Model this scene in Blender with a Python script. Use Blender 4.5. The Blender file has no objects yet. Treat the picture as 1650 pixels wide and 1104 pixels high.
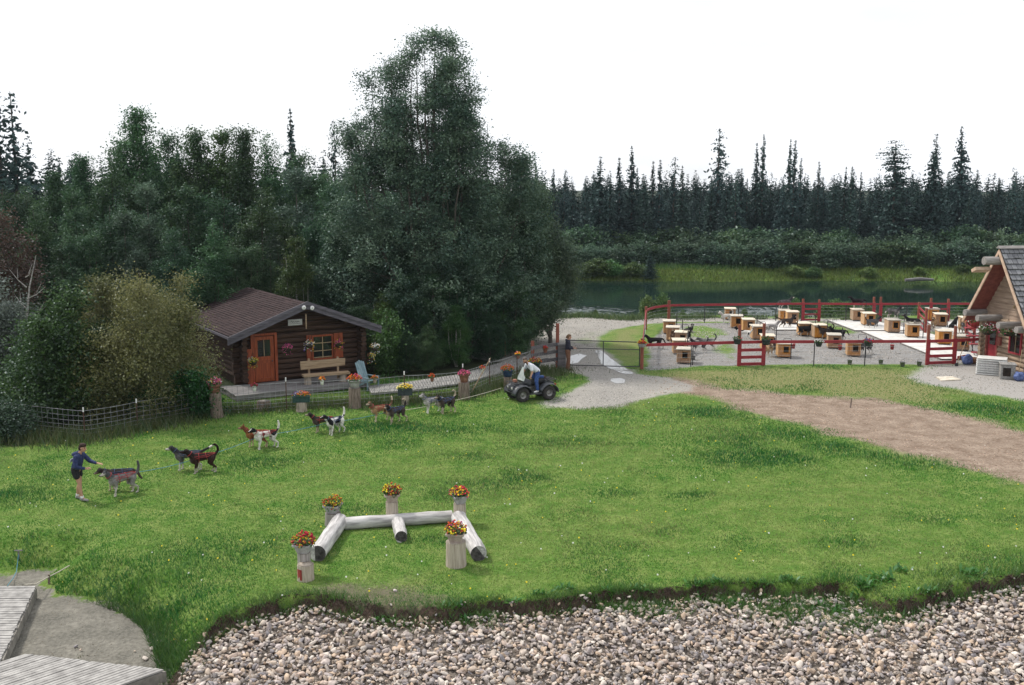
import bpy, bmesh, math, random
import numpy as np
from mathutils import Vector, Matrix, Quaternion, noise as mnoise
R = math.radians
scn = bpy.context.scene
COL = scn.collection
# ------------------------------------------------------------------ camera
PITCH = math.atan(245/1604.)
CAM_H = 8.8
cam_d = bpy.data.cameras.new("camera"); cam = bpy.data.objects.new("camera", cam_d); COL.objects.link(cam)
cam.location = (0, 0, CAM_H); cam.rotation_euler = (R(90)-PITCH, 0, 0)
cam_d.sensor_width = 36; cam_d.lens = 36*1604/1650.; cam_d.clip_start = .1; cam_d.clip_end = 3000
scn.camera = cam
# ------------------------------------------------------------------ sky, sun, exposure
SUN_EL, SUN_ROT = R(52), R(-58)
w = bpy.data.worlds.new("World"); scn.world = w; w.use_nodes = True
nt = w.node_tree; nt.nodes.clear()
def N(nt, typ, **kw):
    n = nt.nodes.new(typ)
    for k, v in kw.items():
        if k in n.inputs.keys(): n.inputs[k].default_value = v
        else: setattr(n, k, v)
    return n
sky = N(nt, 'ShaderNodeTexSky', sky_type='NISHITA', sun_disc=False, sun_elevation=SUN_EL, sun_rotation=SUN_ROT, air_density=1.0, dust_density=2.0)
tc = N(nt, 'ShaderNodeTexCoord')
mp = N(nt, 'ShaderNodeMapping'); mp.inputs['Scale'].default_value = (1.1, 1.1, 4.2); mp.inputs['Location'].default_value = (.25, .3, .1)
nz = N(nt, 'ShaderNodeTexNoise', Scale=2.0, Detail=5.0, Roughness=.55)
cr = N(nt, 'ShaderNodeMapRange'); cr.inputs['From Min'].default_value = .30; cr.inputs['From Max'].default_value = .52
cr.inputs['To Min'].default_value = .72; cr.inputs['To Max'].default_value = .985
mx = N(nt, 'ShaderNodeMix', data_type='RGBA'); mx.inputs['B'].default_value = (8.2, 8.4, 8.75, 1)
bg = N(nt, 'ShaderNodeBackground', Strength=.1); wo = N(nt, 'ShaderNodeOutputWorld')
L = nt.links.new
L(tc.outputs['Generated'], mp.inputs['Vector']); L(mp.outputs[0], nz.inputs['Vector']); L(nz.outputs['Fac'], cr.inputs['Value'])
L(cr.outputs[0], mx.inputs['Factor']); L(sky.outputs[0], mx.inputs['A']); L(mx.outputs['Result'], bg.inputs['Color']); L(bg.outputs[0], wo.inputs['Surface'])
sd = bpy.data.lights.new("sun", 'SUN'); sd.energy = 2.7; sd.angle = R(8); sd.color = (1, .955, .88)
so = bpy.data.objects.new("sun", sd); COL.objects.link(so)
sv = Vector((math.sin(SUN_ROT)*math.cos(SUN_EL), math.cos(SUN_ROT)*math.cos(SUN_EL), math.sin(SUN_EL)))
so.rotation_euler = sv.to_track_quat('Z', 'Y').to_euler(); so.location = sv*60
scn.view_settings.view_transform = 'Standard'; scn.view_settings.look = 'None'
scn.view_settings.exposure = .46; scn.view_settings.gamma = 1; scn.view_settings.use_curve_mapping = False
scn.cycles.max_bounces = 6; scn.cycles.diffuse_bounces = 2; scn.cycles.glossy_bounces = 2
scn.cycles.transmission_bounces = 3; scn.cycles.transparent_max_bounces = 6; scn.cycles.use_denoising = True
scn.cycles.caustics_reflective = False; scn.cycles.caustics_refractive = False
# ------------------------------------------------------------------ helpers
def G(px, py, z=0.):
    """the point of the plane of height z that a pixel of the photograph shows"""
    a = (px-825)/1604.; b = (552-py)/1604.
    dy = math.cos(PITCH)+b*math.sin(PITCH); dz = -math.sin(PITCH)+b*math.cos(PITCH)
    t = (z-CAM_H)/dz
    return Vector((a*t, dy*t, z))
def at(px, y, z=0.):
    """world point at depth y in the column of pixel px"""
    d = y*math.cos(PITCH)-(z-CAM_H)*math.sin(PITCH)
    return Vector(((px-825)/1604.*d, y, z))
def zat(py, y):
    """height shown at pixel row py at depth y"""
    b = (552-py)/1604.
    return CAM_H + y*(-math.sin(PITCH)+b*math.cos(PITCH))/(math.cos(PITCH)+b*math.sin(PITCH))

class MB:
    """collects shapes; build() links them as one mesh object"""
    def __init__(s): s.v = []; s.f = []; s.sm = []; s.mi = []; s.cur = 0; s.cols = None
    def add(s, vs, fs, smooth=False, M=None):
        o = len(s.v)
        if M is not None: vs = [M @ Vector(p) for p in vs]
        s.v.extend([tuple(p) for p in vs]); s.f.extend([tuple(i+o for i in f) for f in fs])
        s.sm.extend([smooth]*len(fs)); s.mi.extend([s.cur]*len(fs)); return s
    def box(s, c, d, rz=0, M=None, bev=0.):
        x, y, z = d[0]/2, d[1]/2, d[2]/2
        T = Matrix.Translation(c) @ Matrix.Rotation(rz, 4, 'Z')
        if M is not None: T = T @ M
        if bev > 0:
            bm = bmesh.new(); bmesh.ops.create_cube(bm, size=1)
            for q in bm.verts: q.co = Vector((q.co.x*d[0], q.co.y*d[1], q.co.z*d[2]))
            bmesh.ops.bevel(bm, geom=list(bm.edges), offset=bev, segments=2, affect='EDGES', profile=.6)
            vs = [q.co.copy() for q in bm.verts]; bm.verts.index_update()
            fs = [[q.index for q in f.verts] for f in bm.faces]; bm.free()
            return s.add(vs, fs, False, T)
        vs = [(-x,-y,-z),(x,-y,-z),(x,y,-z),(-x,y,-z),(-x,-y,z),(x,-y,z),(x,y,z),(-x,y,z)]
        return s.add(vs, [(0,3,2,1),(4,5,6,7),(0,1,5,4),(1,2,6,5),(2,3,7,6),(3,0,4,7)], False, T)
    def tube(s, pts, rs, n=8, smooth=True, cap=True, jit=0., rng=None):
        pts = [Vector(p) for p in pts]
        if not hasattr(rs, '__len__'): rs = [rs]*len(pts)
        vs = []; fs = []; up = None
        for i, p in enumerate(pts):
            t = (pts[min(i+1, len(pts)-1)]-pts[max(i-1, 0)])
            t = t.normalized() if t.length > 1e-9 else Vector((0,0,1))
            if up is None:
                a = Vector((1,0,0)) if abs(t.x) < .8 else Vector((0,1,0)); up = a-t*a.dot(t)
            else: up = up-t*up.dot(t)
            up.normalize(); bb = t.cross(up)
            for k in range(n):
                r = rs[i]*(1+(rng.uniform(-jit, jit) if jit else 0))
                th = 2*math.pi*k/n; vs.append(p+(up*math.cos(th)+bb*math.sin(th))*r)
        for i in range(len(pts)-1):
            for k in range(n):
                a = i*n+k; b = i*n+(k+1) % n; fs.append((a, b, b+n, a+n))
        s.add(vs, fs, smooth)
        if cap:
            m = len(pts)-1
            s.add([vs[k] for k in range(n)], [tuple(range(n-1, -1, -1))], False)
            s.add([vs[m*n+k] for k in range(n)], [tuple(range(n))], False)
        return s
    def lathe(s, prof, c=(0,0,0), n=16, smooth=True, sx=1, sy=1, M=None, cap=True):
        vs = []; fs = []
        for r, z in prof:
            for k in range(n):
                th = 2*math.pi*k/n; vs.append((c[0]+r*math.cos(th)*sx, c[1]+r*math.sin(th)*sy, c[2]+z))
        for i in range(len(prof)-1):
            for k in range(n):
                a = i*n+k; b = i*n+(k+1) % n; fs.append((a, b, b+n, a+n))
        m = len(prof)-1
        if cap and prof[0][0] > 1e-4: fs.append(tuple(range(n-1, -1, -1)))
        if cap and prof[m][0] > 1e-4: fs.append(tuple(m*n+k for k in range(n)))
        return s.add(vs, fs, smooth, M)
    def prism(s, poly, d, M=None):
        """extrude a flat outline (3d points) by vector d"""
        n = len(poly); d = Vector(d); poly = [Vector(p) for p in poly]
        vs = poly+[p+d for p in poly]
        fs = [tuple(range(n-1, -1, -1)), tuple(range(n, 2*n))]+[(i, (i+1) % n, (i+1) % n+n, i+n) for i in range(n)]
        return s.add(vs, fs, False, M)
    def ball(s, c, r, n=8, m=6, M=None):
        rr = r if hasattr(r, '__len__') else (r, r, r)
        prof = [(max(1e-5, math.sin(math.pi*i/m)), -math.cos(math.pi*i/m)) for i in range(m+1)]
        T = Matrix.Translation(c) @ (M if M is not None else Matrix()) @ Matrix.Diagonal((*rr, 1))
        return s.lathe(prof, n=n, M=T)
    def capsule(s, p0, r0, p1, r1, n=10):
        """tapered limb with round ends, a closed solid"""
        p0, p1 = Vector(p0), Vector(p1); d = p1-p0; L_ = d.length
        if L_ < 1e-6: return s.ball(p0, max(r0, r1), n, 8)
        q = Vector((0,0,1)).rotation_difference(d.normalized()).to_matrix().to_4x4()
        pr = [(max(1e-5, r0*math.sin(a)), -r0*math.cos(a)) for a in np.linspace(0, math.pi/2, 4)]
        pr += [(max(1e-5, r1*math.cos(a)), L_+r1*math.sin(a)) for a in np.linspace(0, math.pi/2, 4)]
        return s.lathe(pr, n=n, M=Matrix.Translation(p0) @ q)
    def mesh(s, name, mats):
        me = bpy.data.meshes.new(name); me.from_pydata(s.v, [], s.f); me.update()
        for m in (mats if isinstance(mats, (list, tuple)) else [mats]): me.materials.append(m)
        me.polygons.foreach_set('use_smooth', s.sm); me.polygons.foreach_set('material_index', s.mi)
        if s.cols is not None:
            a = me.color_attributes.new('Col', 'FLOAT_COLOR', 'POINT'); a.data.foreach_set('color', np.asarray(s.cols, 'f').ravel())
        return me
    def build(s, name, mats, parent=None):
        o = bpy.data.objects.new(name, s.mesh(name, mats)); COL.objects.link(o)
        if parent is not None: o.parent = parent
        return o

def np_mesh(name, V, F, mats, cols=None, smooth=False):
    """a mesh of equal-sized faces from numpy arrays"""
    me = bpy.data.meshes.new(name); V = np.asarray(V, 'f'); F = np.asarray(F, 'i'); k = F.shape[1]
    me.vertices.add(len(V)); me.vertices.foreach_set('co', V.ravel())
    me.loops.add(F.size); me.loops.foreach_set('vertex_index', F.ravel())
    me.polygons.add(len(F)); me.polygons.foreach_set('loop_start', np.arange(0, F.size, k, dtype='i'))
    if smooth: me.polygons.foreach_set('use_smooth', np.ones(len(F), bool))
    me.update(calc_edges=True); me.validate()
    for m in (mats if isinstance(mats, (list, tuple)) else [mats]): me.materials.append(m)
    if cols is not None:
        c = np.ones((len(V), 4), 'f'); c[:, :3] = cols
        a = me.color_attributes.new('Col', 'FLOAT_COLOR', 'POINT'); a.data.foreach_set('color', c.ravel())
    return me
def link(name, me, parent=None, loc=None):
    o = bpy.data.objects.new(name, me); COL.objects.link(o)
    if parent is not None: o.parent = parent
    if loc is not None: o.location = loc
    return o
def tag(o, label=None, cat=None, group=None, kind=None):
    if label: o['label'] = label
    if cat: o['category'] = cat
    if group: o['group'] = group
    if kind: o['kind'] = kind
    return o
def thing(name, label, cat, loc=(0,0,0), rz=0., group=None):
    o = bpy.data.objects.new(name, None); COL.objects.link(o); o.empty_display_size = .2
    o.location = loc; o.rotation_euler = (0, 0, rz); return tag(o, label, cat, group)
KIDS = {}
def dup(o, parent=None, loc=None, rz=None, label=None, sc=None):
    c = o.copy(); COL.objects.link(c)
    if parent is not None: c.parent = parent
    if loc is not None: c.location = loc
    if rz is not None: c.rotation_euler = (0, 0, rz)
    if sc is not None: c.scale = sc if hasattr(sc, '__len__') else (sc, sc, sc)
    if label: c['label'] = label
    for ch in list(o.children): dup(ch, c)
    return c
# ------------------------------------------------------------------ materials
def mat(name, c1, c2=None, scale=6., rough=.85, bump=0., stretch=(1,1,1), metal=0., spec=.3, detail=5., bscale=None, lo=.35, hi=.65, vcol=False, dist=.02, rnd=0.):
    m = bpy.data.materials.new(name); m.use_nodes = True; nt = m.node_tree
    b = nt.nodes['Principled BSDF']; L = nt.links.new
    b.inputs['Roughness'].default_value = rough; b.inputs['Metallic'].default_value = metal
    b.inputs['Specular IOR Level'].default_value = spec
    tc = N(nt, 'ShaderNodeTexCoord'); mp = N(nt, 'ShaderNodeMapping'); mp.inputs['Scale'].default_value = stretch
    L(tc.outputs['Object'], mp.inputs['Vector'])
    nz = N(nt, 'ShaderNodeTexNoise', Scale=scale, Detail=detail, Roughness=.6); L(mp.outputs[0], nz.inputs['Vector'])
    if c2 is None: c2 = tuple(min(1, x*1.25+.004) for x in c1); c1 = tuple(x*.82 for x in c1)
    mr = N(nt, 'ShaderNodeMapRange'); mr.inputs['From Min'].default_value = lo; mr.inputs['From Max'].default_value = hi
    L(nz.outputs['Fac'], mr.inputs['Value'])
    mx = N(nt, 'ShaderNodeMix', data_type='RGBA'); mx.inputs['A'].default_value = (*c1, 1); mx.inputs['B'].default_value = (*c2, 1)
    L(mr.outputs[0], mx.inputs['Factor']); out = mx.outputs['Result']
    if vcol:
        at_ = N(nt, 'ShaderNodeVertexColor', layer_name='Col'); m2 = N(nt, 'ShaderNodeMix', data_type='RGBA', blend_type='MULTIPLY')
        m2.inputs['Factor'].default_value = 1; L(at_.outputs[0], m2.inputs['A']); L(out, m2.inputs['B']); out = m2.outputs['Result']
    if rnd:
        oi = N(nt, 'ShaderNodeObjectInfo'); rr = N(nt, 'ShaderNodeMapRange'); rr.inputs['To Min'].default_value = 1-rnd; rr.inputs['To Max'].default_value = 1+rnd*.6; L(oi.outputs['Random'], rr.inputs['Value']); hs = N(nt, 'ShaderNodeHueSaturation'); L(rr.outputs[0], hs.inputs['Value']); L(rr.outputs[0], hs.inputs['Saturation']); L(out, hs.inputs['Color']); out = hs.outputs[0]
    L(out, b.inputs['Base Color'])
    if bump:
        n2 = N(nt, 'ShaderNodeTexNoise', Scale=bscale or scale*3, Detail=4.); L(mp.outputs[0], n2.inputs['Vector'])
        bp = N(nt, 'ShaderNodeBump', Strength=bump, Distance=dist); L(n2.outputs['Fac'], bp.inputs['Height']); L(bp.outputs[0], b.inputs['Normal'])
    return m
def leaf_mat(name, trans=.3, gloss=.12, tint=(1,1,1)):
    """leaves: colour per leaf, some light passing through, a waxy sheen, each plant slightly different"""
    m = bpy.data.materials.new(name); m.use_nodes = True; nt = m.node_tree; nt.nodes.clear(); L = nt.links.new
    c = N(nt, 'ShaderNodeVertexColor', layer_name='Col'); oi = N(nt, 'ShaderNodeObjectInfo')
    hs = N(nt, 'ShaderNodeHueSaturation'); mr = N(nt, 'ShaderNodeMapRange'); mr.inputs['To Min'].default_value = .7; mr.inputs['To Max'].default_value = 1.3
    mh = N(nt, 'ShaderNodeMapRange'); mh.inputs['To Min'].default_value = .475; mh.inputs['To Max'].default_value = .53
    ml = N(nt, 'ShaderNodeMath', operation='FRACT'); mu = N(nt, 'ShaderNodeMath', operation='MULTIPLY'); mu.inputs[1].default_value = 7.31
    L(oi.outputs['Random'], mr.inputs['Value']); L(oi.outputs['Random'], mu.inputs[0]); L(mu.outputs[0], ml.inputs[0]); L(ml.outputs[0], mh.inputs['Value'])
    mt = N(nt, 'ShaderNodeMix', data_type='RGBA', blend_type='MULTIPLY'); mt.inputs['Factor'].default_value = 1; mt.inputs['B'].default_value = (*tint, 1)
    L(c.outputs[0], mt.inputs['A']); L(mt.outputs['Result'], hs.inputs['Color']); L(mr.outputs[0], hs.inputs['Value']); L(mh.outputs[0], hs.inputs['Hue'])
    d = N(nt, 'ShaderNodeBsdfDiffuse'); t = N(nt, 'ShaderNodeBsdfTranslucent'); g = N(nt, 'ShaderNodeBsdfGlossy', Roughness=.42)
    g.inputs['Color'].default_value = (.62, .68, .75, 1)
    m1 = N(nt, 'ShaderNodeMixShader', Fac=trans); m2 = N(nt, 'ShaderNodeMixShader', Fac=gloss); o = N(nt, 'ShaderNodeOutputMaterial')
    L(hs.outputs[0], d.inputs['Color']); L(hs.outputs[0], t.inputs['Color'])
    L(d.outputs[0], m1.inputs[1]); L(t.outputs[0], m1.inputs[2]); L(m1.outputs[0], m2.inputs[1]); L(g.outputs[0], m2.inputs[2]); L(m2.outputs[0], o.inputs['Surface'])
    return m
MT = {}
MT['bark'] = mat('bark', (.05,.042,.036), (.13,.115,.1), 9, .95, .6, (1,1,.25))
MT['pale_bark'] = mat('pale_bark', (.16,.15,.14), (.42,.40,.37), 5, .9, .4, (1,1,2.5))
MT['leaf'] = leaf_mat('leaf', .30, .035)
MT['needle'] = leaf_mat('needle', .12, .02)
MT['grass'] = leaf_mat('grass_blade', .30, .04)
MT['petal'] = leaf_mat('petal', .25, .03)
# ------------------------------------------------------------------ the lie of the land
def px_poly(pts, z=0.): return np.array([[*G(a, b, z)[:2]] for a, b in pts])
def sdist(X, Y, poly):
    """signed distance to a polygon, positive inside"""
    P = np.stack([X, Y], -1); d = np.full(X.shape, 1e9); ins = np.zeros(X.shape, bool); n = len(poly)
    for i in range(n):
        a, b = poly[i], poly[(i+1) % n]; e = b-a; wv = P-a
        t = np.clip((wv@e)/max(1e-9, e@e), 0, 1); q = wv-t[..., None]*e; d = np.minimum(d, (q*q).sum(-1))
        c = (a[1] > P[..., 1]) != (b[1] > P[..., 1])
        with np.errstate(divide='ignore', invalid='ignore'):
            xi = (b[0]-a[0])*(P[..., 1]-a[1])/(b[1]-a[1])+a[0]
        ins ^= c & (P[..., 0] < xi)
    d = np.sqrt(d); return np.where(ins, d, -d)
_rs = np.random.RandomState(5)
_pt = _rs.rand(256, 256)
def vnoise(x, y, s):
    """smooth value noise, 0..1"""
    x = np.asarray(x)*s+100; y = np.asarray(y)*s+100; xi = np.floor(x).astype(int); yi = np.floor(y).astype(int); fx = x-xi; fy = y-yi
    fx = fx*fx*(3-2*fx); fy = fy*fy*(3-2*fy); g = lambda a, b: _pt[a % 256, b % 256]
    return (g(xi,yi)*(1-fx)+g(xi+1,yi)*fx)*(1-fy)+(g(xi,yi+1)*(1-fx)+g(xi+1,yi+1)*fx)*fy
def fnoise(x, y, s): return (vnoise(x,y,s)+.5*vnoise(x,y,s*2.1)+.25*vnoise(x,y,s*4.3)+.12*vnoise(x,y,s*9.1))/1.87
sstep = lambda x, a, b: (lambda t: t*t*(3-2*t))(np.clip((x-a)/(b-a), 0, 1))
MUD_Z = -.62
P_MUD = px_poly([(-400,916),(0,925),(50,922),(86,918),(70,940),(88,962),(150,968),(205,985),(240,1012),(258,1050),(268,1100),(268,1400),(-400,1400)], MUD_Z)
EDGE_PX = [(276,1066),(300,1046),(330,1026),(362,1010),(392,999),(440,984),(476,977),(520,975),(566,986),(620,992),(680,994),(728,996),(744,987),(790,980),(840,980),(900,975),(944,968),
           (986,962),(1040,961),(1096,956),(1150,953),(1200,950),(1250,952),(1300,955),(1350,950),(1400,968),(1440,980),(1490,968),(1540,954),(1600,944),(1640,934),(1700,922),(1900,930),(2300,930)]
EDGE_PX = [(a, b-(15 if a < 760 else 9)) for a, b in EDGE_PX]
P_BANK = px_poly(EDGE_PX+[(2300,1700),(268,1700),(268,1104)], 0.)
P_ROAD = px_poly([(560,514),(860,512),(1040,511),(1300,513),(1700,516),(1700,519),(1300,518),(1085,519),(1030,524),(988,532),(968,545),(965,556),(985,570),(1004,588),(1030,602),(1080,611),(1120,622),(1108,630),(1050,641),(1010,652),(940,660),(868,658),(880,648),(918,632),(944,615),(938,604),(905,597),(870,592),(700,570),(560,560)])
P_YARD = px_poly([(1042,590),(1046,560),(1060,536),(1085,521),(1300,518),(1560,520),(1700,530),(1700,560),(1600,584),(1500,588),(1400,587),(1290,587),(1200,589),(1140,590),(1046,597)])
P_YGRASS = [px_poly(p) for p in ([(1092,530),(1130,524),(1158,530),(1165,540),(1130,546),(1095,542)], [(1300,519),(1330,518),(1376,531),(1372,538),(1345,536),(1318,528)], [(1494,536),(1512,534),(1516,543),(1498,545)],
            [(1150,556),(1180,552),(1186,580),(1165,572)])]
P_DIRT = px_poly([(1046,608),(1110,611),(1165,625),(1250,632),(1330,640),(1390,641),(1440,648),(1520,661),(1570,672),(1650,694),(1800,725),(1800,830),(1700,802),(1650,784),(1600,768),(1555,752),(1500,743),(1440,733),(1400,716),(1350,704),(1310,689),(1260,680),(1225,672),(1180,655),(1140,642),(1095,634),(1046,636)])
P_GRAY = px_poly([(1495,590),(1540,588),(1600,582),(1800,585),(1800,680),(1650,648),(1590,636),(1530,624),(1478,617),(1455,606)])
P_DRY = px_poly([(1040,600),(1200,594),(1400,593),(1480,598),(1500,622),(1560,634),(1500,655),(1400,640),(1250,628),(1150,622),(1090,610)])
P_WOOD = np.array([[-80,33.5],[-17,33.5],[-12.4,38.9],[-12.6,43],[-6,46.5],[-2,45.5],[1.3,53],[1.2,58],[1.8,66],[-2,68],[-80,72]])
P_BARE = px_poly([(560,946),(640,940),(720,955),(740,985),(700,1010),(560,1005),(520,985),(520,960)])
def near_shore(x): return 69.5+np.maximum(0, -4-x)*1.2+.5*np.sin(x*.5)+.35*np.sin(x*1.3+1)
def far_shore(x): return 110.5+.6*np.sin(x*.21)+.3*np.sin(x*.9+2)
WATER_Z = -1.35
def H(x, y):
    """height of the ground"""
    x = np.asarray(x, float); y = np.asarray(y, float)
    dm = sdist(x, y, P_MUD); db = sdist(x, y, P_BANK)
    jag = (fnoise(x, y, 1.3)-.5)*.5; jag2 = (fnoise(x+40, y, 3.1)-.5)*.35
    z = (fnoise(x, y, .22)-.5)*.12*sstep(y, 14, 20)*(1-sstep(y, 44, 50))+(fnoise(x, y, 1.1)-.5)*.035*(1-sstep(y, 44, 50))
    zb = -.24*sstep(db+jag*.6+jag2, -.03, .06)-.17*np.maximum(db, 0)
    zm = MUD_Z*sstep(dm+jag*.5, -1.25, .1)+(fnoise(x, y, 2.)-.5)*.05*sstep(dm, 0, .4)
    z = z*(1-sstep(db, -.3, .2))+np.minimum(zb, zm)
    ns, fs = near_shore(x), far_shore(x)
    riv = sstep(y, ns, ns+6.5)*(1-sstep(y, fs-2.5, fs+7))*sstep(x, -60, -30)
    z = z-2.6*riv
    z = z+np.maximum(0, y-124)*.004+(fnoise(x, y, .05)-.5)*1.2*sstep(y, 126, 170)
    return z
def Hs(x, y): return float(H(np.array([x]), np.array([y]))[0])
def on(px, py):
    """first ground point the ray through a pixel meets"""
    o = Vector((0, 0, CAM_H)); g = G(px, py, 0.); d = (g-o); ts = np.linspace(.80, 1.22, 700); zz = H(d.x*ts, d.y*ts); rz = CAM_H+d.z*ts; k = np.argmax(rz <= zz)
    if rz[k] > zz[k]: return Vector((g.x, g.y, Hs(g.x, g.y)))
    t = ts[k]; return Vector((d.x*t, d.y*t, float(zz[k])))
ys = np.concatenate([np.arange(9, 15, .3), np.arange(15, 23.6, .075), np.arange(23.6, 36, .16), np.arange(36, 54, .25), np.arange(54, 82, .4), np.arange(82, 130, 1.2), 130*1.12**np.arange(0, 26)])
xh = np.concatenate([np.arange(0, 15, .12), np.arange(15, 30, .3), 30*1.09**np.arange(0, 40)]); xs = np.concatenate([-xh[:0:-1], xh])
X, Y = np.meshgrid(xs, ys); Z = H(X, Y); ny, nx = X.shape
sg = lambda d, w: np.clip(.5+d/(2*w), 0, 1)
nA = (fnoise(X, Y, .9)-.5); nB = (fnoise(X+50, Y, 3.)-.5)
m_road = sg(sdist(X, Y, P_ROAD)+nA*.9, .35); m_yard = sg(sdist(X, Y, P_YARD)+nA*.7, .3)
m_road *= 1-.45*sg(sdist(X, Y, px_poly([(920,552),(940,533),(985,532),(962,548),(950,562)]))+nA*2, .8)
for p in P_YGRASS: m_yard = np.minimum(m_yard, 1-sg(sdist(X, Y, p)+nA*1.5, .5)*.8)
m_dirt = sg(sdist(X, Y, P_DIRT)+nA*1.5, .65); m_gray = sg(sdist(X, Y, P_GRAY)+nA*1.6, .7)
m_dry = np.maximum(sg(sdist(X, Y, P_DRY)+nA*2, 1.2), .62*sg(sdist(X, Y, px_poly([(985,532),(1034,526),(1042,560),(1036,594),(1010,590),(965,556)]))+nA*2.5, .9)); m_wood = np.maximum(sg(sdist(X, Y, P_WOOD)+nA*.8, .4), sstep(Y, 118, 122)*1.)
db = sdist(X, Y, P_BANK); dm = sdist(X, Y, P_MUD)
m_bank = sg(db+nB*.22+.05, .07); m_mud = sg(dm+nB*.5, .2); m_scree = sg(db-.38+nB*.3, .2); m_bare = sg(sdist(X, Y, P_BARE)+nA*1.6+nB, .8)
ns, fs = near_shore(X), far_shore(X)
m_river = sstep(Y, ns+.6, ns+3)*(1-sstep(Y, fs-1, fs+2.2))*(X > -45)
def attr_mesh():
    V = np.stack([X, Y, Z], -1).reshape(-1, 3); idx = np.arange(ny*nx).reshape(ny, nx)
    F = np.stack([idx[:-1,:-1], idx[:-1,1:], idx[1:,1:], idx[1:,:-1]], -1).reshape(-1, 4)
    return V, F
V_, F_ = attr_mesh()
MASKS = dict(road=m_road, yard=m_yard, dirt=m_dirt, gray=m_gray, dry=m_dry, wood=m_wood, bank=m_bank, mud=m_mud, bare=m_bare, scree=m_scree, river=m_river)
def ground_mat():
    m = bpy.data.materials.new('ground_surface'); m.use_nodes = True; nt = m.node_tree; b = nt.nodes['Principled BSDF']; L = nt.links.new
    b.inputs['Roughness'].default_value = .95; b.inputs['Specular IOR Level'].default_value = .15
    tc = N(nt, 'ShaderNodeTexCoord')
    def nz(scale, detail=5., lo=.35, hi=.65, rough=.6):
        n = N(nt, 'ShaderNodeTexNoise', Scale=scale, Detail=detail, Roughness=rough); L(tc.outputs['Object'], n.inputs['Vector'])
        r = N(nt, 'ShaderNodeMapRange'); r.inputs['From Min'].default_value = lo; r.inputs['From Max'].default_value = hi; L(n.outputs['Fac'], r.inputs['Value']); return r.outputs[0]
    def mix(f, a, b_):
        x = N(nt, 'ShaderNodeMix', data_type='RGBA')
        for k, s in (('Factor', f), ('A', a), ('B', b_)):
            if isinstance(s, tuple): x.inputs[k].default_value = (*s, 1)
            elif isinstance(s, float): x.inputs[k].default_value = s
            else: L(s, x.inputs[k])
        return x.outputs['Result']
    fine = nz(9., 6.); mid = nz(1.6, 5.); big = nz(.35, 4.); grain = nz(38., 3., .3, .7); peb = nz(16., 2., .38, .62)
    def mask(name, k=.7):
        a = N(nt, 'ShaderNodeAttribute', attribute_name='m_'+name); s = N(nt, 'ShaderNodeMath', operation='MULTIPLY_ADD'); s.inputs[1].default_value = k; L(grain if k > .5 else fine, s.inputs[0]); s.inputs[2].default_value = -k/2
        t = N(nt, 'ShaderNodeMath', operation='ADD'); L(s.outputs[0], t.inputs[0]); L(a.outputs['Fac'], t.inputs[1])
        r = N(nt, 'ShaderNodeMapRange'); r.inputs['From Min'].default_value = .35; r.inputs['From Max'].default_value = .65; L(t.outputs[0], r.inputs['Value']); return r.outputs[0]
    g1 = mix(fine, (.05,.125,.014), (.095,.19,.03)); g2 = mix(fine, (.12,.185,.035), (.20,.25,.075))
    c = mix(mid, g1, g2); c = mix(mask('dry', .9), c, mix(fine, (.12,.15,.045), (.26,.23,.11)))
    c = mix(mask('bare', .9), c, mix(fine, (.085,.085,.05), (.16,.14,.095)))
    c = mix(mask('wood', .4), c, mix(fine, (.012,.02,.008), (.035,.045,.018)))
    gravel = mix(peb, (.17,.16,.148), (.35,.335,.31))
    c = mix(mask('gray'), c, mix(grain, (.24,.22,.20), (.40,.385,.365)))
    c = mix(mask('dirt'), c, mix(mid, mix(fine, (.125,.085,.062), (.24,.18,.135)), mix(peb, (.22,.16,.12), (.37,.30,.235))))
    c = mix(mask('road'), c, mix(big, gravel, mix(fine, (.26,.245,.215), (.39,.37,.335))))
    c = mix(mask('yard'), c, mix(mid, mix(peb, (.18,.175,.17), (.34,.335,.33)), mix(fine, (.13,.12,.11), (.29,.28,.27))))
    c = mix(mask('mud', .4), c, mix(mid, mix(peb, (.105,.10,.085), (.175,.165,.14)), mix(fine, (.15,.14,.118), (.25,.235,.20))))
    c = mix(mask('bank', .4), c, mix(fine, (.028,.019,.014), (.07,.05,.038)))
    c = mix(mask('scree', .5), c, mix(peb, (.085,.07,.058), (.20,.17,.145)))
    c = mix(mask('river', .4), c, (.03,.035,.025))
    L(c, b.inputs['Base Color'])
    bp = N(nt, 'ShaderNodeBump', Strength=.55, Distance=.03); ad = N(nt, 'ShaderNodeMath', operation='ADD'); L(fine, ad.inputs[0]); L(peb, ad.inputs[1]); L(ad.outputs[0], bp.inputs['Height']); L(bp.outputs[0], b.inputs['Normal'])
    return m
MT['ground'] = ground_mat()
def cface(a): return (a[:-1,:-1]+a[:-1,1:]+a[1:,1:]+a[1:,:-1]).ravel()/4
cls = np.zeros(len(F_), int)
order = [('dirt',1),('gray',2),('road',3),('yard',4),('mud',5),('bank',6),('river',7)]
for nm, k in order: cls[cface(MASKS[nm]) > .5] = k
NAMES = ['lawn','dirt_path','gravel_apron','gravel_road','yard_ground','mud_flat','bank_soil','river_bed']
for k, nm in enumerate(NAMES):
    f = F_[cls == k]
    if not len(f): continue
    u, inv = np.unique(f, return_inverse=True); me = np_mesh(nm, V_[u], inv.reshape(f.shape), MT['ground'], smooth=True)
    for mn, arr in MASKS.items():
        a = me.attributes.new('m_'+mn, 'FLOAT', 'POINT'); a.data.foreach_set('value', arr.ravel()[u].astype('f'))
    tag(link('ground' if nm == 'lawn' else nm, me), kind='structure')
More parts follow.
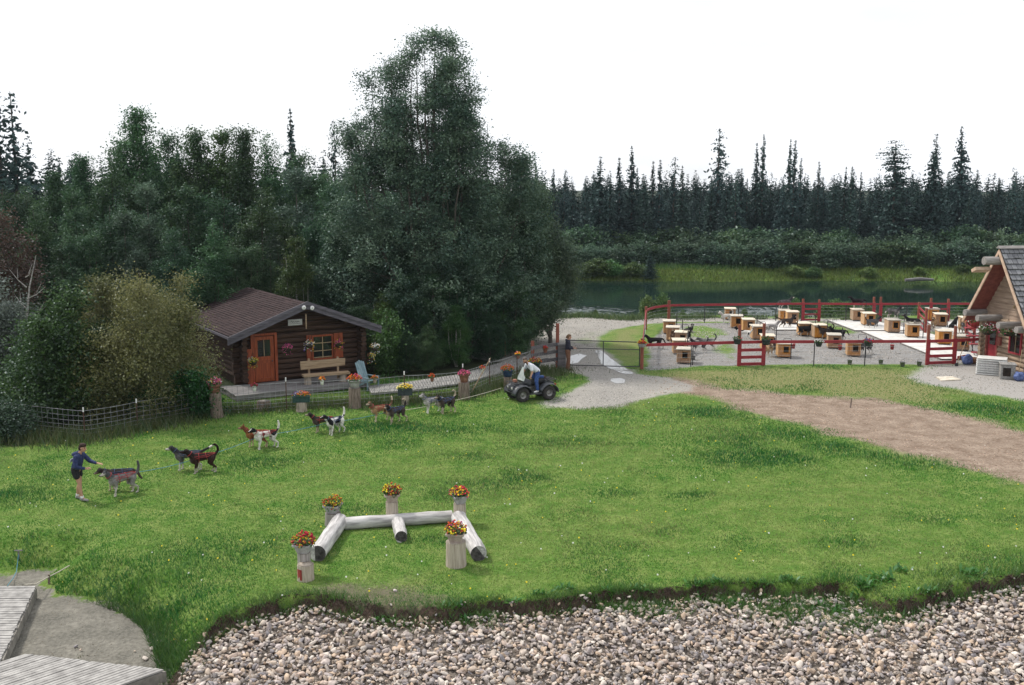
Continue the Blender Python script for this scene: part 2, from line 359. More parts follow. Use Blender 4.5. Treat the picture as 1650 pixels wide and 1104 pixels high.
# river and puddles
def water_mat(name, col, sc, st, rough=.03, big=.12):
    m = bpy.data.materials.new(name); m.use_nodes = True; nt = m.node_tree; b = nt.nodes['Principled BSDF']; L = nt.links.new
    b.inputs['Base Color'].default_value = (*col, 1); b.inputs['Roughness'].default_value = rough; b.inputs['IOR'].default_value = 1.33
    tc = N(nt, 'ShaderNodeTexCoord'); mp = N(nt, 'ShaderNodeMapping'); mp.inputs['Scale'].default_value = (1, 1.2, 1); L(tc.outputs['Object'], mp.inputs['Vector'])
    n = N(nt, 'ShaderNodeTexNoise', Scale=sc, Detail=3.); L(mp.outputs[0], n.inputs['Vector'])
    n2 = N(nt, 'ShaderNodeTexNoise', Scale=big, Detail=2.); L(tc.outputs['Object'], n2.inputs['Vector'])
    r = N(nt, 'ShaderNodeMapRange'); r.inputs['From Min'].default_value = .5; r.inputs['From Max'].default_value = .68; r.inputs['To Min'].default_value = st*.25; r.inputs['To Max'].default_value = st; L(n2.outputs['Fac'], r.inputs['Value'])
    if big == .12:
        sx = N(nt, 'ShaderNodeSeparateXYZ'); L(tc.outputs['Object'], sx.inputs[0]); gr = N(nt, 'ShaderNodeMapRange'); gr.inputs['From Min'].default_value = 94; gr.inputs['From Max'].default_value = 82; gr.inputs['To Min'].default_value = .35; gr.inputs['To Max'].default_value = 2.4; L(sx.outputs['Y'], gr.inputs['Value']); r0 = r; r = N(nt, 'ShaderNodeMath', operation='MULTIPLY'); L(r0.outputs[0], r.inputs[0]); L(gr.outputs[0], r.inputs[1])
    bp = N(nt, 'ShaderNodeBump', Distance=.12); L(r.outputs[0], bp.inputs['Strength']); L(n.outputs['Fac'], bp.inputs['Height']); L(bp.outputs[0], b.inputs['Normal'])
    return m
MT['river'] = water_mat('river_water', (.010,.024,.019), 1.5, .42)
gx = np.concatenate([[-44,-20], np.arange(-3, 62, .2), [80,120,400]]); gy = np.concatenate([[62,70], np.arange(74.5, 112, .24), [119]]); WX, WY_ = np.meshgrid(gx, gy)
patch = np.zeros_like(WX)
for px_, d_, sx_, sy_, a_ in ((925,80,1.2,6,1.),(955,80,2.6,7,1.1),(885,79,1.5,4,.9),(1100,79,2.6,4,.7),(1150,78.5,2,3,.6),(1212,80,1.6,6,1.),(1255,80,2.4,7,1.1),(1300,79,2,4,.8),(1060,79,2,3,.5),(1420,80,4,3,.35),(1500,80,4,3,.4)):
    patch = np.maximum(patch, a_*np.exp(-((WX-at(px_, d_).x)/sx_)**2-np.maximum(0, (WY_-d_)/sy_)**2))
amp = (.012+.36*patch)*(1-.75*sstep(WY_, 84, 96)); wz = ((fnoise(WX*1., WY_*.8, 1.25)-.5)*1.3+(vnoise(WX+7, WY_*.9, 2.6)-.5)*.5)*amp*((WX > -3.1)&(WX < 62))
wi = np.arange(WX.size).reshape(WX.shape); wf = np.stack([wi[:-1,:-1], wi[:-1,1:], wi[1:,1:], wi[1:,:-1]], -1).reshape(-1, 4)
tag(link('river', np_mesh('river', np.stack([WX, WY_, WATER_Z+wz], -1).reshape(-1, 3), wf, MT['river'], smooth=True)), kind='structure')
MT['puddle'] = water_mat('puddle_water', (.30,.29,.27), 3., .04)  # pale base colour stands in for the bright sky reflected on the puddles
for pts in ([(958,566),(968,564),(982,576),(998,588),(1012,596),(1022,603),(1002,602),(986,596),(970,588),(966,578)], [(985,611),(1000,610),(1008,613),(1006,618),(992,619),(984,615)], [(918,574),(934,570),(946,573),(938,578),(930,586),(917,587)]):
    pl = [G(a, b, 0) for a, b in pts]; b_ = MB(); cx = sum(p.x for p in pl)/len(pl); cy = sum(p.y for p in pl)/len(pl); zt = max(Hs(p.x, p.y) for p in pl)+.012
    ring = []
    for i in range(len(pl)):
        a, c = pl[i], pl[(i+1) % len(pl)]
        for t in (0, .33, .66):
            q = a.lerp(c, t); j = 1+.12*mnoise.noise((q.x*2.3, q.y*2.3, 0)); ring.append((cx+(q.x-cx)*j, cy+(q.y-cy)*j, zt))
    b_.add(ring, [tuple(range(len(ring)))]); tag(b_.build('puddle', MT['puddle']), kind='structure')
# ------------------------------------------------------------------ grass, flowers in it, stones
rng = np.random.RandomState(11)
LUSH = [(*G(a, b)[:2], sx, sy) for a, b, sx, sy in [(775,782,1.6,1.0),(850,770,1.,.6),(1205,738,1.9,1.2),(1180,705,1.6,1.4),(992,795,.7,.4),(1060,855,.6,.5),(910,715,1.8,.9),(760,735,1.3,.6),(1260,700,1.6,1.2),(1345,722,1.4,.8),
    (1420,735,1.3,.7),(1490,750,1.2,.6),(1150,668,1.7,1.3),(640,690,2.5,1.2),(560,820,1.,.5),(1120,800,.8,.4),(1020,880,.6,.3),(30,800,1.2,.8),(420,745,1.3,.8),(330,900,1.8,1.5),(300,960,1.4,1.2),(160,915,1.2,.8),(1610,905,1.6,.9),(1580,660,4,1.3),(1360,880,1,.6),(700,870,.8,.4)]]
def lush_at(x, y):
    s = np.zeros_like(x)
    for a, b, sx, sy in LUSH: s = np.maximum(s, np.exp(-((x-a)/sx)**2-((y-b)/sy)**2))
    return np.clip(s*.9*(.5+fnoise(x, y, 1.7))+.9*np.clip(fnoise(x+20, y-30, .5)-.56, 0, 1)*3, 0, 1)
def blades(x, y, h, wd, col, lean=.55, z=None):
    n = len(x); z = H(x, y) if z is None else z; th = rng.rand(n)*2*np.pi; la = rng.rand(n)*2*np.pi; ll = h*lean*(.3+rng.rand(n))
    dx, dy = np.cos(th)*wd/2, np.sin(th)*wd/2
    A = np.stack([x-dx, y-dy, z-.01], -1); B = np.stack([x+dx, y+dy, z-.01], -1); C = np.stack([x+np.cos(la)*ll, y+np.sin(la)*ll, z+h], -1)
    V = np.stack([A, B, C], 1).reshape(-1, 3); F = np.arange(3*n).reshape(n, 3)
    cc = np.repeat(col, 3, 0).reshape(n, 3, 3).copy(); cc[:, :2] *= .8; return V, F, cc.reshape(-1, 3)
def in_view(x, y, pad=.6): return np.abs(x) < (y*1.03+1.3)*.5145+pad
def lawn_weight(x, y):
    w_ = np.ones_like(x)
    for P, k in ((P_ROAD, .3), (P_YARD, .3), (P_DIRT, .75), (P_WOOD, 1.), (P_GRAY, .6)): w_ *= 1-sg(sdist(x, y, P)+(fnoise(x, y, 1.)-.5)*1.1, k)
    w_ *= 1-.8*sg(sdist(x, y, P_BARE)+(fnoise(x, y, .9)-.5)*1.6, .8)
    w_ *= 1-.55*sg(sdist(x, y, P_DRY)+(fnoise(x, y, .9)-.5)*2, 1.2)
    jag = (fnoise(x, y, 1.3)-.5)*.5; jag2 = (fnoise(x+40, y, 3.1)-.5)*.35
    w_ *= (sdist(x, y, P_BANK)+jag*.6+jag2 < -.05)*(sdist(x, y, P_MUD)+jag*.5 < -.12); return w_
def lawn_points(n, y0, y1, pw):
    u = rng.rand(n); y = (y0**pw+u*(y1**pw-y0**pw))**(1/pw); x = (rng.rand(n)*2-1)*((y*1.03+1.3)*.5145+.6)
    k = rng.rand(n) < lawn_weight(x, y); return x[k], y[k]
x, y = lawn_points(620000, 16.5, 50, .35)
lu = lush_at(x, y); t = fnoise(x+9, y, .8); pale = np.zeros_like(x)
for a, b, sx, sy in ((760,815,4,2.2),(1000,850,4,2),(1250,850,3.5,2.2),(1330,800,3,1.6),(900,730,4,2),(1080,690,3.5,1.6),(650,760,3,1.2),(560,770,2,1),(1480,900,2.5,1.5),(700,930,2.,.9),(1010,650,3,1.3),(850,900,2.5,1)): q = G(a, b); pale = np.maximum(pale, np.exp(-((x-q.x)/sx)**2-((y-q.y)/sy)**2))
t = t+.27*pale*(.5+fnoise(x, y+70, 1.2))-.06; lu = lu*(1-.4*pale); sc_ = np.clip(y/24, .75, 1.6)
hh = (.021+.022*rng.rand(len(x)))*(1+lu*1.6)*sc_**.5
dcove = np.maximum(sg(sdist(x, y, P_MUD)+.9, .7), .6*sg(sdist(x, y, P_BANK)+.35, .3)); hh *= 1+1.6*dcove*(fnoise(x, y, 1.6) > .42)
c1 = np.array([.068,.190,.020]); c2 = np.array([.225,.300,.070]); c3 = np.array([.034,.135,.022])
col = c1+(c2-c1)*np.clip((t-.35)*2.4+rng.rand(len(x))*.4-.15, 0, 1)[:, None]; col = col+(c3-col)*np.clip(lu*1.05, 0, 1)[:, None]
dry = rng.rand(len(x)) < .05+.18*pale+.10*np.clip(fnoise(x-30, y, .6)-.5, 0, 1)*3; col[dry] = np.array([.22,.20,.09])*(.7+.5*rng.rand(dry.sum(), 1))
col *= (.75+.5*rng.rand(len(x), 1))
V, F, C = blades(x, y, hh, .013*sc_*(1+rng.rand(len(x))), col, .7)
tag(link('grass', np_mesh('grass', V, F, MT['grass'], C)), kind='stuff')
# rough uncut grass: along the fence, the bank lip, the far shore
def scatter_line(pts, n, spread):
    pts = [Vector(p) for p in pts]; ln = [(pts[i+1]-pts[i]).length for i in range(len(pts)-1)]; tot = sum(ln); X_, Y_ = [], []
    for i in range(len(ln)):
        k = int(n*ln[i]/tot); t = rng.rand(k); X_.append(pts[i].x+(pts[i+1].x-pts[i].x)*t+rng.randn(k)*spread); Y_.append(pts[i].y+(pts[i+1].y-pts[i].y)*t+rng.randn(k)*spread)
    return np.concatenate(X_), np.concatenate(Y_)
VV, FF, CC = [], [], []
def rough(x, y, h0, h1, wd, ca, cb, lean=.6):
    k = rng.rand(len(x)); col = np.array(ca)+(np.array(cb)-np.array(ca))*k[:, None]; col *= .7+.6*rng.rand(len(x), 1)
    V, F, C = blades(x, y, h0+(h1-h0)*rng.rand(len(x))**1.5, wd, col, lean); F = F+sum(len(v) for v in VV); VV.append(V); FF.append(F); CC.append(C)
for pts, n, sp, h0, h1 in (([(-11.6,38.8),(-9.2,40),(-6.5,40.4),(-4.2,41.2),(-2,42.3),(.6,47),(1.2,48.4)], 9000, .45, .1, .5), ([(-22,35),(-15.4,34.6),(-12.4,38.2)], 7000, .6, .12, .55), ([(.2,44.5),(1.8,47.6),(2.4,48.6)], 3500, .6, .1, .35)):
    a, b = scatter_line(pts, n, sp); rough(a, b, h0, h1, .03, (.035,.085,.02), (.15,.15,.06))
lip = [Vector((*p, 0)) for p in px_poly(EDGE_PX)]
a, b = scatter_line(lip, 16000, .16); k = (fnoise(a, b, 1.1) > .46) & (sdist(a, b, P_BANK) < .35); rough(a[k], b[k], .05, .22, .016, (.05,.14,.02), (.13,.2,.05), .9)
for px, py, s, n in ((1055,985,.28,900),(1170,975,.22,700),(1300,985,.5,2600),(1395,1000,.45,1800),(1240,990,.2,500),(640,1000,.4,600),(760,1000,.35,700),(1000,980,.25,700),(1560,930,.5,900)):
    p = on(px, py); a = p.x+rng.randn(n)*s*1.5; b = p.y+rng.randn(n)*s*.6; rough(a, b, .04, .26, .016, (.05,.15,.02), (.12,.2,.05), .9)
a, b = scatter_line([(-9.3,21.5),(-8.3,20.4),(-7.6,19.4),(-6.9,18.2)], 9000, .38); k = sdist(a, b, P_MUD) < .12; rough(a[k], b[k], .06, .34, .016, (.03,.10,.016), (.10,.17,.04), .9)
# near shore and far shore of the river
n = 26000; a = rng.uniform(-3, 60, n); b = near_shore(a)-.4+rng.randn(n)*.5; k = fnoise(a, b, .5) > .35; rough(a[k], b[k], .08, .5, .05, (.07,.13,.04), (.17,.21,.09))
n = 60000; a = rng.uniform(-12, 75, n); u = rng.rand(n); b = far_shore(a)+1.6+u*8.2; lo = u < .42
rough(a[lo], b[lo], .15, .5, .10, (.10,.16,.03), (.20,.24,.055)); rough(a[~lo], b[~lo], .2, .55, .12, (.05,.13,.03), (.13,.20,.055))
tag(link('rough_grass', np_mesh('rough_grass', np.concatenate(VV), np.concatenate(FF), MT['grass'], np.concatenate(CC))), kind='stuff')
# small yellow and white flowers in the lawn
x, y = lawn_points(420, 17, 42, .8); n = len(x); z = H(x, y)+.05; s = .014+.012*rng.rand(n); ang = np.arange(5)/5*2*np.pi
V = np.stack([np.stack([x+np.cos(t)*s, y+np.sin(t)*s*.8, z+np.sin(t)*s*.7], -1) for t in ang], 1).reshape(-1, 3); F = np.arange(5*n).reshape(n, 5)
cc = np.where(rng.rand(n, 1) < .6, np.array([[.75,.52,.03]]), np.array([[.7,.7,.66]])); tag(link('lawn_flowers', np_mesh('lawn_flowers', V, F, MT['petal'], np.repeat(cc, 5, 0))), kind='stuff')
# broad-leaved weeds hugging the lip
def rosette(px, py, n, r, name_cols=((.04,.13,.02),(.10,.22,.04))):
    p = on(px, py); th = rng.rand(n)*2*np.pi; L_ = r*(.6+.6*rng.rand(n)); el = .25+.9*rng.rand(n); d = np.stack([np.cos(th)*np.cos(el), np.sin(th)*np.cos(el), np.sin(el)], -1)
    s = np.stack([-np.sin(th), np.cos(th), 0*th], -1)*(.09*L_+.012)[:, None]; b = np.array(p)+np.stack([rng.randn(n)*r*.6, rng.randn(n)*r*.35, 0*th], -1); b[:, 2] = H(b[:, 0], b[:, 1]); m = b+d*(L_*.55)[:, None]; e = b+d*L_[:, None]-np.array([0,0,.25])*L_[:, None]*.5
    V = np.stack([b, m-s, e, m+s], 1).reshape(-1, 3); c = np.array(name_cols[0])+(np.array(name_cols[1])-np.array(name_cols[0]))*rng.rand(n, 1); return V, np.repeat(c, 4, 0)
Vs, Cs = [], []
for px, py, n, r in ((1125,945,40,.22),(1155,940,40,.2),(1030,952,30,.18),(910,950,34,.2),(830,975,30,.18),(1270,935,40,.2),(1390,945,50,.25),(1420,935,40,.25),(1340,985,40,.25),(1060,990,26,.2),(1180,975,30,.2),(1500,955,30,.2),(1560,925,40,.25),(740,985,30,.2),(620,1000,22,.16),(1220,948,30,.2),(985,955,26,.18),(870,958,26,.18),(1450,920,30,.2)):
    v, c = rosette(px, py, n, r); Vs.append(v); Cs.append(c)
V = np.concatenate(Vs); tag(link('weeds', np_mesh('weeds', V, np.arange(len(V)).reshape(-1, 4), MT['grass'], np.concatenate(Cs))), kind='stuff')
# stones
def stone_shape(seed):
    """a broken river stone: the hull of a few points"""
    r = np.random.RandomState(seed); P = r.randn(15, 3); P /= np.linalg.norm(P, axis=1, keepdims=True)**.93; P *= np.array([1.2, .62+.34*r.rand(), .40+.25*r.rand()])
    bm = bmesh.new()
    for p in P: bm.verts.new(p)
    bmesh.ops.convex_hull(bm, input=list(bm.verts)); bmesh.ops.delete(bm, geom=[q for q in bm.verts if not q.link_faces], context='VERTS')
    bmesh.ops.bevel(bm, geom=list(bm.edges), offset=.09, segments=1, affect='EDGES', profile=.6); bmesh.ops.triangulate(bm, faces=list(bm.faces))
    bm.verts.index_update(); V = np.array([q.co[:] for q in bm.verts]); F = np.array([[q.index for q in f.verts] for f in bm.faces]); bm.free(); return V/np.abs(V).max(), F
SHAPES = [stone_shape(100+i) for i in range(30)]
def rot3(n):
    q = rng.randn(n, 4)*np.array([1.3,.42,.42,1.3]); q /= np.linalg.norm(q, axis=1, keepdims=True); w_, x, y, z = q.T
    return np.stack([1-2*(y*y+z*z),2*(x*y-z*w_),2*(x*z+y*w_),2*(x*y+z*w_),1-2*(x*x+z*z),2*(y*z-x*w_),2*(x*z-y*w_),2*(y*z+x*w_),1-2*(x*x+y*y)], -1).reshape(n, 3, 3)
PAL = np.array([[.36,.29,.23],[.42,.35,.29],[.33,.285,.25],[.46,.40,.345],[.37,.28,.205],[.26,.23,.215],[.35,.30,.28],[.49,.43,.37],[.41,.32,.26],[.40,.30,.22],[.22,.20,.20],[.44,.37,.33]])
def stone_cols(n): return PAL[rng.randint(0, len(PAL), n)]*np.array([.95,.985,1.04])*(.88+.68*rng.rand(n, 1))
MT['stone'] = mat('stone', (.72,.70,.68), (1.12,1.1,1.06), 14, .88, .35, vcol=True, spec=.25)
n = 46000; y = 15.2+rng.rand(n)*9; x = (rng.rand(n)*2-1)*((y*1.03+1.3)*.5145+.8); db_ = sdist(x, y, P_BANK)
k = (db_ > .03+rng.rand(n)**2*.22) & (rng.rand(n) < np.where(sdist(x, y, P_BARE) > -.3, .72, 1)); x, y, db_ = x[k], y[k], db_[k]
n = len(x); s = .034+.040*rng.rand(n)+.055*rng.rand(n)**4; s *= .8+.25*sstep(db_, .1, .8)
zz = H(x, y)+s*.16+rng.rand(n)*.06; Rm = rot3(n); ct = stone_cols(n); VV, FF, CC = [], [], []; off = 0
for i, (sv_, sf) in enumerate(SHAPES):
    q = np.where(np.arange(n) % len(SHAPES) == i)[0]
    V = np.einsum('nij,vj->nvi', Rm[q], sv_)*s[q, None, None]+np.stack([x[q], y[q], zz[q]], -1)[:, None]
    FF.append((sf[None]+(np.arange(len(q))*len(sv_))[:, None, None]).reshape(-1, 3)+off); VV.append(V.reshape(-1, 3)); CC.append(np.repeat(ct[q], len(sv_), 0)); off += len(q)*len(sv_)
tag(link('gravel', np_mesh('gravel', np.concatenate(VV), np.concatenate(FF), MT['stone'], np.concatenate(CC))), kind='stuff')
ST_ME = []
for i in range(14):
    v, f = SHAPES[i]; ST_ME.append(np_mesh('stone', v, f, MT['stone'], np.repeat(stone_cols(1)*1.05, len(v), 0)))
def stone(px, py, size, label, group, lift=.3):
    p = on(px, py); o = link('stone', random.choice(ST_ME)); o.location = (p.x, p.y, p.z+size*lift); o.rotation_euler = (random.uniform(-.3,.3), random.uniform(-.3,.3), random.uniform(0,6.3)); o.scale = (size,)*3
    return tag(o, label, 'stone', group)
random.seed(4)
for px, py, s, lb in ((868,992,.17,'long pale stone lying on the dark soil lip of the bank'),(551,1012,.17,'large tan stone at the top of the stone bank below the bare earth'),(598,1046,.17,'reddish tan boulder sitting in the stone bank'),(1400,1021,.17,'broad flat tan stone near the grass tongue on the bank'),
        (1113,978,.12,'pale stone tucked under the turf edge beside a weed'),(406,1010,.13,'pale stone at the foot of the dark soil scarp'),(130,1050,.13,'flat pinkish stone lying on the grey mud, nearer the lower dock'),(122,1044,.11,'flat pinkish stone on the grey mud behind a nearer one'),(217,1052,.09,'single pinkish stone on the mud in the grass tuft'),(234,1063,.10,'pale stone on the mud edge closest to the lower dock'),
        (630,979,.11,'whitish stone on the bare earth below the log frame'),(595,951,.07,'small white stone on the worn lawn above the bank'),(637,953,.07,'small whitish stone lying in the thin grass of the worn patch')):
    stone(px, py, s, lb, 'larger stones at the river bank')
for px, py in ((245,1040),(252,1036),(258,1044),(247,1048),(261,1036)): stone(px+random.uniform(-2,2), py+random.uniform(-2,2), .1, 'pinkish stone in the small heap where the mud meets the bank', 'heap of stones by the mud')
for i in range(46):
    stone(random.uniform(330, 1640), random.uniform(1025, 1100), random.uniform(.11, .15), 'larger pale cobble standing out among the stones of the bank', 'larger cobbles of the bank')
n = 9000; a, b = scatter_line(lip, n, .10); db2 = sdist(a, b, P_BANK); k = (db2 > -.12)&(db2 < .22)&(fnoise(a, b, .9) > .36); a, b = a[k], b[k]; n = len(a); s = .012+.045*rng.rand(n)**2; z = H(a, b)+s*.1; Rm = rot3(n); v0 = SHAPES[3][0]
q = np.einsum('nij,vj->nvi', Rm, v0)*s[:, None, None]+np.stack([a, b, z], -1)[:, None]; F = (SHAPES[3][1][None]+(np.arange(n)*len(v0))[:, None, None]).reshape(-1, 3)
tag(link('soil_crumbs', np_mesh('soil_crumbs', q.reshape(-1, 3), F, MT['stone'], np.repeat(np.array([.058,.038,.030])*(.35+1.1*rng.rand(n, 1)), len(v0), 0))), kind='stuff')
# grit and small stones strewn over road, yard, apron and path
n = 150000; y = 26*(80/26)**rng.rand(n); x = rng.uniform(-3, 42, n); k = in_view(x, y, 1) ; x, y = x[k], y[k]
pr = (sdist(x, y, P_ROAD) > .25)*.9+(sdist(x, y, P_YARD) > .2)*.8+(sdist(x, y, P_DIRT) > .35)*.45+(sdist(x, y, P_GRAY) > .5)*.7; pr *= .35+1.1*(fnoise(x, y, .7) > .5); k = rng.rand(len(x)) < pr; x, y = x[k], y[k]; n = len(x)
s = (.012+.03*rng.rand(n)**2)*np.clip(y/42, .8, 1.5); z = H(x, y); th = rng.rand(n)*6.283; q = np.stack([np.stack([x+s*np.cos(th+a), y+s*np.sin(th+a), z-.003], -1) for a in (0, 2.1, 4.2)]+[np.stack([x, y, z+s*.9], -1)], 1).reshape(-1, 3); o4 = np.arange(n)[:, None, None]*4
F = (o4+np.array([[0,1,3],[1,2,3],[2,0,3]])[None]).reshape(-1, 3); c = np.array([.30,.28,.26])*(.35+1.1*rng.rand(n, 1)); d_ = sdist(x, y, P_DIRT) > 0; c[d_] *= np.array([1.05,.82,.68])
tag(link('loose_grit', np_mesh('loose_grit', q, F, MT['stone'], np.repeat(c, 4, 0))), kind='stuff')
n = 5200; x = rng.uniform(-12.5, -5.8, n); y = rng.uniform(16, 23, n); k = (sdist(x, y, P_MUD) > .05)&(rng.rand(n) < .15+1.2*(fnoise(x, y, 1.4) > .52)); x, y = x[k], y[k]; n = len(x); s = .006+.02*rng.rand(n)**3; z = H(x, y); th = rng.rand(n)*6.283
q = np.stack([np.stack([x+s*np.cos(th+a), y+s*np.sin(th+a), z-.003], -1) for a in (0, 2.1, 4.2)]+[np.stack([x, y, z+s*.8], -1)], 1).reshape(-1, 3); F = (np.arange(n)[:, None, None]*4+np.array([[0,1,3],[1,2,3],[2,0,3]])[None]).reshape(-1, 3)
tag(link('mud_debris', np_mesh('mud_debris', q, F, MT['stone'], np.repeat(np.array([.13,.115,.09])*(.4+1.2*rng.rand(n, 1)), 4, 0))), kind='stuff')
n = 900; a = rng.uniform(-9.9, -6.6, n); b = rng.uniform(17.6, 19.3, n); k = (sdist(a, b, P_MUD) > .02)&(fnoise(a, b, 1.9) > .52); a, b = a[k], b[k]; VV, FF, CC = [], [], []; rough(a, b, .03, .10, .014, (.07,.11,.035), (.15,.17,.07), .9)
tag(link('mud_grass', np_mesh('mud_grass', np.concatenate(VV), np.concatenate(FF), MT['grass'], np.concatenate(CC))), kind='stuff')
# ------------------------------------------------------------------ trees and shrubs
def leaf_cards(P, size, col, rs, flat=.5, asp=.62, hang=0.):
    n = len(P); nrm = rs.randn(n, 3); nrm[:, 2] = np.abs(nrm[:, 2])+flat; nrm /= np.linalg.norm(nrm, axis=1, keepdims=True)
    a = np.cross(nrm, rs.randn(n, 3)); a[:, 2] -= hang; a /= np.linalg.norm(a, axis=1, keepdims=True)+1e-9; b = np.cross(nrm, a)
    s = (size*(.6+.8*rs.rand(n)))[:, None]; a = a*s*.5; b = b*s*.5*asp
    V = np.stack([P-a, P+b, P+a, P-b], 1).reshape(-1, 3); return V, np.repeat(col, 4, 0)
def stems_crown(seed, stems, nclus, nleaf, size, c1, c2, spray=(.55,.22), gap=.0, hang=0., up=.35, flat=.5, pal=None):
    """leaf sprays round a set of leaders (x, y, z0, z1, rmax, shape); returns verts, cols, and twig end points"""
    rs = np.random.RandomState(seed); w_ = np.array([s[4]**1.6*(s[3]-s[2]) for s in stems]); w_ /= w_.sum(); cen, dirs = [], []
    while len(cen) < nclus:
        s = stems[rs.choice(len(stems), p=w_)]; t = rs.rand(); x0, y0, z0, z1, rm, k = s
        prof = (min(1, t/.22)**.6)*max(0, 1-t)**k; r = rm*prof*math.sqrt(.12+.88*rs.rand())*(.85+.3*rs.rand()); th = rs.rand()*6.283
        p = np.array([x0+r*math.cos(th), y0+r*math.sin(th), z0+(z1-z0)*t])
        if gap and mnoise.noise(Vector(p*.55+seed*3.7)) < gap-.35 and rs.rand() < .93: continue
        d = np.array([math.cos(th), math.sin(th), up+rs.randn()*.35]); cen.append(p); dirs.append(d/np.linalg.norm(d))
    cen = np.array(cen); dirs = np.array(dirs); n = nclus*nleaf; ci = np.repeat(np.arange(nclus), nleaf); u = (rs.rand(n)-.4)*2*spray[0]
    P = cen[ci]+dirs[ci]*u[:, None]+rs.randn(n, 3)*spray[1]*np.array([1,1,.8]); P[:, 2] -= hang*rs.rand(n)*.9; P[:, 2] = np.maximum(P[:, 2], .05)
    big = np.array([mnoise.noise(Vector(p*.8+seed)) for p in cen]); cm = np.clip(.45+.34*rs.randn(nclus)+.75*big, 0, 1)[ci]; f = np.clip(cm+.22*rs.randn(n), 0, 1)[:, None]
    col = np.array(c1)+(np.array(c2)-np.array(c1))*f; col *= (.8+.4*rs.rand(n, 1))
    V, C = leaf_cards(P, np.full(n, size), col, rs, flat, hang=hang); return V, C, cen
def trunk_mb(seed, stems, H_, r0, cen, nlimb=26, lean=.25):
    rs = np.random.RandomState(seed+7); r_ = random.Random(seed); m = MB(); top = max(s[3] for s in stems); main = max(stems, key=lambda s: s[3])
    for s in stems:
        x0, y0, z0, z1 = s[:4]; zs = z0*.35 if s is not main else -.25; pts, rr = [], []; big = r0*(1 if s is main else .55)*(z1/top)
        for i in range(9):
            t = i/8; z = zs+(z1*.96-zs)*t; bl = 1-(1-t)**2.2 if s is not main else t*t*(3-2*t); pts.append((x0*bl+r_.uniform(-.06,.06)*H_*.1, y0*bl+r_.uniform(-.06,.06)*H_*.1, z)); rr.append(max(.012, big*(1-t)**.8*(1.25 if i == 0 else 1)))
        m.tube(pts, rr, 7, jit=.08, rng=r_)
    for c in cen[rs.choice(len(cen), min(nlimb, len(cen)), False)]:
        s = min(stems, key=lambda s: (s[0]-c[0])**2+(s[1]-c[1])**2); zz = max(.3, c[2]-.5*math.hypot(c[0]-s[0], c[1]-s[1])-.3); t = np.clip((zz-s[2]*.3)/(s[3]-s[2]*.3), 0, 1)
        a = Vector((s[0]*t, s[1]*t, zz)); b = Vector(c); md = (a+b)/2+Vector((0,0,-.12)); m.tube([a, md, b], [r0*.26*(1-t*.7), r0*.15*(1-t*.6), .012], 5)
    return m
def tree_proto(name, label, cat, seed, stems, nclus, nleaf, size, c1, c2, r0=.16, bark='bark', limbs=26, group=None, crown='crown', **kw):
    V, C, cen = stems_crown(seed, stems, nclus, nleaf, size, c1, c2, **kw); H_ = max(s[3] for s in stems)
    root = thing(name, label, cat, group=group); trunk_mb(seed, stems, H_, r0, cen, limbs).build('trunk' if cat == 'tree' else 'stem', MT[bark], root)
    link(crown, np_mesh(crown, V, np.arange(len(V)).reshape(-1, 4), MT['leaf'], C), root); root['h'] = H_; return root
def rand_stems(seed, H_, Rr, n, z0=.6):
    r = random.Random(seed); S = [(0,0,z0,H_,Rr*.62,.62)]
    for i in range(n):
        th = i/n*6.283+r.uniform(-.4,.4); d = Rr*r.uniform(.38,.62); S.append((d*math.cos(th), d*math.sin(th), z0*r.uniform(.8,1.6), H_*r.uniform(.62,.93), Rr*r.uniform(.38,.55), r.uniform(.5,.8)))
    return S
DG = ((.026,.066,.032),(.070,.132,.056)); MG = ((.034,.080,.032),(.085,.150,.058)); BG = ((.045,.088,.060),(.105,.160,.105)); LG = ((.044,.104,.028),(.115,.185,.055))
PROTO = []
for i, (Hh, Rr, ns, c) in enumerate(((10,2.6,5,DG),(10,3.0,6,DG),(10,2.3,4,MG),(10,2.9,6,MG),(10,2.5,5,BG),(10,2.2,4,LG))):
    PROTO.append((rand_stems(40+i, Hh, Rr, ns), c, 40+i))
USED = {}
def place(key, make, loc, sc, rz, label, group, sxy=None):
    """first use builds the kind, later ones copy it"""
    if key not in USED: USED[key] = o = make()
    else: o = dup(USED[key])
    o.location = loc; o.rotation_euler = (0, 0, rz); o.scale = (sxy or sc, sxy or sc, sc); o['label'] = label
    if group: o['group'] = group
    elif 'group' in o: del o['group']
    if 'h' in o: del o['h']
    return o
def broadleaf(px, topy, D, k, label, group=None, wide=1.):
    st, c, sd = PROTO[k]; p = at(px, D); h = max(1.5, zat(topy, D)-Hs(p.x, p.y))
    return place(('b', k), lambda: tree_proto('broadleaf_tree', label, 'tree', sd, st, 620, 62, .118, *c, gap=.26, spray=(.5,.17), r0=.14, bark='pale_bark' if k in (2,5) else 'bark'),
          (p.x, p.y, Hs(p.x, p.y)-.05), h/10*.97, random.uniform(0, 6.28), label, group, h/10*wide*random.uniform(.92,1.1))
random.seed(21)
GB = 'trees massed in the wood behind the cabin'
SB = 'dark green leafy tree filling the wood behind the log cabin'
SK = 'tree of the ragged skyline at the back of the wood left of the tall poplar'
special = {238:'thin ragged birch whose top stands highest above the wood left of the poplar', 405:'round-topped birch on the skyline above the log cabin roof', 330:'loose birch top on the skyline just left of the cabin ridge', 105:'low tree on the skyline right beside the two tall spruces', 575:'leafy tree at the left foot of the tall poplar, touching its crown'}
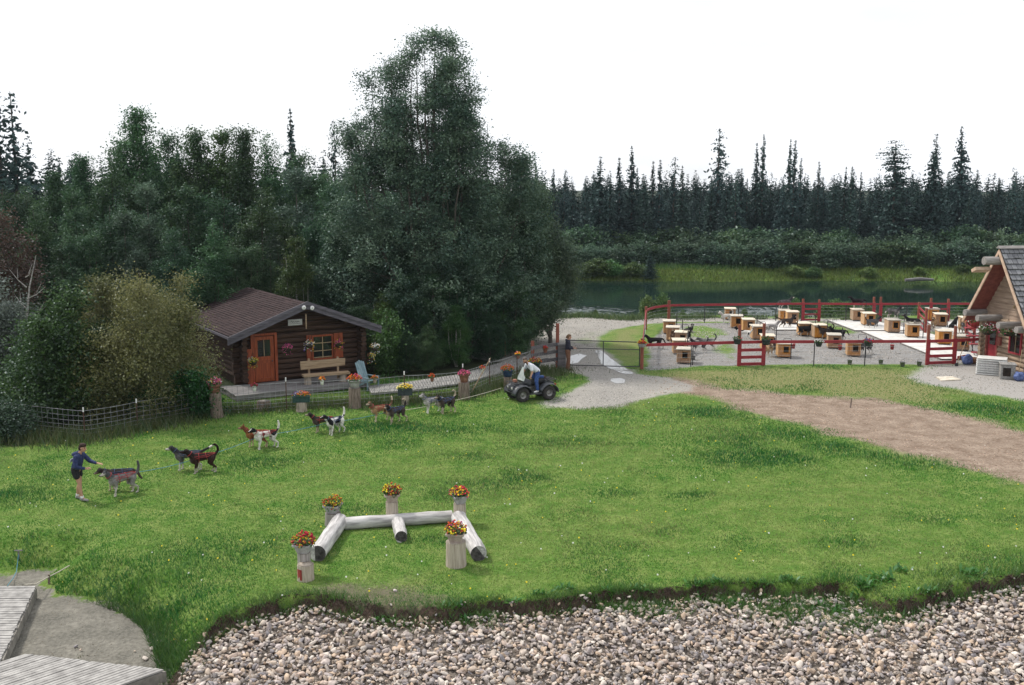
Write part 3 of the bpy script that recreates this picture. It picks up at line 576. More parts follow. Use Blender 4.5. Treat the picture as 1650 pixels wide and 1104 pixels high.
for px, ty, k in ((-50,280,0),(20,284,1),(62,292,3),(105,266,2),(150,240,2),(195,226,3),(238,160,2),(285,205,0),(330,196,2),(372,206,5),(405,194,2),(440,204,3),(490,238,0),(530,246,1),(575,262,2),(622,300,0)):
    broadleaf(px, ty, random.uniform(61, 65), k, special.get(px, SK), None if px in special else 'trees of the skyline left of the poplar', .80)
for px, ty, k in ((-60,330,1),(10,330,0),(70,320,3),(130,300,0),(190,312,1),(250,290,4),(312,292,0),(370,285,1),(430,292,3),(485,266,4),(540,288,0),(592,322,1),(650,300,0),(760,300,1)):
    broadleaf(px, ty, random.uniform(54.5, 58), k, SB, GB)
for px, ty, k, lb in ((-40,410,0,0),(40,402,3,0),(110,388,0,0),(165,350,1,0),(212,336,4,'silvery grey-green tree standing above the olive bush'),(290,362,0,0),(352,350,3,0),(420,372,1,0),(482,380,5,'brighter yellow-green tree rising right behind the cabin ridge'),(545,372,0,0),(604,392,1,0),(655,400,0,0)):
    broadleaf(px, ty, random.uniform(51.5, 53.5), k, lb or SB, None if lb else GB)
for px, ty, D, k in ((620,470,50.5,5),(655,440,51,0),(700,420,51.5,1),(755,410,52,0),(812,428,53,3),(735,490,49.5,5),(790,500,51,0),(690,520,48.5,3),(825,440,55,1),(812,505,53,0),(655,530,47.8,0),(360,440,52.5,0),(590,480,50.5,1)):
    broadleaf(px, ty, D, k, 'dark bushy tree with leaves down to the ground under the tall poplar', 'bushy trees under the tall poplar', 1.35)
# the tall poplar, its right neighbour and the grey-green willow by the road
def px_stems(D, cx, L_):
    b = at(cx, D); out = []
    for px, ty, z0, r, k, dy in L_: out.append((at(px, D).x-b.x, dy, z0, zat(ty, D), r, k))
    return b, out
b, st = px_stems(53, 706, [(706,50,2.,3.1,.42,0),(735,60,6.,1.4,.3,.4),(690,66,7.,1.3,.3,-.5),(638,98,3.,2.1,.42,-.4),(668,84,4.,2.1,.35,.2),(655,96,6.,1.6,.3,.6),(680,68,7.,1.6,.3,-.2),(725,95,3.,2.2,.4,-.9),(690,120,3.,2.4,.4,.8),(604,110,5.,1.3,.4,.6),(582,166,2.5,1.9,.45,0),(755,130,4.,1.9,.45,-.6),(788,182,2.,2.2,.45,.3),(815,225,1.5,2.4,.5,0),(842,250,1.2,2.0,.5,.5),(572,215,1.5,2.0,.5,.3),(640,170,1.5,2.6,.5,.9),(765,230,1.,2.8,.5,.9),(660,150,1.,2.9,.5,-1.2),(745,180,1.,3.1,.5,-1.4),(605,240,1.2,2.5,.5,-.6),(700,200,1,3.,.5,1.4)])
o = tree_proto('poplar_tree', 'tall airy poplar towering highest over the wood, sky showing through its crown', 'tree', 77, st, 4700, 62, .112, (.048,.092,.064), (.135,.195,.125), gap=.25, r0=.27, bark='bark', limbs=110, spray=(.5,.17)); o.location = (b.x, b.y, -.05); del o['h']
b, st = px_stems(56, 852, [(838,258,.8,1.9,.55,0),(815,285,.8,1.9,.55,.6),(858,318,1.2,1.7,.55,-.4),(872,300,2.2,1.4,.5,.8),(840,340,.5,1.9,.6,-1.)])
o = tree_proto('birch_tree', 'birch at the right flank of the tall poplar, stepping down to the road', 'tree', 78, st, 1250, 56, .118, (.038,.078,.044), (.095,.150,.080), gap=.2, r0=.15, bark='pale_bark'); o.location = (b.x, b.y, -.05); del o['h']
b, st = px_stems(57.5, 888, [(874,340,1.4,1.8,.5,0),(893,362,2.2,1.5,.5,-.3),(906,402,2.9,.9,.5,-.2),(862,400,.8,1.5,.55,-.9),(880,440,1.3,1.0,.55,-.8),(855,380,.6,1.6,.5,.8)])
o = tree_proto('willow_tree', 'grey-green willow leaning over the gravel road at the right end of the wood', 'tree', 79, st, 1100, 58, .108, (.050,.080,.050), (.120,.150,.085), gap=.15, r0=.12); o.location = (b.x, b.y, -.05); del o['h']
# bushes at the left
def bush(name, label, px, by, topy, width_px, seed, c1, c2, n=520, nleaf=36, size=.12, hang=0., cat='bush', lobes=6, flat=.5, gap=.15, bark='bark', group=None, r0=.06):
    p = on(px, by); h = zat(topy, p.y)-p.z; sc = p.y*1.03/1604; Rr = width_px*sc/2; S = rand_stems(seed, h, Rr, lobes, .12)
    S = [(a*1.15, b_*1.15, z0, z1, r*1.12, k*.7) for a, b_, z0, z1, r, k in S]
    o = tree_proto(name, label, cat, seed, S, n, nleaf, size, c1, c2, hang=hang, gap=gap, flat=flat, r0=r0, bark=bark, group=group, crown='foliage', spray=(.42,.2)); o.location = (p.x, p.y, p.z-.03); del o['h']; return o
bush('willow_bush', 'large olive brown bush with drooping twigs left of the log cabin', 236, 662, 427, 205, 301, (.105,.132,.044), (.245,.258,.100), 1900, 60, .085, .5, gap=.14)
bush('leafy_bush', 'dark green leafy bush between the olive bush and the wire fence corner', 120, 672, 470, 170, 302, (.018,.050,.016), (.060,.125,.032), 900, 50, .11)
bush('pale_willow', 'pale grey willow bush at the left edge of the wood', 2, 640, 445, 120, 303, (.085,.105,.085), (.20,.23,.19), 620, 36, .11, .3)
bush('reddish_bush', 'reddish brown thin-leaved bush behind the bare dead tree', 22, 610, 345, 120, 304, (.070,.045,.030), (.165,.110,.075), 560, 34, .11, .2, gap=.25)
bush('low_bush', 'low dark bush in front of the wire fence at the left edge', 8, 706, 652, 86, 305, (.028,.055,.030), (.085,.125,.065), 240, 40, .08)
bush('low_bush', 'low dark leafy bush just behind the wire fence below the olive bush', 262, 668, 610, 110, 306, (.014,.040,.014), (.045,.095,.028), 330, 40, .10)
bush('low_bush', 'small dark bush pressing against the left stump post', 310, 672, 600, 66, 307, (.016,.050,.012), (.050,.115,.022), 220, 34, .11)
bush('leafy_bush', 'mid green bush behind the wire fence left of its corner post', 62, 668, 560, 110, 308, (.020,.052,.02), (.060,.115,.04), 420, 34, .13)
bush('climbing_shrub', 'bright green leafy shrub by the right corner of the log cabin', 624, 600, 500, 44, 309, (.030,.080,.018), (.075,.155,.040), 160, 34, .12)
# the bare dead tree
p = on(54, 640); t = thing('dead_tree', 'bare dead grey tree with a few forked branches at the left edge', 'tree', (p.x, p.y, p.z)); m = MB(); r_ = random.Random(3)
h = zat(412, p.y); pts = [(0,0,-.1),(.05,.05,h*.3),(-.05,0,h*.55),(.15,.05,h*.78),(.5,.1,h)]
m.tube(pts, [.09,.075,.055,.035,.012], 6); t2 = m.build('trunk', MT['pale_bark'], t); m = MB()
for z, dx, dz in ((.35,.9,.5),(.45,-.8,.9),(.55,.9,.7),(.62,-.6,.7),(.7,.75,.5),(.78,-.5,.8),(.85,.45,.35)):
    q = Vector((.05, 0, h*z)); e = q+Vector((dx, r_.uniform(-.4,.4), dz)); m.tube([q, (q+e)/2+Vector((0,0,-.08)), e], [.03,.02,.006], 5); m.tube([(q+e)/2, (q+e)/2+Vector((dx*.2, .2, .4))], [.014,.005], 4)
m.build('branches', MT['pale_bark'], t)
# spruces
def spruce_mesh(seed, H_, rm, dens=1., z0=.06, shape=.9, droop=.35, club=0., sparse=0., spire=.0):
    rs = np.random.RandomState(seed); P, Sz = [], []; z = z0*H_
    while z < H_*.995:
        t = z/H_; rr = rm*(min(1, (t-z0+.06)/.16)**.6)*max(.02, (1-t))**shape*(1-spire*min(1, t*1.6))+.07
        if club and t > .84: rr += club*math.sin(min(1, (t-.84)/.16)*math.pi)
        nb = max(3, int((5+rr*3.)*dens))
        for b_ in range(nb):
            if rs.rand() < sparse*(1-abs(t-.5)): continue
            th = rs.rand()*6.283; l = rr*(.55+.6*rs.rand()); k = max(2, int(l*5.5))
            for j in range(k):
                u = (j+.6*rs.rand()+.3)/k; zz = z-droop*l*u*u+.10*l*(u**3)+rs.randn()*.05
                P.append((l*u*math.cos(th)+rs.randn()*.05, l*u*math.sin(th)+rs.randn()*.05, zz)); Sz.append(.44*(1.1-.35*u)*(.42+.58*min(1, (1-t)*5)))
        z += .26*(.7+.6*rs.rand())
    P = np.array(P); n = len(P); f = rs.rand(n, 1); col = np.array([.020,.040,.037])+np.array([.036,.058,.048])*f
    V, C = leaf_cards(P, np.array(Sz)*1.15, col, rs, .15, .5, .35); return V, C
SPR = {'full':(901,16,3.2,1.1,.03,1.0,.35,0,0,0), 'spire':(902,16,3.1,1.05,.03,1.05,.4,.0,.05,.25), 'thin':(903,16,2.0,1.,.05,.95,.4,.12,.1,.2), 'sparse':(904,16,2.4,.7,.22,.55,.35,.25,.42,.1), 'round':(905,16,2.6,.8,.15,.33,.15,.6,.3,0), 'broad':(906,16,3.5,1.15,.02,.9,.4,.1,0,.05)}
def spruce(px, topy, D, kind, label, group=None, wide=1., base=None):
    def make():
        a = SPR[kind]; V, C = spruce_mesh(*a); root = thing('spruce_tree', label, 'tree'); m = MB(); r_ = random.Random(a[0])
        m.tube([(0,0,-.3),(.03,.02,5),(-.03,0,10),(0,0,15.9)], [.19,.15,.09,.015], 7); m.build('trunk', MT['bark'], root)
        link('crown', np_mesh('crown', V, np.arange(len(V)).reshape(-1, 4), MT['needle'], C), root); return root
    p = at(px, D); z = Hs(p.x, p.y); h = zat(topy, D)-z
    o = place(('s', kind), make, (p.x, p.y, z-.1), h/16, random.uniform(0, 6.28), label, group, min(1.1, h/16)*wide*random.uniform(.8,1.15)); o.rotation_euler.x = random.gauss(0, .018); o.rotation_euler.y = random.gauss(0, .02); return o
random.seed(33)
spruce(14, 138, 74, 'sparse', 'tall spruce with a bare trunk, left one of the pair at the left edge', None, 1.1)
spruce(41, 142, 75, 'sparse', 'tall spruce with a bare trunk, right one of the pair at the left edge', None, 1.15)
spruce(105, 254, 72, 'full', 'small dark spruce tip beside the pair of tall spruces', None, .8)
spruce(475, 168, 68, 'spire', 'pointed spruce rising above the wood over the cabin roof', None, 1.1)
spruce(548, 188, 70, 'sparse', 'slim bare-stemmed spruce just left of the tall poplar', None, .8)
spruce(861, 258, 90, 'full', 'spruce peering over the right shoulder of the poplar', None, .8)
UN = {1153:('sparse','tall ragged spruce with a crooked top, tallest one left of the twin pair'),1216:('spire','left one of the twin spruces standing close together across the river'),1224:('thin','right taller one of the twin spruces standing close together across the river'),
 1438:('round','bushy round-topped spruce across the river'),1496:('broad','tall pointed spruce between the round-topped one and the tallest one'),1544:('broad','tallest dense spruce across the river, near the shingled roof'),
 1269:('spire','tall dark spruce with a doubled tip midway along the far row'),1274:('thin','slim tip pressed against the tall dark spruce midway along the far row'),965:('full','dense broad spruce at the left end of the far row'),1016:('spire','spruce with a long needle-thin tip at the left part of the far row'),
 1588:('sparse','open bare-branched spruce just above the shingled roof ridge'),1626:('sparse','thin open spruce over the shingled roof at the right edge')}
LS = 'dark slender spruce in the dense row across the river'; GS = 'spruces in the row across the river'
for px, ty, kd in ((892,270,'thin'),(906,273,'thin'),(922,292,'full'),(942,285,'thin'),(965,250,'full'),(980,280,'thin'),(998,251,'spire'),(1016,232,'spire'),(1025,268,'thin'),(1038,278,'full'),(1050,257,'spire'),(1059,255,'thin'),(1081,250,'sparse'),(1097,264,'spire'),(1125,292,'thin'),(1142,288,'full'),
   (1153,203,'sparse'),(1175,279,'thin'),(1183,274,'sparse'),(1193,269,'thin'),(1216,227,'spire'),(1224,214,'thin'),(1238,292,'full'),(1254,300,'full'),(1269,221,'spire'),(1274,223,'thin'),(1284,252,'thin'),(1304,288,'full'),(1314,258,'thin'),(1326,300,'full'),(1342,280,'full'),(1355,266,'spire'),(1366,266,'thin'),(1383,275,'thin'),(1396,312,'full'),
   (1438,224,'round'),(1455,300,'full'),(1474,302,'thin'),(1496,215,'broad'),(1512,296,'full'),(1544,202,'broad'),(1568,306,'full'),(1588,276,'sparse'),(1606,318,'thin'),(1626,273,'sparse'),(1633,284,'thin'),(1647,306,'full'),(1670,300,'broad'),(1700,290,'spire')):
    kd, lb = UN.get(px, (kd, LS)); spruce(px, ty, random.uniform(124, 132), kd, lb, None if px in UN else GS, 1.25 if kd in ('full','spire','broad') else 1.15)
for i in range(92):
    px = 880+i*9.1+random.uniform(-6, 6); spruce(px, random.uniform(282, 348), random.uniform(126, 146), random.choice(['full','thin','broad','full']), LS, GS, random.uniform(1.1, 1.5))
spruce(1048, 402, 113, 'full', 'small young spruce on the grassy far shore', None, 2.2)
# the leafy understorey across the river
def shrub(px, topy, D, label, group, wide=1., k=0, name='willow_shrub'):
    p = at(px, D); z = Hs(p.x, p.y); h = max(.6, zat(topy, D)-z)
    c = (((.038,.080,.050),(.105,.165,.095)), ((.034,.076,.036),(.092,.150,.065)), ((.05,.11,.028),(.12,.19,.055)))[k]
    return place((name, k), lambda: tree_proto(name, label, 'shrub', 500+k, [(a*1.1, b_*1.1, .05, z1, r*1.15, kk*.6) for a, b_, z0, z1, r, kk in rand_stems(500+k, 3.4, 1.9, 6, .1)], 300, 24, .24, *c, gap=.1, r0=.05, limbs=12, crown='foliage', spray=(.4,.24)),
        (p.x, p.y, z-.05), h/3.4, random.uniform(0, 6.28), label, group, h/3.4*wide)
for i in range(58):
    px = 905+i*14+random.uniform(-5, 5); shrub(px, random.uniform(384, 400), random.uniform(117, 119.5), 'grey-green willow shrub in the low belt before the far spruces', 'willow shrubs along the far bank', random.uniform(1., 1.35), random.choice([0,0,1]))
for i in range(34):
    px = 895+i*24+random.uniform(-8, 8); shrub(px, random.uniform(366, 384), random.uniform(122, 124.5), 'taller leafy shrub at the foot of the far spruces', 'taller shrubs at the foot of the spruces', random.uniform(1., 1.3), random.choice([0,1]))
for px, ty, lb in ((945,424,'leafy shrub on the far shore, nearest the wood'),(965,418,'leafy shrub on the far shore, second from the wood'),(985,420,'leafy shrub on the far shore just before the small young spruce'),(1020,424,'low leafy shrub at the foot of the small young spruce'),(1278,428,'rounded low shrub alone on the grassy far shore'),(1310,431,'small low shrub beside the rounded one on the far shore'),(1480,430,'low shrub near the driftwood on the far shore'),(1552,426,'low shrub on the far shore by the barge board of the roof'),(1400,431,'low shrub midway on the grassy far shore')):
    shrub(px, ty, 114, lb, None, 1.5, 2, 'shore_shrub')
# pale willow saplings on the near shore
for px, ty, by, lb in ((1043,478,507,'thin pale willow sapling at the curved corner of the red fence'),(1068,474,507,'pale willow sapling just inside the curved corner of the red fence'),(1200,497,506,'short pale sapling on the near shore behind the dog yard'),(1282,482,510,'grassy tall sapling behind the dogs on the yard roofs'),(1345,484,508,'broad pale sapling right of the far red gate'),(1365,487,508,'pale bush filling the shore behind a black dog'),(1330,492,509,'small pale bush by the right post of the far gate'),(1555,488,510,'yellow-green sapling on the shore left of the right cabin'),(1432,492,509,'low pale bush behind the dog on a roof'),(1395,490,509,'low pale bush left of the narrow red gate'),(1480,492,509,'low pale bush by the slanted red gate'),(960,500,508,'small weedy sapling at the road edge by the river'),(1100,500,508,'low weedy sapling behind the left dog houses')):
    shrub(px, ty, 71, lb, None, .95 if px > 1300 else .6, 2, 'sapling')

# the wood that runs on behind the row, one mass
rs = np.random.RandomState(8); VV, CC = [], []
base = [spruce_mesh(950+i, 15, 3.2, .5, .03, .8, .35) for i in range(3)]
for i in range(330):
    V, C = base[i % 3]; D = 150+rs.rand()*70; px = 620+rs.rand()*1200; p = at(px, D); k = .56+.26*rs.rand(); th = rs.rand()*6.28; c_, s_ = math.cos(th), math.sin(th)
    Q = V*np.array([1.15,1.15,k]); VV.append(np.stack([Q[:,0]*c_-Q[:,1]*s_+p.x, Q[:,0]*s_+Q[:,1]*c_+p.y, Q[:,2]+Hs(p.x, p.y)], -1)); CC.append(C)
for i in range(110):
    V, C = base[i % 3]; D = 84+rs.rand()*50; px = -140+rs.rand()*860; p = at(px, D); k = .62+.3*rs.rand()
    VV.append(V*np.array([1.2,1.2,k])+np.array([p.x, p.y, 0])); CC.append(C)
V = np.concatenate(VV); tag(link('far_wood', np_mesh('far_wood', V, np.arange(len(V)).reshape(-1, 4), MT['needle'], np.concatenate(CC))), kind='stuff')
# ------------------------------------------------------------------ wood, metal, paint
MT['old_log'] = mat('dark_log', (.022,.013,.009), (.07,.038,.024), 5, .85, .4, (.25,3,3))
MT['log_end'] = mat('log_end', (.10,.06,.035), (.20,.13,.08), 7, .9, .3)
MT['grey_wood'] = mat('grey_wood', (.10,.095,.095), (.23,.22,.215), 5, .9, .4, (.3,4,4))
MT['grey_wood_y'] = mat('weathered_board', (.15,.145,.14), (.31,.30,.285), 5, .9, .4, (4,.3,4))
MT['fence_grey'] = mat('dark_grey_rail', (.075,.07,.072), (.17,.16,.165), 5, .9, .3, (.4,4,4))
MT['bleached'] = mat('bleached_log', (.17,.16,.16), (.56,.54,.525), 3.2, .9, .35, (.45,4,4), detail=9, lo=.28, hi=.62)
MT['stump'] = mat('stump_wood', (.20,.165,.13), (.42,.36,.30), 5, .92, .5, (4,4,.35))
MT['stump_dark'] = mat('stump_bark', (.10,.075,.06), (.26,.205,.17), 6, .92, .7, (3,3,.5))
MT['cut'] = mat('cut_wood_end', (.13,.11,.095), (.27,.24,.21), 9, .9, .3)
MT['door'] = mat('varnished_door', (.17,.030,.006), (.30,.066,.016), 4, .5, .15, (6,6,.5), spec=.4)
MT['shutter'] = mat('red_brown_board', (.17,.035,.012), (.30,.07,.025), 4, .6, .2, (6,6,.5))
MT['bench'] = mat('bench_plank', (.22,.15,.09), (.38,.28,.185), 5, .8, .3, (.4,5,5))
MT['glass'] = mat('window_glass', (.010,.012,.012), (.02,.024,.022), 2, .06, 0, spec=.6)
MT['pale_paint'] = mat('pale_sash', (.30,.22,.12), (.42,.32,.19), 6, .6)
MT['white'] = mat('white_paint', (.62,.62,.60), (.80,.80,.78), 6, .5)
MT['cream'] = mat('sign_board', (.30,.30,.28), (.42,.42,.40), 6, .8)
MT['ink'] = mat('sign_ink', (.03,.03,.03), (.06,.06,.06), 6, .8)
MT['barge'] = mat('dark_fascia', (.060,.055,.068), (.13,.12,.14), 5, .7, .3, (.3,4,4))
MT['iron'] = mat('dark_iron', (.025,.025,.028), (.06,.06,.065), 9, .55, .1, metal=.4, spec=.5)
MT['rust'] = mat('rusty_post', (.05,.03,.025), (.12,.075,.055), 12, .8, .2)
MT['wire'] = mat('galvanised_wire', (.34,.35,.36), (.55,.56,.57), 5, .45, 0, metal=.3)
MT['wire_dim'] = mat('dull_wire', (.17,.175,.18), (.32,.33,.34), 5, .5, 0, metal=.2)
MT['blue_paint'] = mat('blue_grey_paint', (.13,.20,.23), (.22,.31,.34), 5, .6, .1)
MT['red_post'] = mat('red_brown_post', (.16,.05,.035), (.30,.10,.065), 6, .8, .2, (4,4,.4))
MT['red_rail'] = mat('red_rail_paint', (.20,.018,.026), (.33,.038,.048), 5, .6, .15, (.4,4,4))
def shingle_mat(name, cols, rw, rh, bump=.6):
    """courses of shingles; u runs along the eave, v down the slope (both in metres, in the UV map)"""
    m = bpy.data.materials.new(name); m.use_nodes = True; nt = m.node_tree; b = nt.nodes['Principled BSDF']; L = nt.links.new; b.inputs['Roughness'].default_value = .92; b.inputs['Specular IOR Level'].default_value = .2
    uv = N(nt, 'ShaderNodeUVMap'); br = N(nt, 'ShaderNodeTexBrick'); br.offset = .5; br.inputs['Scale'].default_value = 1
    for k, v in (('Color1', (*cols[0], 1)), ('Color2', (*cols[1], 1)), ('Mortar', (*cols[2], 1)), ('Mortar Size', .012), ('Brick Width', rw), ('Row Height', rh), ('Bias', 0.)): br.inputs[k].default_value = v
    L(uv.outputs[0], br.inputs['Vector']); nz = N(nt, 'ShaderNodeTexNoise', Scale=2.2, Detail=5.); L(uv.outputs[0], nz.inputs['Vector'])
    mr = N(nt, 'ShaderNodeMapRange'); mr.inputs['To Min'].default_value = .55; mr.inputs['To Max'].default_value = 1.45; L(nz.outputs['Fac'], mr.inputs['Value'])
    mu = N(nt, 'ShaderNodeMix', data_type='RGBA', blend_type='MULTIPLY'); mu.inputs['Factor'].default_value = 1; L(br.outputs['Color'], mu.inputs['A']); L(mr.outputs[0], mu.inputs['B']); L(mu.outputs['Result'], b.inputs['Base Color'])
    return m
def shingle_slope(name, e0, e1, r0, r1, mats, parent, rows, thick=.05, rng_=None):
    """overlapping courses from the eave (e0-e1) up to the ridge (r0-r1), each lifted at its lower edge"""
    e0, e1, r0, r1 = map(Vector, (e0, e1, r0, r1)); nrm = (e1-e0).cross(r0-e0).normalized()
    if nrm.z < 0: nrm = -nrm
    bm = bmesh.new(); uvl = bm.loops.layers.uv.new('UVMap'); W_ = (e1-e0).length; S_ = (r0-e0).length; r_ = rng_ or random.Random(1)
    def quad(ps, us):
        f = bm.faces.new([bm.verts.new(p) for p in ps])
        for l, u in zip(f.loops, us): l[uvl].uv = u
    nseg = 26
    for i in range(rows):
        t0, t1 = i/rows, (i+1)/rows
        for j in range(nseg):
            a, b = j/nseg, (j+1)/nseg; lift = thick*(.75+.5*r_.random()); dt = r_.uniform(-.06, .06)/rows
            A = e0.lerp(r0, t0+dt).lerp(e1.lerp(r1, t0+dt), a)+nrm*lift; B = e0.lerp(r0, t0+dt).lerp(e1.lerp(r1, t0+dt), b)+nrm*lift
            C = e0.lerp(r0, t1).lerp(e1.lerp(r1, t1), b)+nrm*.012; D = e0.lerp(r0, t1).lerp(e1.lerp(r1, t1), a)+nrm*.012
            quad([A,B,C,D], [(a*W_,t0*S_),(b*W_,t0*S_),(b*W_,t1*S_),(a*W_,t1*S_)]); Al, Bl = A-nrm*lift, B-nrm*lift
            quad([Al,Bl,B,A], [(a*W_,t0*S_),(b*W_,t0*S_),(b*W_,t0*S_+.02),(a*W_,t0*S_+.02)])
    dn = -nrm*.09; quad([e0,r0,r1,e1], [(0,0)]*4); quad([e0+dn,e1+dn,r1+dn,r0+dn], [(0,0)]*4)
    for p, q in ((e0,e1),(e1,r1),(r0,e0)): quad([p,q,q+dn,p+dn], [(0,0)]*4)
    me = bpy.data.meshes.new(name); bm.to_mesh(me); bm.free(); me.materials.append(mats); return link(name, me, parent)
MT['shingle_brown'] = shingle_mat('brown_shingles', ((.033,.021,.022),(.054,.034,.034),(.012,.008,.008)), .28, .14)
MT['shingle_grey'] = shingle_mat('grey_shakes', ((.13,.13,.14),(.25,.25,.265),(.03,.03,.032)), .26, .30)
# ------------------------------------------------------------------ the log cabin
CB = thing('log_cabin', 'dark log cabin with brown shingled gable roof, porch and varnished door', 'cabin', (-12.2, 42.6, 0), R(32))
CU = Vector((math.cos(R(32)), math.sin(R(32)), 0)); CN = Vector((-CU.y, CU.x, 0))
def cw(x, y, z): return Vector((-12.2, 42.6, 0))+CU*x+CN*y+Vector((0,0,z))
rl = random.Random(9); ze, za, WY = 2.52, 3.80, .8
m = MB(); lz = .22
def roofz(x): return ze+(za-ze)*(1-abs(x-3.5)/3.5)
for i in range(9):       # front and side log courses, ends crossing at the corners
    z = .40+i*.235
    if z < 2.5:
        for x0, x1 in (((.35+rl.uniform(-.1,.1), 1.16),(2.2, 6.65+rl.uniform(-.15,.1))) if z < 2.34 else ((.3, 6.7),)):
            m.tube([(x0,WY,z),(x1,WY,z+rl.uniform(-.015,.015))], [.135*rl.uniform(.94,1.04)]*2, 12)
        m.tube([(.7,.35-rl.uniform(0,.15),z+.11),(.7,8.4,z+.11)], [.13]*2, 12); m.tube([(6.3,.3-rl.uniform(0,.2),z+.11),(6.3,8.4,z+.11)], [.13]*2, 12); m.tube([(.4,8,z),(6.6,8,z)], [.13]*2, 10)
for i in range(5):
    z = 2.55+i*.22; half = 3.5*(1-(z-ze+.12)/(za-ze))-.1
    if half > .2: m.tube([(3.5-half,WY,z),(3.5+half,WY,z)], [.125]*2, 10); m.tube([(3.5-half,8,z),(3.5+half,8,z)], [.125]*2, 8)
m.build('log_wall', MT['old_log'], CB)
m = MB(); m.box((3.5,4.4,1.2),(5.3,7.0,2.4)); m.build('interior', MT['old_log'], CB)
rf = shingle_slope('roof', (0,0,ze), (0,8.6,ze), (3.5,0,za), (3.5,8.6,za), MT['shingle_brown'], CB, 24, .035); rf2 = shingle_slope('roof', (7,8.6,ze), (7,0,ze), (3.5,8.6,za), (3.5,0,za), MT['shingle_brown'], CB, 24, .035)
m = MB()
for sgn, x0 in ((1,-.12),(-1,7.12)):
    for dy, dz, hh_ in ((-.06,.0,.30),(-.12,.06,.16)):
        a = Vector((x0, dy, ze-.05+dz)); b = Vector((3.5, dy, za+.03+dz)); m.prism([a, b, b+Vector((0,0,-hh_)), a+Vector((0,0,-hh_))], (0,.055,0))
m.build('barge_board', MT['barge'], CB)
m = MB(); m.prism([(-.07,-.02,ze-.12),(-.02,-.02,ze-.12),(-.02,-.02,ze-.01),(-.07,-.02,ze-.01)], (0,8.6,0)); m.build('fascia', MT['barge'], CB)
m = MB()
for x in (1.6, 3.5, 5.4, .75, 6.3): m.tube([(x,.02,roofz(x)-.27),(x,8.4,roofz(x)-.27)], [.10]*2, 10)
m.build('roof_beam', MT['old_log'], CB)
m = MB(); m.tube([(3.5,.12,3.3),(3.5,.12,2.62)], [.035,.03], 8); m.build('gable_peg', MT['bench'], CB)
dr = MB(); dr.box((1.68,WY-.13,1.32),(.93,.06,2.06)); d = dr.build('door', MT['door'], CB); m = MB()
for x in (1.32, 2.04): m.box((x,WY-.17,1.32),(.14,.03,2.04))
for z in (.40, 1.22, 2.27): m.box((1.68,WY-.172,z),(.58,.03,.15))
m.build('door_frame', MT['door'], d); m = MB(); m.box((1.68,WY-.165,1.82),(.58,.012,.74)); m.build('door_glass', MT['glass'], d)
m = MB(); m.box((1.68,WY-.18,1.82),(.02,.02,.74)); m.build('glazing_bar', MT['pale_paint'], d); m = MB(); m.ball((2.03,WY-.22,1.22),.035); m.build('handle', MT['iron'], d)
m = MB(); m.box((1.14,WY-.16,1.3),(.12,.14,2.2)); m.box((2.22,WY-.16,1.3),(.12,.14,2.2)); m.box((1.68,WY-.16,2.44),(1.2,.14,.1)); m.build('door_casing', MT['shutter'], CB)
m = MB(); m.box((.96,WY-.3,1.05),(.2,.04,1.6)); m.build('side_panel', MT['shutter'], CB)
wn = MB(); wn.box((4.45,WY-.13,1.64),(1.0,.03,1.08)); wn = wn.build('window', MT['glass'], CB); m = MB()
for x in (3.97,4.93): m.box((x,WY-.16,1.64),(.07,.05,1.1))
for z in (1.1,2.18): m.box((4.45,WY-.16,z),(1.03,.055,.08))
m.build('window_frame', MT['shutter'], wn); m = MB(); m.box((4.45,WY-.17,1.64),(.03,.02,1.0)); m.box((4.45,WY-.172,1.48),(.9,.02,.03)); m.box((4.45,WY-.172,1.84),(.9,.02,.03)); m.box((4.45,WY-.172,1.18),(.9,.02,.03)); m.build('glazing_bar', MT['pale_paint'], wn)
for x in (5.22, 3.78):
    m = MB(); m.box((x,WY-.18,1.66),(.44 if x > 5 else .22,.04,1.16)); m.build('shutter', MT['shutter'], CB)
for x in (3.33, 3.72):
    m = MB(); m.lathe([(.0,0),(.085,.0),(.10,.03),(.085,.07),(.03,.12),(.02,.16)], n=16, M=Matrix.Translation((x,-.15,3.62 if x < 3.5 else 3.58)) @ Matrix.Rotation(R(-90),4,'X')); fl = m.build('floodlight', MT['white'], CB)
    m = MB(); m.lathe([(.0,-.004),(.028,-.004),(.03,.01)], n=10, M=Matrix.Translation((x,-.152,3.62 if x < 3.5 else 3.58)) @ Matrix.Rotation(R(-90),4,'X')); m.build('lens', MT['cream'], fl)
sn = MB(); sn.box((3.05,.3,2.93),(.66,.03,.27)); s_ = sn.build('sign_board', MT['cream'], CB); m = MB()
m.tube([(2.84,.27,2.95),(2.88,.27,3.01),(2.93,.27,2.92),(2.97,.27,2.99),(3.02,.27,2.93),(3.07,.27,2.98),(3.12,.27,2.93),(3.18,.27,2.97),(3.24,.27,2.94)], [.012]*9, 4); m.tube([(2.8,.27,2.87),(3.28,.27,2.87)], [.006]*2, 4); m.build('lettering', MT['ink'], s_)
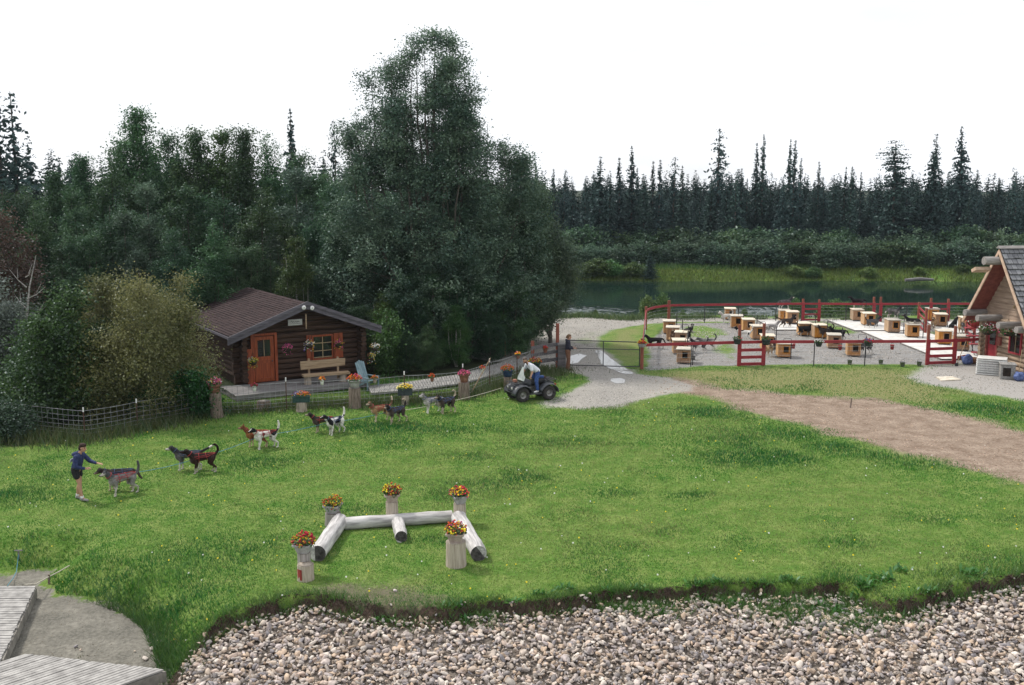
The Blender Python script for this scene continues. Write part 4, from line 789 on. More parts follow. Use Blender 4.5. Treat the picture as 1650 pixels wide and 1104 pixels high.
# porch deck and boardwalk
dk = thing('porch_deck', 'grey plank porch deck along the front of the log cabin', 'deck', (-12.2, 42.6, 0), R(32))
m = MB()
for i in range(17): m.box((2.4,-1.70+i*.135,.262+rl.uniform(-.004,.004)),(5.5+rl.uniform(-.05,.05),.128,.04))
m.build('planks', MT['grey_wood'], dk); m = MB(); m.box((2.35,-1.74,.15),(5.4,.05,.19)); m.box((-.3,-.5,.13),(.05,2.4,.2)); m.box((5.1,-.5,.13),(.05,2.4,.2)); m.build('skirt_board', MT['grey_wood'], dk)
m = MB(); m.box((5.45,-1.1,.10),(.55,1.1,.12)); m.build('step', MT['grey_wood'], dk)
def plank_strip(name, label, top, low, z, mt, n, th=.07):
    o = MB()
    def path(L_, t):
        L_ = [G(a, b, z) for a, b in L_]; k = t*(len(L_)-1); i = min(int(k), len(L_)-2); return L_[i].lerp(L_[i+1], k-i)
    for i in range(n):
        a, b = i/n+.0012, (i+1)/n-.0012; o.prism([path(low,a), path(low,b), path(top,b), path(top,a)], (0,0,-th))
    return tag(o.build(name, mt), label, 'boardwalk')
plank_strip('boardwalk', 'grey plank boardwalk running from the porch along the wire fence towards the gate', [(592,621),(650,616),(740,603),(800,586),(858,570)], [(598,633),(660,629),(745,617),(810,600),(872,589)], .13, MT['grey_wood_y'], 84)
# bench
p = G(524, 617, .285); bn = thing('plank_bench', 'rustic plank bench with a wide pale backrest on the cabin porch', 'bench', p, R(24))
m = MB(); m.prism([(-1.02,.22,.62),(.98,.22,.70),(1.0,.22,1.02),(-1.04,.22,1.0)], (0,.07,.0)); m.build('backrest', MT['bench'], bn)
m = MB(); m.box((.05,0,.40),(2.1,.42,.09)); m.build('seat', MT['bench'], bn)
for x in (-.78,.82):
    m = MB(); m.tube([(x,0,0),(x,0,.36)], [.17,.16], 10); m.build('leg', MT['stump'], bn); m = MB(); m.box((x*.82,.32,.6),(.09,.06,1.0)); m.build('back_post', MT['bench'], bn)
# garden chair
p = on(592, 627); ac = thing('garden_chair', 'blue-grey slatted garden chair with a tall leaning back beside the porch', 'chair', p, R(-38))
m = MB()
for i in range(5): m.box((-.34,-.22+i*.11,.78),(.022,.095,.86+.08*(2-abs(i-2))),M=Matrix.Rotation(R(-20),4,'Y'))
m.build('backrest', MT['blue_paint'], ac); m = MB()
for i in range(5): m.box((-.08+i*.11,0,.36+i*.022),(.10,.56,.022))
m.build('seat', MT['blue_paint'], ac)
for y in (-.33,.33):
    m = MB(); m.box((.0,y,.58),(.78,.12,.025)); m.build('armrest', MT['blue_paint'], ac); m = MB(); m.box((.36,y,.29),(.07,.03,.58)); m.prism([(.42,y-.015,.42),(.38,y-.015,.50),(-.58,y-.015,.04),(-.52,y-.015,0)], (0,.03,0)); m.build('leg', MT['blue_paint'], ac)
# ------------------------------------------------------------------ flowers in pots
RED=(.62,.03,.025); YEL=(.80,.55,.03); ORG=(.75,.20,.02); PNK=(.65,.12,.28); WHT=(.75,.74,.72); MAG=(.42,.05,.22); PUR=(.18,.09,.34)
MT['clay'] = mat('clay_pot', (.17,.075,.05), (.30,.14,.10), 7, .85, .1); MT['grey_pot'] = mat('grey_pot', (.26,.25,.25), (.40,.39,.39), 7, .85, .15); MT['dark_pot'] = mat('dark_pot', (.018,.026,.030), (.045,.06,.065), 7, .6)
MT['green_pot'] = mat('green_box', (.012,.035,.032), (.03,.07,.062), 7, .6); MT['tan_pot'] = mat('tan_pot', (.30,.235,.20), (.43,.36,.31), 7, .85, .15); MT['blue_pot'] = mat('blue_pot', (.02,.035,.09), (.04,.07,.16), 7, .5); MT['soil'] = mat('potting_soil', (.02,.014,.01), (.05,.035,.025), 20, .95); MT['red_pot'] = mat('red_pot', (.25,.03,.03), (.38,.06,.06), 7, .6)
def blooms(parent, seed, r, h, cols, z0, nleaf=120, nbl=46, sx=1., sy=1., trail=0., big=1.):
    rs = np.random.RandomState(seed); th = rs.rand(nleaf)*6.283; rr = r*np.sqrt(rs.rand(nleaf)); P = np.stack([rr*np.cos(th)*sx, rr*np.sin(th)*sy, z0+h*.75*rs.rand(nleaf)*(1-.5*(rr/r)**2)], -1)
    if trail: q = rs.rand(nleaf) < .4; P[q, 2] -= trail*rs.rand(q.sum())
    c = np.array([.03,.085,.02])+np.array([.06,.10,.02])*rs.rand(nleaf, 1); V, C = leaf_cards(P, np.full(nleaf, .075*big), c, rs); link('foliage', np_mesh('foliage', V, np.arange(len(V)).reshape(-1,4), MT['leaf'], C), parent)
    nbl = int(nbl*2.2); th = rs.rand(nbl)*6.283; rr = r*np.sqrt(rs.rand(nbl))*1.12; P = np.stack([rr*np.cos(th)*sx, rr*np.sin(th)*sy, z0+h*(.45+.6*rs.rand(nbl))*(1-.45*(rr/r)**2)], -1)
    if trail: q = rs.rand(nbl) < .4; P[q, 2] -= trail*rs.rand(q.sum())
    m = MB(); cc = []
    ang = (np.arctan2(P[:,1], P[:,0])+6.283)/6.283*len(cols)*1.0
    for i, p in enumerate(P):
        k = len(m.v); s = (.021+.019*rs.rand())*big; m.ball(p, (s, s*(.7+.3*rs.rand()), s*.45), 6, 4, Matrix.Rotation(rs.randn()*.9, 4, 'X') @ Matrix.Rotation(rs.randn()*.9, 4, 'Y')); col = cols[int(ang[i]+rs.randint(0, 2)) % len(cols)] if rs.rand() < .8 else cols[rs.randint(len(cols))]
        cc += [tuple(np.array(col)*(.75+.4*rs.rand()))+(1,)]*(len(m.v)-k)
    m.cols = cc; m.build('blossoms', MT['petal'], parent)
def flower_pot(loc, label, kind, cols, r, h, pot, fr=None, fh=None, rz=0., seed=1, name='flower_pot', trail=0., group=None, nl=120, nb=46, big=1.):
    t = thing(name, label, 'planter' if kind == 'box' else 'flower pot', loc, rz, group); m = MB(); fr = fr or r*1.15; fh = fh or r*1.2
    if kind == 'round': m.lathe([(r*.72,0),(r*.9,h*.55),(r,h*.86),(r*1.06,h*.86),(r*1.06,h),(r*.93,h),(r*.9,h*.8)], n=18)
    elif kind == 'square':
        vs = []; k = r*.62
        for s_, z in ((k,0),(r*.9,h*.78),(r*1.08,h*.80),(r*1.1,h),(r*.98,h),(r*.93,h*.82)):
            vs += [(-s_,-s_,z),(s_,-s_,z),(s_,s_,z),(-s_,s_,z)]
        m.add(vs, [(3,2,1,0)]+[(i*4+j, i*4+(j+1) % 4, i*4+4+(j+1) % 4, i*4+4+j) for i in range(5) for j in range(4)])
    elif kind == 'box':
        m.box((0,0,h*.5),(r*2,r*.85,h),bev=.015); m.box((0,0,h*.93),(r*2.08,r*.93,h*.16),bev=.01)
    elif kind == 'hang':
        m.lathe([(.02,0),(r*.6,h*.1),(r*.92,h*.5),(r,h),(r*.93,h),(r*.85,h*.6)], n=14)
        for a in range(3): m.tube([(r*math.cos(a*2.09), r*math.sin(a*2.09), h),(0,0,h+r*2.6)], [.007]*2, 4)
        m.tube([(0,0,h+r*2.6),(0,0,h+r*2.6+.16)], [.007]*2, 4)
    m.build('pot', pot, t); m = MB()
    if kind in ('box','square'): m.box((0,0,h*.86),(r*1.8,r*(.74 if kind == 'box' else 1.8),.02))
    else: m.lathe([(.001,h*.86),(r*.86,h*.86)], n=14)
    m.build('soil', MT['soil'], t)
    blooms(t, seed, fr, fh, cols, h*.9, nl, nb, 1, .5 if kind == 'box' else 1, trail, big); return t
# hanging baskets under the cabin eaves
for i, (x, y, z, cols, lb) in enumerate(((2.6,.15,1.62,[PNK,MAG,PNK],'pink hanging basket between the cabin door and window'),(3.62,.12,1.72,[WHT,YEL,WHT,PUR],'white and yellow hanging basket left of the cabin window'),(5.05,.12,1.62,[PNK,MAG,YEL],'pink hanging basket in front of the red-brown shutter'),(6.75,-.1,1.35,[WHT,YEL,WHT],'large white hanging basket at the right corner of the cabin'),(6.45,-.3,.95,[WHT,MAG,YEL],'lower mixed basket under the large white one at the cabin corner'),(.95,-.05,1.2,[YEL,WHT,YEL],'small yellow and white basket left of the cabin door'))):
    t = flower_pot(cw(x,y,z), lb, 'hang', cols, .17, .16, MT['soil'], .22, .26, seed=60+i, name='hanging_basket', trail=.36, nb=40, nl=150, big=.9); t['category'] = 'hanging basket'
# stump posts with their pots
def stump(px, by, topy, w_px, label, seed, dark=True, lean=0., cat='stump'):
    p = on(px, by); r_ = random.Random(seed); h = zat(topy, p.y)-p.z; rr = w_px/2*p.y*1.02/1604; t = thing('tree_stump', label, cat, p); m = MB()
    pts = [(lean*k, 0, -.08+(h+.08)*k) for k in (0,.12,.4,.75,1)]; m.tube(pts, [rr*1.22,rr*1.08,rr*.98,rr,rr*.97], 16, jit=.05, rng=r_); m.build('trunk', MT['stump_dark' if dark else 'stump'], t)
    m = MB(); m.lathe([(.001,.004),(rr*.93,.002)], c=(lean,0,h), n=16); m.build('cut_top', MT['cut' if dark else 'stump'], t); return p+Vector((lean,0,h+.004)), rr
a, r0 = stump(350, 672, 633, 19, 'leaning rough-barked stump post at the left end of the porch fence', 1, lean=-.06); flower_pot(a, 'reddish wooden tub of pink and yellow flowers on the leftmost stump post', 'round', [PNK,WHT,YEL,PNK], .23, .32, MT['clay'], .27, .34, seed=1)
a, r0 = stump(572, 657, 625, 19, 'thick grey-brown stump post at the right end of the porch', 2); flower_pot(a, 'grey tub of red and pink flowers on the stump at the porch end', 'round', [RED,PNK,RED,ORG], .24, .32, MT['grey_pot'], .28, .3, seed=2)
a, r0 = stump(486, 663, 648, 17, 'short pale stump carrying a green flower box before the bench', 3, False); flower_pot(a, 'dark green flower box with orange and white flowers on a short stump', 'box', [ORG,PNK,WHT,PUR,ORG], .34, .24, MT['green_pot'], .34, .26, R(10), 3)
a, r0 = stump(653, 652, 637, 13, 'short pale stump under a dark box of yellow flowers', 4, False); flower_pot(a, 'dark box of bright yellow pansies on a short stump', 'box', [YEL,YEL,(.8,.7,.25)], .30, .28, MT['dark_pot'], .32, .26, R(8), 4)
a, r0 = stump(748, 643, 616, 18, 'dark stump post beside the pole where the wire fence bends back', 5); flower_pot(a, 'brown pot of pink flowers on the stump where the wire fence bends', 'round', [PNK,MAG,PNK], .21, .33, MT['clay'], .25, .26, seed=5)
a, r0 = stump(425, 660, 646, 22, 'low reddish-brown rotten stump in the grass under the porch fence', 6)
a, r0 = stump(818, 626, 607, 13, 'stump behind the quad bike bearing a blue pot', 7); flower_pot(a, 'blue pot of orange marigolds behind the quad bike windscreen', 'round', [ORG,ORG,(.7,.1,.02)], .24, .3, MT['blue_pot'], .3, .3, seed=7)
a, r0 = stump(862, 606, 595, 12, 'stump hidden behind the rider, carrying a green pot', 8); flower_pot(a, 'green pot of red geraniums behind the rider', 'round', [RED,RED,(.7,.06,.2),YEL], .25, .32, MT['green_pot'], .3, .32, seed=8)
# wire fence
def wire_fence(label, gpts, h, seg, posts, ph, white_tip=True):
    t = thing('wire_fence', label, 'fence', gpts[0]); o = gpts[0]; P = [Vector(p)-o for p in gpts]; m = MB(); r_ = random.Random(7)
    for i in range(len(P)-1):
        a, b = P[i], P[i+1]; n = max(1, int((b-a).length/seg)); zz = [.03,.16,.30,.45,.62,.80,h]
        for z in zz:
            pts = [a.lerp(b, j/4)+Vector((0,0,z-.03*math.sin(j/4*math.pi)+r_.uniform(-.008,.008))) for j in range(5)]; m.tube(pts, [.0075 if z < h else .010]*5, 4)
        for j in range(n+1): q = a.lerp(b, j/n); m.tube([q+Vector((0,0,.03)), q+Vector((r_.uniform(-.02,.02),0,h))], [.006]*2, 4, cap=False)
    m.build('wire_mesh', MT['wire_dim'], t)
    for p in posts:
        q = Vector(p)-o; m = MB(); m.tube([q+Vector((0,0,-.2)), q+Vector((0,0,ph-.16))], [.022]*2, 6); po = m.build('fence_post', MT['rust'], t); m = MB(); m.tube([q+Vector((0,0,ph-.16)), q+Vector((0,0,ph))], [.026]*2, 6); m.build('post_tip', MT['white'], po)
    return t
w1 = [on(a, b) for a, b in ((-90,690),(22,692),(137,706),(222,690),(342,668))]; wire_fence('wire mesh fence running from the left edge round a corner to the first stump', w1, 1.0, .24, w1[1:4], 1.12)
w2 = [on(a, b) for a, b in ((358,667),(462,660),(563,655),(652,648),(741,641))]; wire_fence('wire mesh fence along the porch and boardwalk between the stump posts', w2, 1.12, .2, [w2[1], w2[3], on(746,634)], 1.32)
w3 = [on(a, b) for a, b in ((752,640),(789,625),(833,611),(858,602))]; wire_fence('wire mesh fence slanting back from the bend to the grey rail fence', w3, 1.16, .16, w3[1:3], 1.34)
# small pots wired to the fence
def can(p, label, pot, cols, seed, r=.085, h=.2): flower_pot(p, label, 'round', cols, r, h, pot, .13, .17, seed=seed, name='flower_can', nl=40, nb=16)
def fpt(i, j, t, P, z): q = P[i].lerp(P[j], t); return q+Vector((0,-.12,z))
for (P, i, t, z, lb, pot, cols) in ((w2,0,.52,.86,'white can of dark red flowers wired to the fence before the cabin door',MT['white'],[(.3,.03,.05)]),(w2,1,.58,.98,'white can of red flowers wired to the fence before the bench',MT['white'],[RED,ORG]),(w2,2,.47,.92,'tan can of orange flowers wired to the fence beside the garden chair',MT['tan_pot'],[ORG,RED]),
    (w2,3,.5,.82,'brown can of orange flowers on the fence along the boardwalk',MT['clay'],[ORG]),(w3,0,.68,.82,'white can of orange flowers on the fence near the leaning pole',MT['white'],[ORG,RED])):
    can(fpt(i, i+1, t, P, z), lb, pot, cols, int(t*100))
can(w3[2]+Vector((.05,-.14,1.0)), 'can of bright orange flowers at the fence corner above the rider', MT['clay'], [ORG,YEL], 41)
a = on(757, 637); m = MB(); m.tube([a, a+Vector((.9,.6,1.55))], [.022,.018], 6); tag(m.build('leaning_pole', MT['bench']), 'pale thin pole leaning against the fence beside the bend stump', 'pole')
# grey rail fence with its big post, hoop and red poles
A, B = on(858, 600), on(898, 593); rfz = thing('rail_fence', 'weathered grey three-rail fence between two red-brown posts by the gate', 'fence', A)
for q, hh_ in ((A,1.55),(B,2.25)):
    m = MB(); m.tube([q-A+Vector((0,0,-.2)), q-A+Vector((0,0,hh_))], [.09,.085], 10); m.build('fence_post', MT['red_post'], rfz)
ang = math.atan2(B.y-A.y, B.x-A.x)
for z in (1.22,.86,.48):
    m = MB(); m.box((B-A)/2+Vector((0,-.11,z)), ((B-A).length+.2,.045,.17), ang); m.build('rail', MT['fence_grey'], rfz)
can(A.lerp(B, .5)+Vector((0,-.26,.92)), 'red pot of flowers hung on the grey rail fence', MT['clay'], [RED,ORG], 44, .11)
m = MB(); p = A.lerp(B, .55)+Vector((.0,-.5,0)); m.tube([p+Vector((.62*math.cos(t), 0, .62*math.sin(t)*1.05)) for t in np.linspace(0, math.pi, 15)], [.018]*15, 5); tag(m.build('iron_hoop', MT['iron']), 'dark iron hoop arching in front of the grey rail fence', 'hoop')
p = on(905, 594); t = thing('gate_post', 'stout weathered square post on which the metal gate hangs', 'post', p); m = MB(); m.box((0,0,.56),(.40,.36,1.3),bev=.03); m.build('post', MT['fence_grey'], t); m = MB(); m.box((0,0,1.23),(.44,.40,.05)); m.build('post_cap', MT['grey_wood'], t)
for px, by, ty, lb in ((814,574,540,'thin red-brown post standing in the shade at the edge of the wood'),(823,573,552,'grey post in the shade beside the thin red-brown one')):
    p = on(px, by); m = MB(); m.tube([(0,0,-.1),(0,0,zat(ty, p.y))], [.05]*2, 8); o = m.build('wood_post', MT['red_post' if px == 814 else 'grey_wood']); o.location = p; tag(o, lb, 'post')
p = on(857, 618); m = MB(); m.tube([(0,0,-.1),(0,0,.62)], [.055]*2, 8); o = m.build('white_post', MT['pale_paint']); o.location = p; tag(o, 'short pale post behind the back wheel of the quad bike', 'post')
# metal gate
A, B = on(914, 592), on(1030, 595); gt = thing('metal_gate', 'dark tubular metal farm gate closing the gravel track', 'gate', A); V_AB = B-A
def gp(t, z): return V_AB*t+Vector((0,0,z))
m = MB(); m.tube([gp(.03,1.38),gp(.96,1.36),gp(.985,1.33),gp(.998,1.25),gp(1,1.1),gp(1,.12)], [.026]*6, 8); m.tube([gp(.03,1.38),gp(.03,.12),gp(1,.12)], [.026]*3, 8); m.build('gate_frame', MT['iron'], gt)
m = MB(); m.tube([gp(.03,.98),gp(1,.98)], [.02]*2, 6); m.build('rail', MT['iron'], gt); m = MB(); m.tube([gp(.5,.12),gp(.5,1.36)], [.024]*2, 6); m.build('upright', MT['iron'], gt)
# ------------------------------------------------------------------ the dog yard
MT['ply'] = mat('plywood', (.30,.14,.052), (.50,.255,.105), 4, .75, .12, (3,3,.8), rnd=.3); MT['ply_side'] = mat('plywood_pale', (.40,.24,.12), (.58,.37,.20), 4, .75, .1, (3,3,.8), rnd=.25)
MT['roof_ply'] = mat('pale_house_top', (.42,.36,.28), (.66,.60,.50), 5, .8, .1, rnd=.25); MT['hole_shade'] = mat('painted_inside_shade', (.012,.009,.007), (.03,.02,.015), 6, .95)  # the near-black colour paints in the shade inside the houses
MT['concrete'] = mat('pale_concrete', (.46,.45,.43), (.62,.61,.585), 3, .9, .15); MT['pad_edge'] = mat('pad_edge_timber', (.10,.09,.085), (.20,.18,.165), 5, .9)
def slab(pts, label, z=.075, name='concrete_pad'):
    pl = [G(a, b, z) for a, b in pts]; c = sum(pl, Vector())/len(pl); t = thing(name, label, 'concrete pad', (c.x, c.y, 0)); m = MB(); c0 = Vector((c.x, c.y, 0)); m.prism([p-c0 for p in pl], (0,0,-.10)); m.build('slab', MT['concrete'], t)
    m = MB(); n = len(pl)
    for i in range(n):
        a, b = pl[i]-c0, pl[(i+1) % n]-c0; d = (b-a).normalized(); q = Vector((d.y, -d.x, 0)); q = q if q.dot((a+b)/2) > 0 else -q
        m.prism([a+q*.005, b+q*.005, b+q*.06, a+q*.06], (0,0,-.11))
    m.build('edge_board', MT['pad_edge'], t); return t
slab([(1222,516),(1297,516),(1336,531),(1249,531)], 'pale concrete pad at the back under the dark grey dog, left of the others')
slab([(1335,516),(1404,516),(1482,532),(1378,532)], 'pale concrete pad in the middle back under two dog houses')
slab([(1389,533.5),(1486,533.5),(1534,548),(1424,548)], 'pale concrete pad in the middle directly behind the front red rail')
slab([(1452,552.5),(1530,552.5),(1592,578),(1517,578)], 'pale concrete pad seen through the bars of the right front gate')
slab([(1494,518),(1560,518),(1606,536),(1518,536)], 'pale concrete pad at the back right beside the log building')
def dog_house_proto():
    t = thing('dog_house', 'plywood dog house', 'dog house', group='plywood dog houses of the yard'); w_, d_, h_ = .70, .82, .68; m = MB(); z0 = .07
    m.box((-w_/2+.0125,0,z0+h_/2),(.025,d_,h_)); m.box((w_/2-.0125,0,z0+h_/2),(.025,d_,h_)); m.box((0,d_/2-.0125,z0+h_/2),(w_-.05,.025,h_)); m.box((0,0,z0+.0125),(w_-.05,d_-.05,.025)); m.build('side_walls', MT['ply_side'], t)
    m = MB(); y = -d_/2+.0125; hx0, hx1, hz0, hz1 = -.06, .22, .22, .56; W2 = w_/2-.026
    m.box(((-W2+hx0)/2,y,z0+h_/2),(hx0+W2,.024,h_)); m.box(((W2+hx1)/2,y,z0+h_/2),(W2-hx1,.024,h_)); m.box(((hx0+hx1)/2,y,z0+hz0/2),(hx1-hx0,.024,hz0)); m.box(((hx0+hx1)/2,y,z0+(h_+hz1)/2),(hx1-hx0,.024,h_-hz1)); f = m.build('front_wall', MT['ply'], t)
    m = MB(); xc = (hx0+hx1)/2; y2 = y-.022
    m.box((hx0-.022,y2,z0+(hz0+hz1)/2),(.045,.018,hz1-hz0+.09)); m.box((hx1+.022,y2,z0+(hz0+hz1)/2),(.045,.018,hz1-hz0+.09)); m.box((xc,y2,z0+hz0-.022),(hx1-hx0,.018,.045)); m.box((xc,y2,z0+hz1+.022),(hx1-hx0,.018,.045)); m.build('door_frame', MT['ply'], f)
    m = MB(); m.box((0,.02,z0+h_/2),(w_-.07,d_-.16,h_-.06)); m.build('interior_shade_block', MT['hole_shade'], t)  # dark block behind the doorway, shade of the inside put into its colour
    m = MB(); m.box((0,-.03,z0+h_+.022),(w_+.09,d_+.14,.044),bev=.006); m.build('roof', MT['roof_ply'], t)
    for x in (-.27,.27): m = MB(); m.box((x,0,.035),(.07,d_-.05,.07)); m.build('runner', MT['pad_edge'], t)
    return t
def tether_proto():
    t = thing('tether_post', '', 'tether post', group='steel tether posts beside the dog houses'); m = MB(); m.tube([(0,0,-.2),(0,0,1.12)], [.026]*2, 7); m.build('post', MT['iron'], t); m = MB(); m.tube([(0,0,1.10),(0,0,1.16),(-.05,0,1.21),(-.36,0,1.22),(-.40,0,1.17),(-.40,0,1.0)], [.013]*6, 5); m.build('swivel_arm', MT['iron'], t); return t
HP, TP = dog_house_proto(), tether_proto(); HOUSES = [(1078,537,'farthest back in the left column, by the curved fence'),(1084,548,'second from the back in the left column, a dog before it'),(1098,556,'third in the left column, a black dog beside it'),(1094,569.5,'half hidden by the front red rail in the left column'),(1102,584.5,'nearest of all in the left column, just behind the front red rail'),
  (1176,514.5,'at the very back beside a white dog'),(1186.5,528,'second from the back in the column behind the left front gate'),(1205,534,'behind the left front gate, black and white dog before it'),(1220,546,'right of the leaping black and white dog behind the left gate'),(1236,562,'just behind the right post of the left front gate'),(1262,575,'in front near the left gate, two dogs to its left'),
  (1263.5,517.5,'left of the far red gate, a dog standing on its roof'),(1275.5,522.8,'on the left pad with a dark grey dog before it'),(1294.5,540,'with a black dog, tail raised, passing before it'),(1319,544,'right of the black dog with the raised tail'),(1343,560.5,'just behind the front rail with a dark dog peeping over it'),(1374,573,'nearest in the middle, a black and white dog at its right side'),
  (1380,518,'at the middle pad back with black dog on roof'),(1398,525.5,'on the middle pad behind the black dog with raised tail'),(1437,537,'on the pad with a black and white dog standing on its roof'),(1469,544.5,'on the pad with a black dog lying on its roof'),(1501,517.5,'at the back right, farthest beside the slanted red gate'),(1514,527,'at the back right with a tan dog at its left'),
  (1519,556,'bright, seen above the top bar of the right front gate'),(1547.5,566,'right of the right front gate, before the leaning poles'),(1556,533,'at the back right nearest the log building')]
for i, (px, by, ds) in enumerate(HOUSES):
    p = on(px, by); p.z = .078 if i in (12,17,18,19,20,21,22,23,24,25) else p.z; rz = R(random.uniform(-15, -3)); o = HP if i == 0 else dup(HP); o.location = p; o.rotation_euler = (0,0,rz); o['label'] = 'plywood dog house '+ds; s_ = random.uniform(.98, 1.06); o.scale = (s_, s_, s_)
    t = TP if i == 0 else dup(TP); t.location = p+Vector((random.uniform(.18,.48), -.52-random.uniform(0,.25), -.0)); t.rotation_euler = (0,0,random.uniform(-.6,.9)); t.scale = (1,1,random.uniform(.9,1.15)); ds2 = ' '.join(ds.split()[:9]).rstrip(','); t['label'] = 'thin steel tether post in front of the dog house '+ds2 if False else 'steel tether post by the house '+ds2
# red fences and gates
def gate(A, B, label, zs=(1.22,.82,.45,.10), ph=(1.75,1.75), pw=.085, rh=.15):
    t = thing('red_gate', label, 'gate', A); d = B-A; ang = math.atan2(d.y, d.x)
    for q, h_ in ((Vector(), ph[0]), (d, ph[1])):
        m = MB(); m.tube([q+Vector((0,0,-.2)), q+Vector((0,0,h_))], [pw, pw*.95], 10); m.build('gate_post', MT['red_post'], t)
        m = MB(); m.box(q+Vector((.0,-pw-.012,.68)), (.20,.03,1.30), ang); m.build('post_board', MT['red_rail'], t)
    for z in zs: m = MB(); m.box(d/2+Vector((0,-.035,z)), (d.length-.15,.04,rh), ang); m.build('rail', MT['red_rail'], t)
    return t
def rail_run(name, label, pts, posts, z=1.22, rh=.15):
    o = Vector((pts[0].x, pts[0].y, 0)); t = thing(name, label, 'fence', o)
    for a, b in zip(pts, pts[1:]): m = MB(); a = Vector((a.x, a.y, 0)); b = Vector((b.x, b.y, 0)); m.box((a+b)/2-o+Vector((0,-.03,z)), ((b-a).length+.02,.04,rh), math.atan2(b.y-a.y, b.x-a.x)); m.build('rail', MT['red_rail'], t)
    m = MB()
    for a, b in zip(pts, pts[1:]):
        a = Vector((a.x, a.y, 0))-o; b = Vector((b.x, b.y, 0))-o
        for zz in (.08,.3,.52,.74,.96): m.tube([a+Vector((0,0,zz)), b+Vector((0,0,zz))], [.0045]*2, 4, cap=False)
    m.build('wire_mesh', MT['wire'], t)
    for p, h_, r_, mt in posts: m = MB(); q = Vector((p.x, p.y, 0))-o; m.tube([q+Vector((0,0,-.2)), q+Vector((0,0,h_))], [r_]*2, 8); m.build('fence_post', MT[mt], t)
    return t
A0 = on(1034,595); g1a, g1b = on(1190,590), on(1229,589); g2a, g2b = on(1493,588), on(1536,586.5)
rail_run('red_fence', 'front red rail fence from the metal gate to the left red gate', [A0, g1a+Vector((-.15,0,0))], [(A0,1.55,.085,'red_post'),(on(1113,591),1.25,.024,'iron')])
gate(g1a, g1b, 'red four-rail gate at the front, left one of the two front gates', ph=(2.1,2.15))
rail_run('red_fence', 'front red rail fence between the two front red gates', [g1b+Vector((.15,0,0)), g2a+Vector((-.15,0,0))], [(on(1311,590),1.25,.028,'iron'),(on(1393,589.5),1.25,.028,'iron')])
gate(g2a, g2b, 'red four-rail gate at the front, right one by the white wire panels', ph=(2.05,1.95))
rail_run('red_fence', 'short red rail from the right front gate to the log building', [g2b+Vector((.15,0,0)), on(1588,583)], [(on(1588,583),1.3,.05,'red_post')])
m = MB(); a, b = g2b+Vector((.2,0,.35)), on(1562,583)+Vector((0,0,.3)); m.box((a+b)/2, ((b-a).length,.04,.16), math.atan2(b.y-a.y, b.x-a.x)); tag(m.build('red_board', MT['red_rail']), 'low red board running on from the right front gate near the ground', 'board')
def bk(px, py): q = G(px, py, 1.22); return Vector((q.x, q.y, 0))
cL = bk(1041,501); rear = [A0, cL, bk(1046,498), bk(1056,495), bk(1070,493), bk(1082,492)]
rail_run('red_fence', 'red rail fence curving back from the front corner post round to the river side', rear, [(cL,1.5,.08,'red_post'),(bk(1078,492.2),1.55,.10,'red_post'),(A0.lerp(cL,.5),1.25,.03,'iron')])
r1a, r1b, r2a, r2b, r3a, r3b = bk(1294,489.5), bk(1320,489.5), bk(1408,490), bk(1419,490), bk(1500,489.5), bk(1528,489.5)
rail_run('red_fence', 'rear red rail fence between the curved corner and the far wide gate', [bk(1082,492), bk(1190,490.5), r1a], [(bk(1136,491.2),1.25,.03,'iron'),(bk(1190,490.5),1.25,.03,'iron'),(bk(1251,490),1.25,.03,'iron')])
gate(r1a, r1b, 'far red gate at the river side, in front of the shore saplings', zs=(1.22,.86,.5,.14), ph=(1.55,1.5), rh=.12)
rail_run('red_fence', 'rear red rail fence between the far wide gate and the narrow far gate', [r1b, r2a], [(bk(1364,489.8),1.25,.03,'iron')])
gate(r2a, r2b, 'narrow far red gate frame seen at an angle by the river', zs=(1.22,.55), ph=(1.7,1.7), rh=.10)
rail_run('red_fence', 'rear red rail fence between the narrow far gate and the right far gate', [r2b, r3a], [(bk(1462,489.8),1.25,.03,'iron')])
gate(r3a, r3b, 'far red gate at the right, nearest the log building gable', zs=(1.22,.86,.5), ph=(1.6,1.55), rh=.12)
rail_run('red_fence', 'rear red rail fence from the right far gate towards the log building', [r3b, bk(1640,489.5)], [(bk(1580,489.5),1.25,.03,'iron')])
gate(on(1479,525), on(1490.5,538), 'slanted red gate standing open among the pads in the yard', ph=(1.55,1.6), rh=.12)
gate(on(1556,545), on(1568.5,556), 'slanted red gate beside the log building, behind the bright dog houses', ph=(1.6,1.6), rh=.12)
pst = thing('plank_stand', 'stepped stand of red planks on thin legs beside the log building door', 'plant stand', on(1579,574)); q0 = Vector(pst.location)
for i, (dy, z) in enumerate(((-.1,.22),(.25,.62),(.6,1.02),(.95,1.40))): m = MB(); m.box((0,dy,z),(.95,.30,.06)); m.build('plank', MT['red_rail'], pst)
for x in (-.36,.36): m = MB(); m.tube([(x,-.2,0),(x,1.0,1.36)], [.018]*2, 6); m.tube([(x,1.0,0),(x,1.0,1.36)], [.018]*2, 6); m.build('leg', MT['iron'], pst)
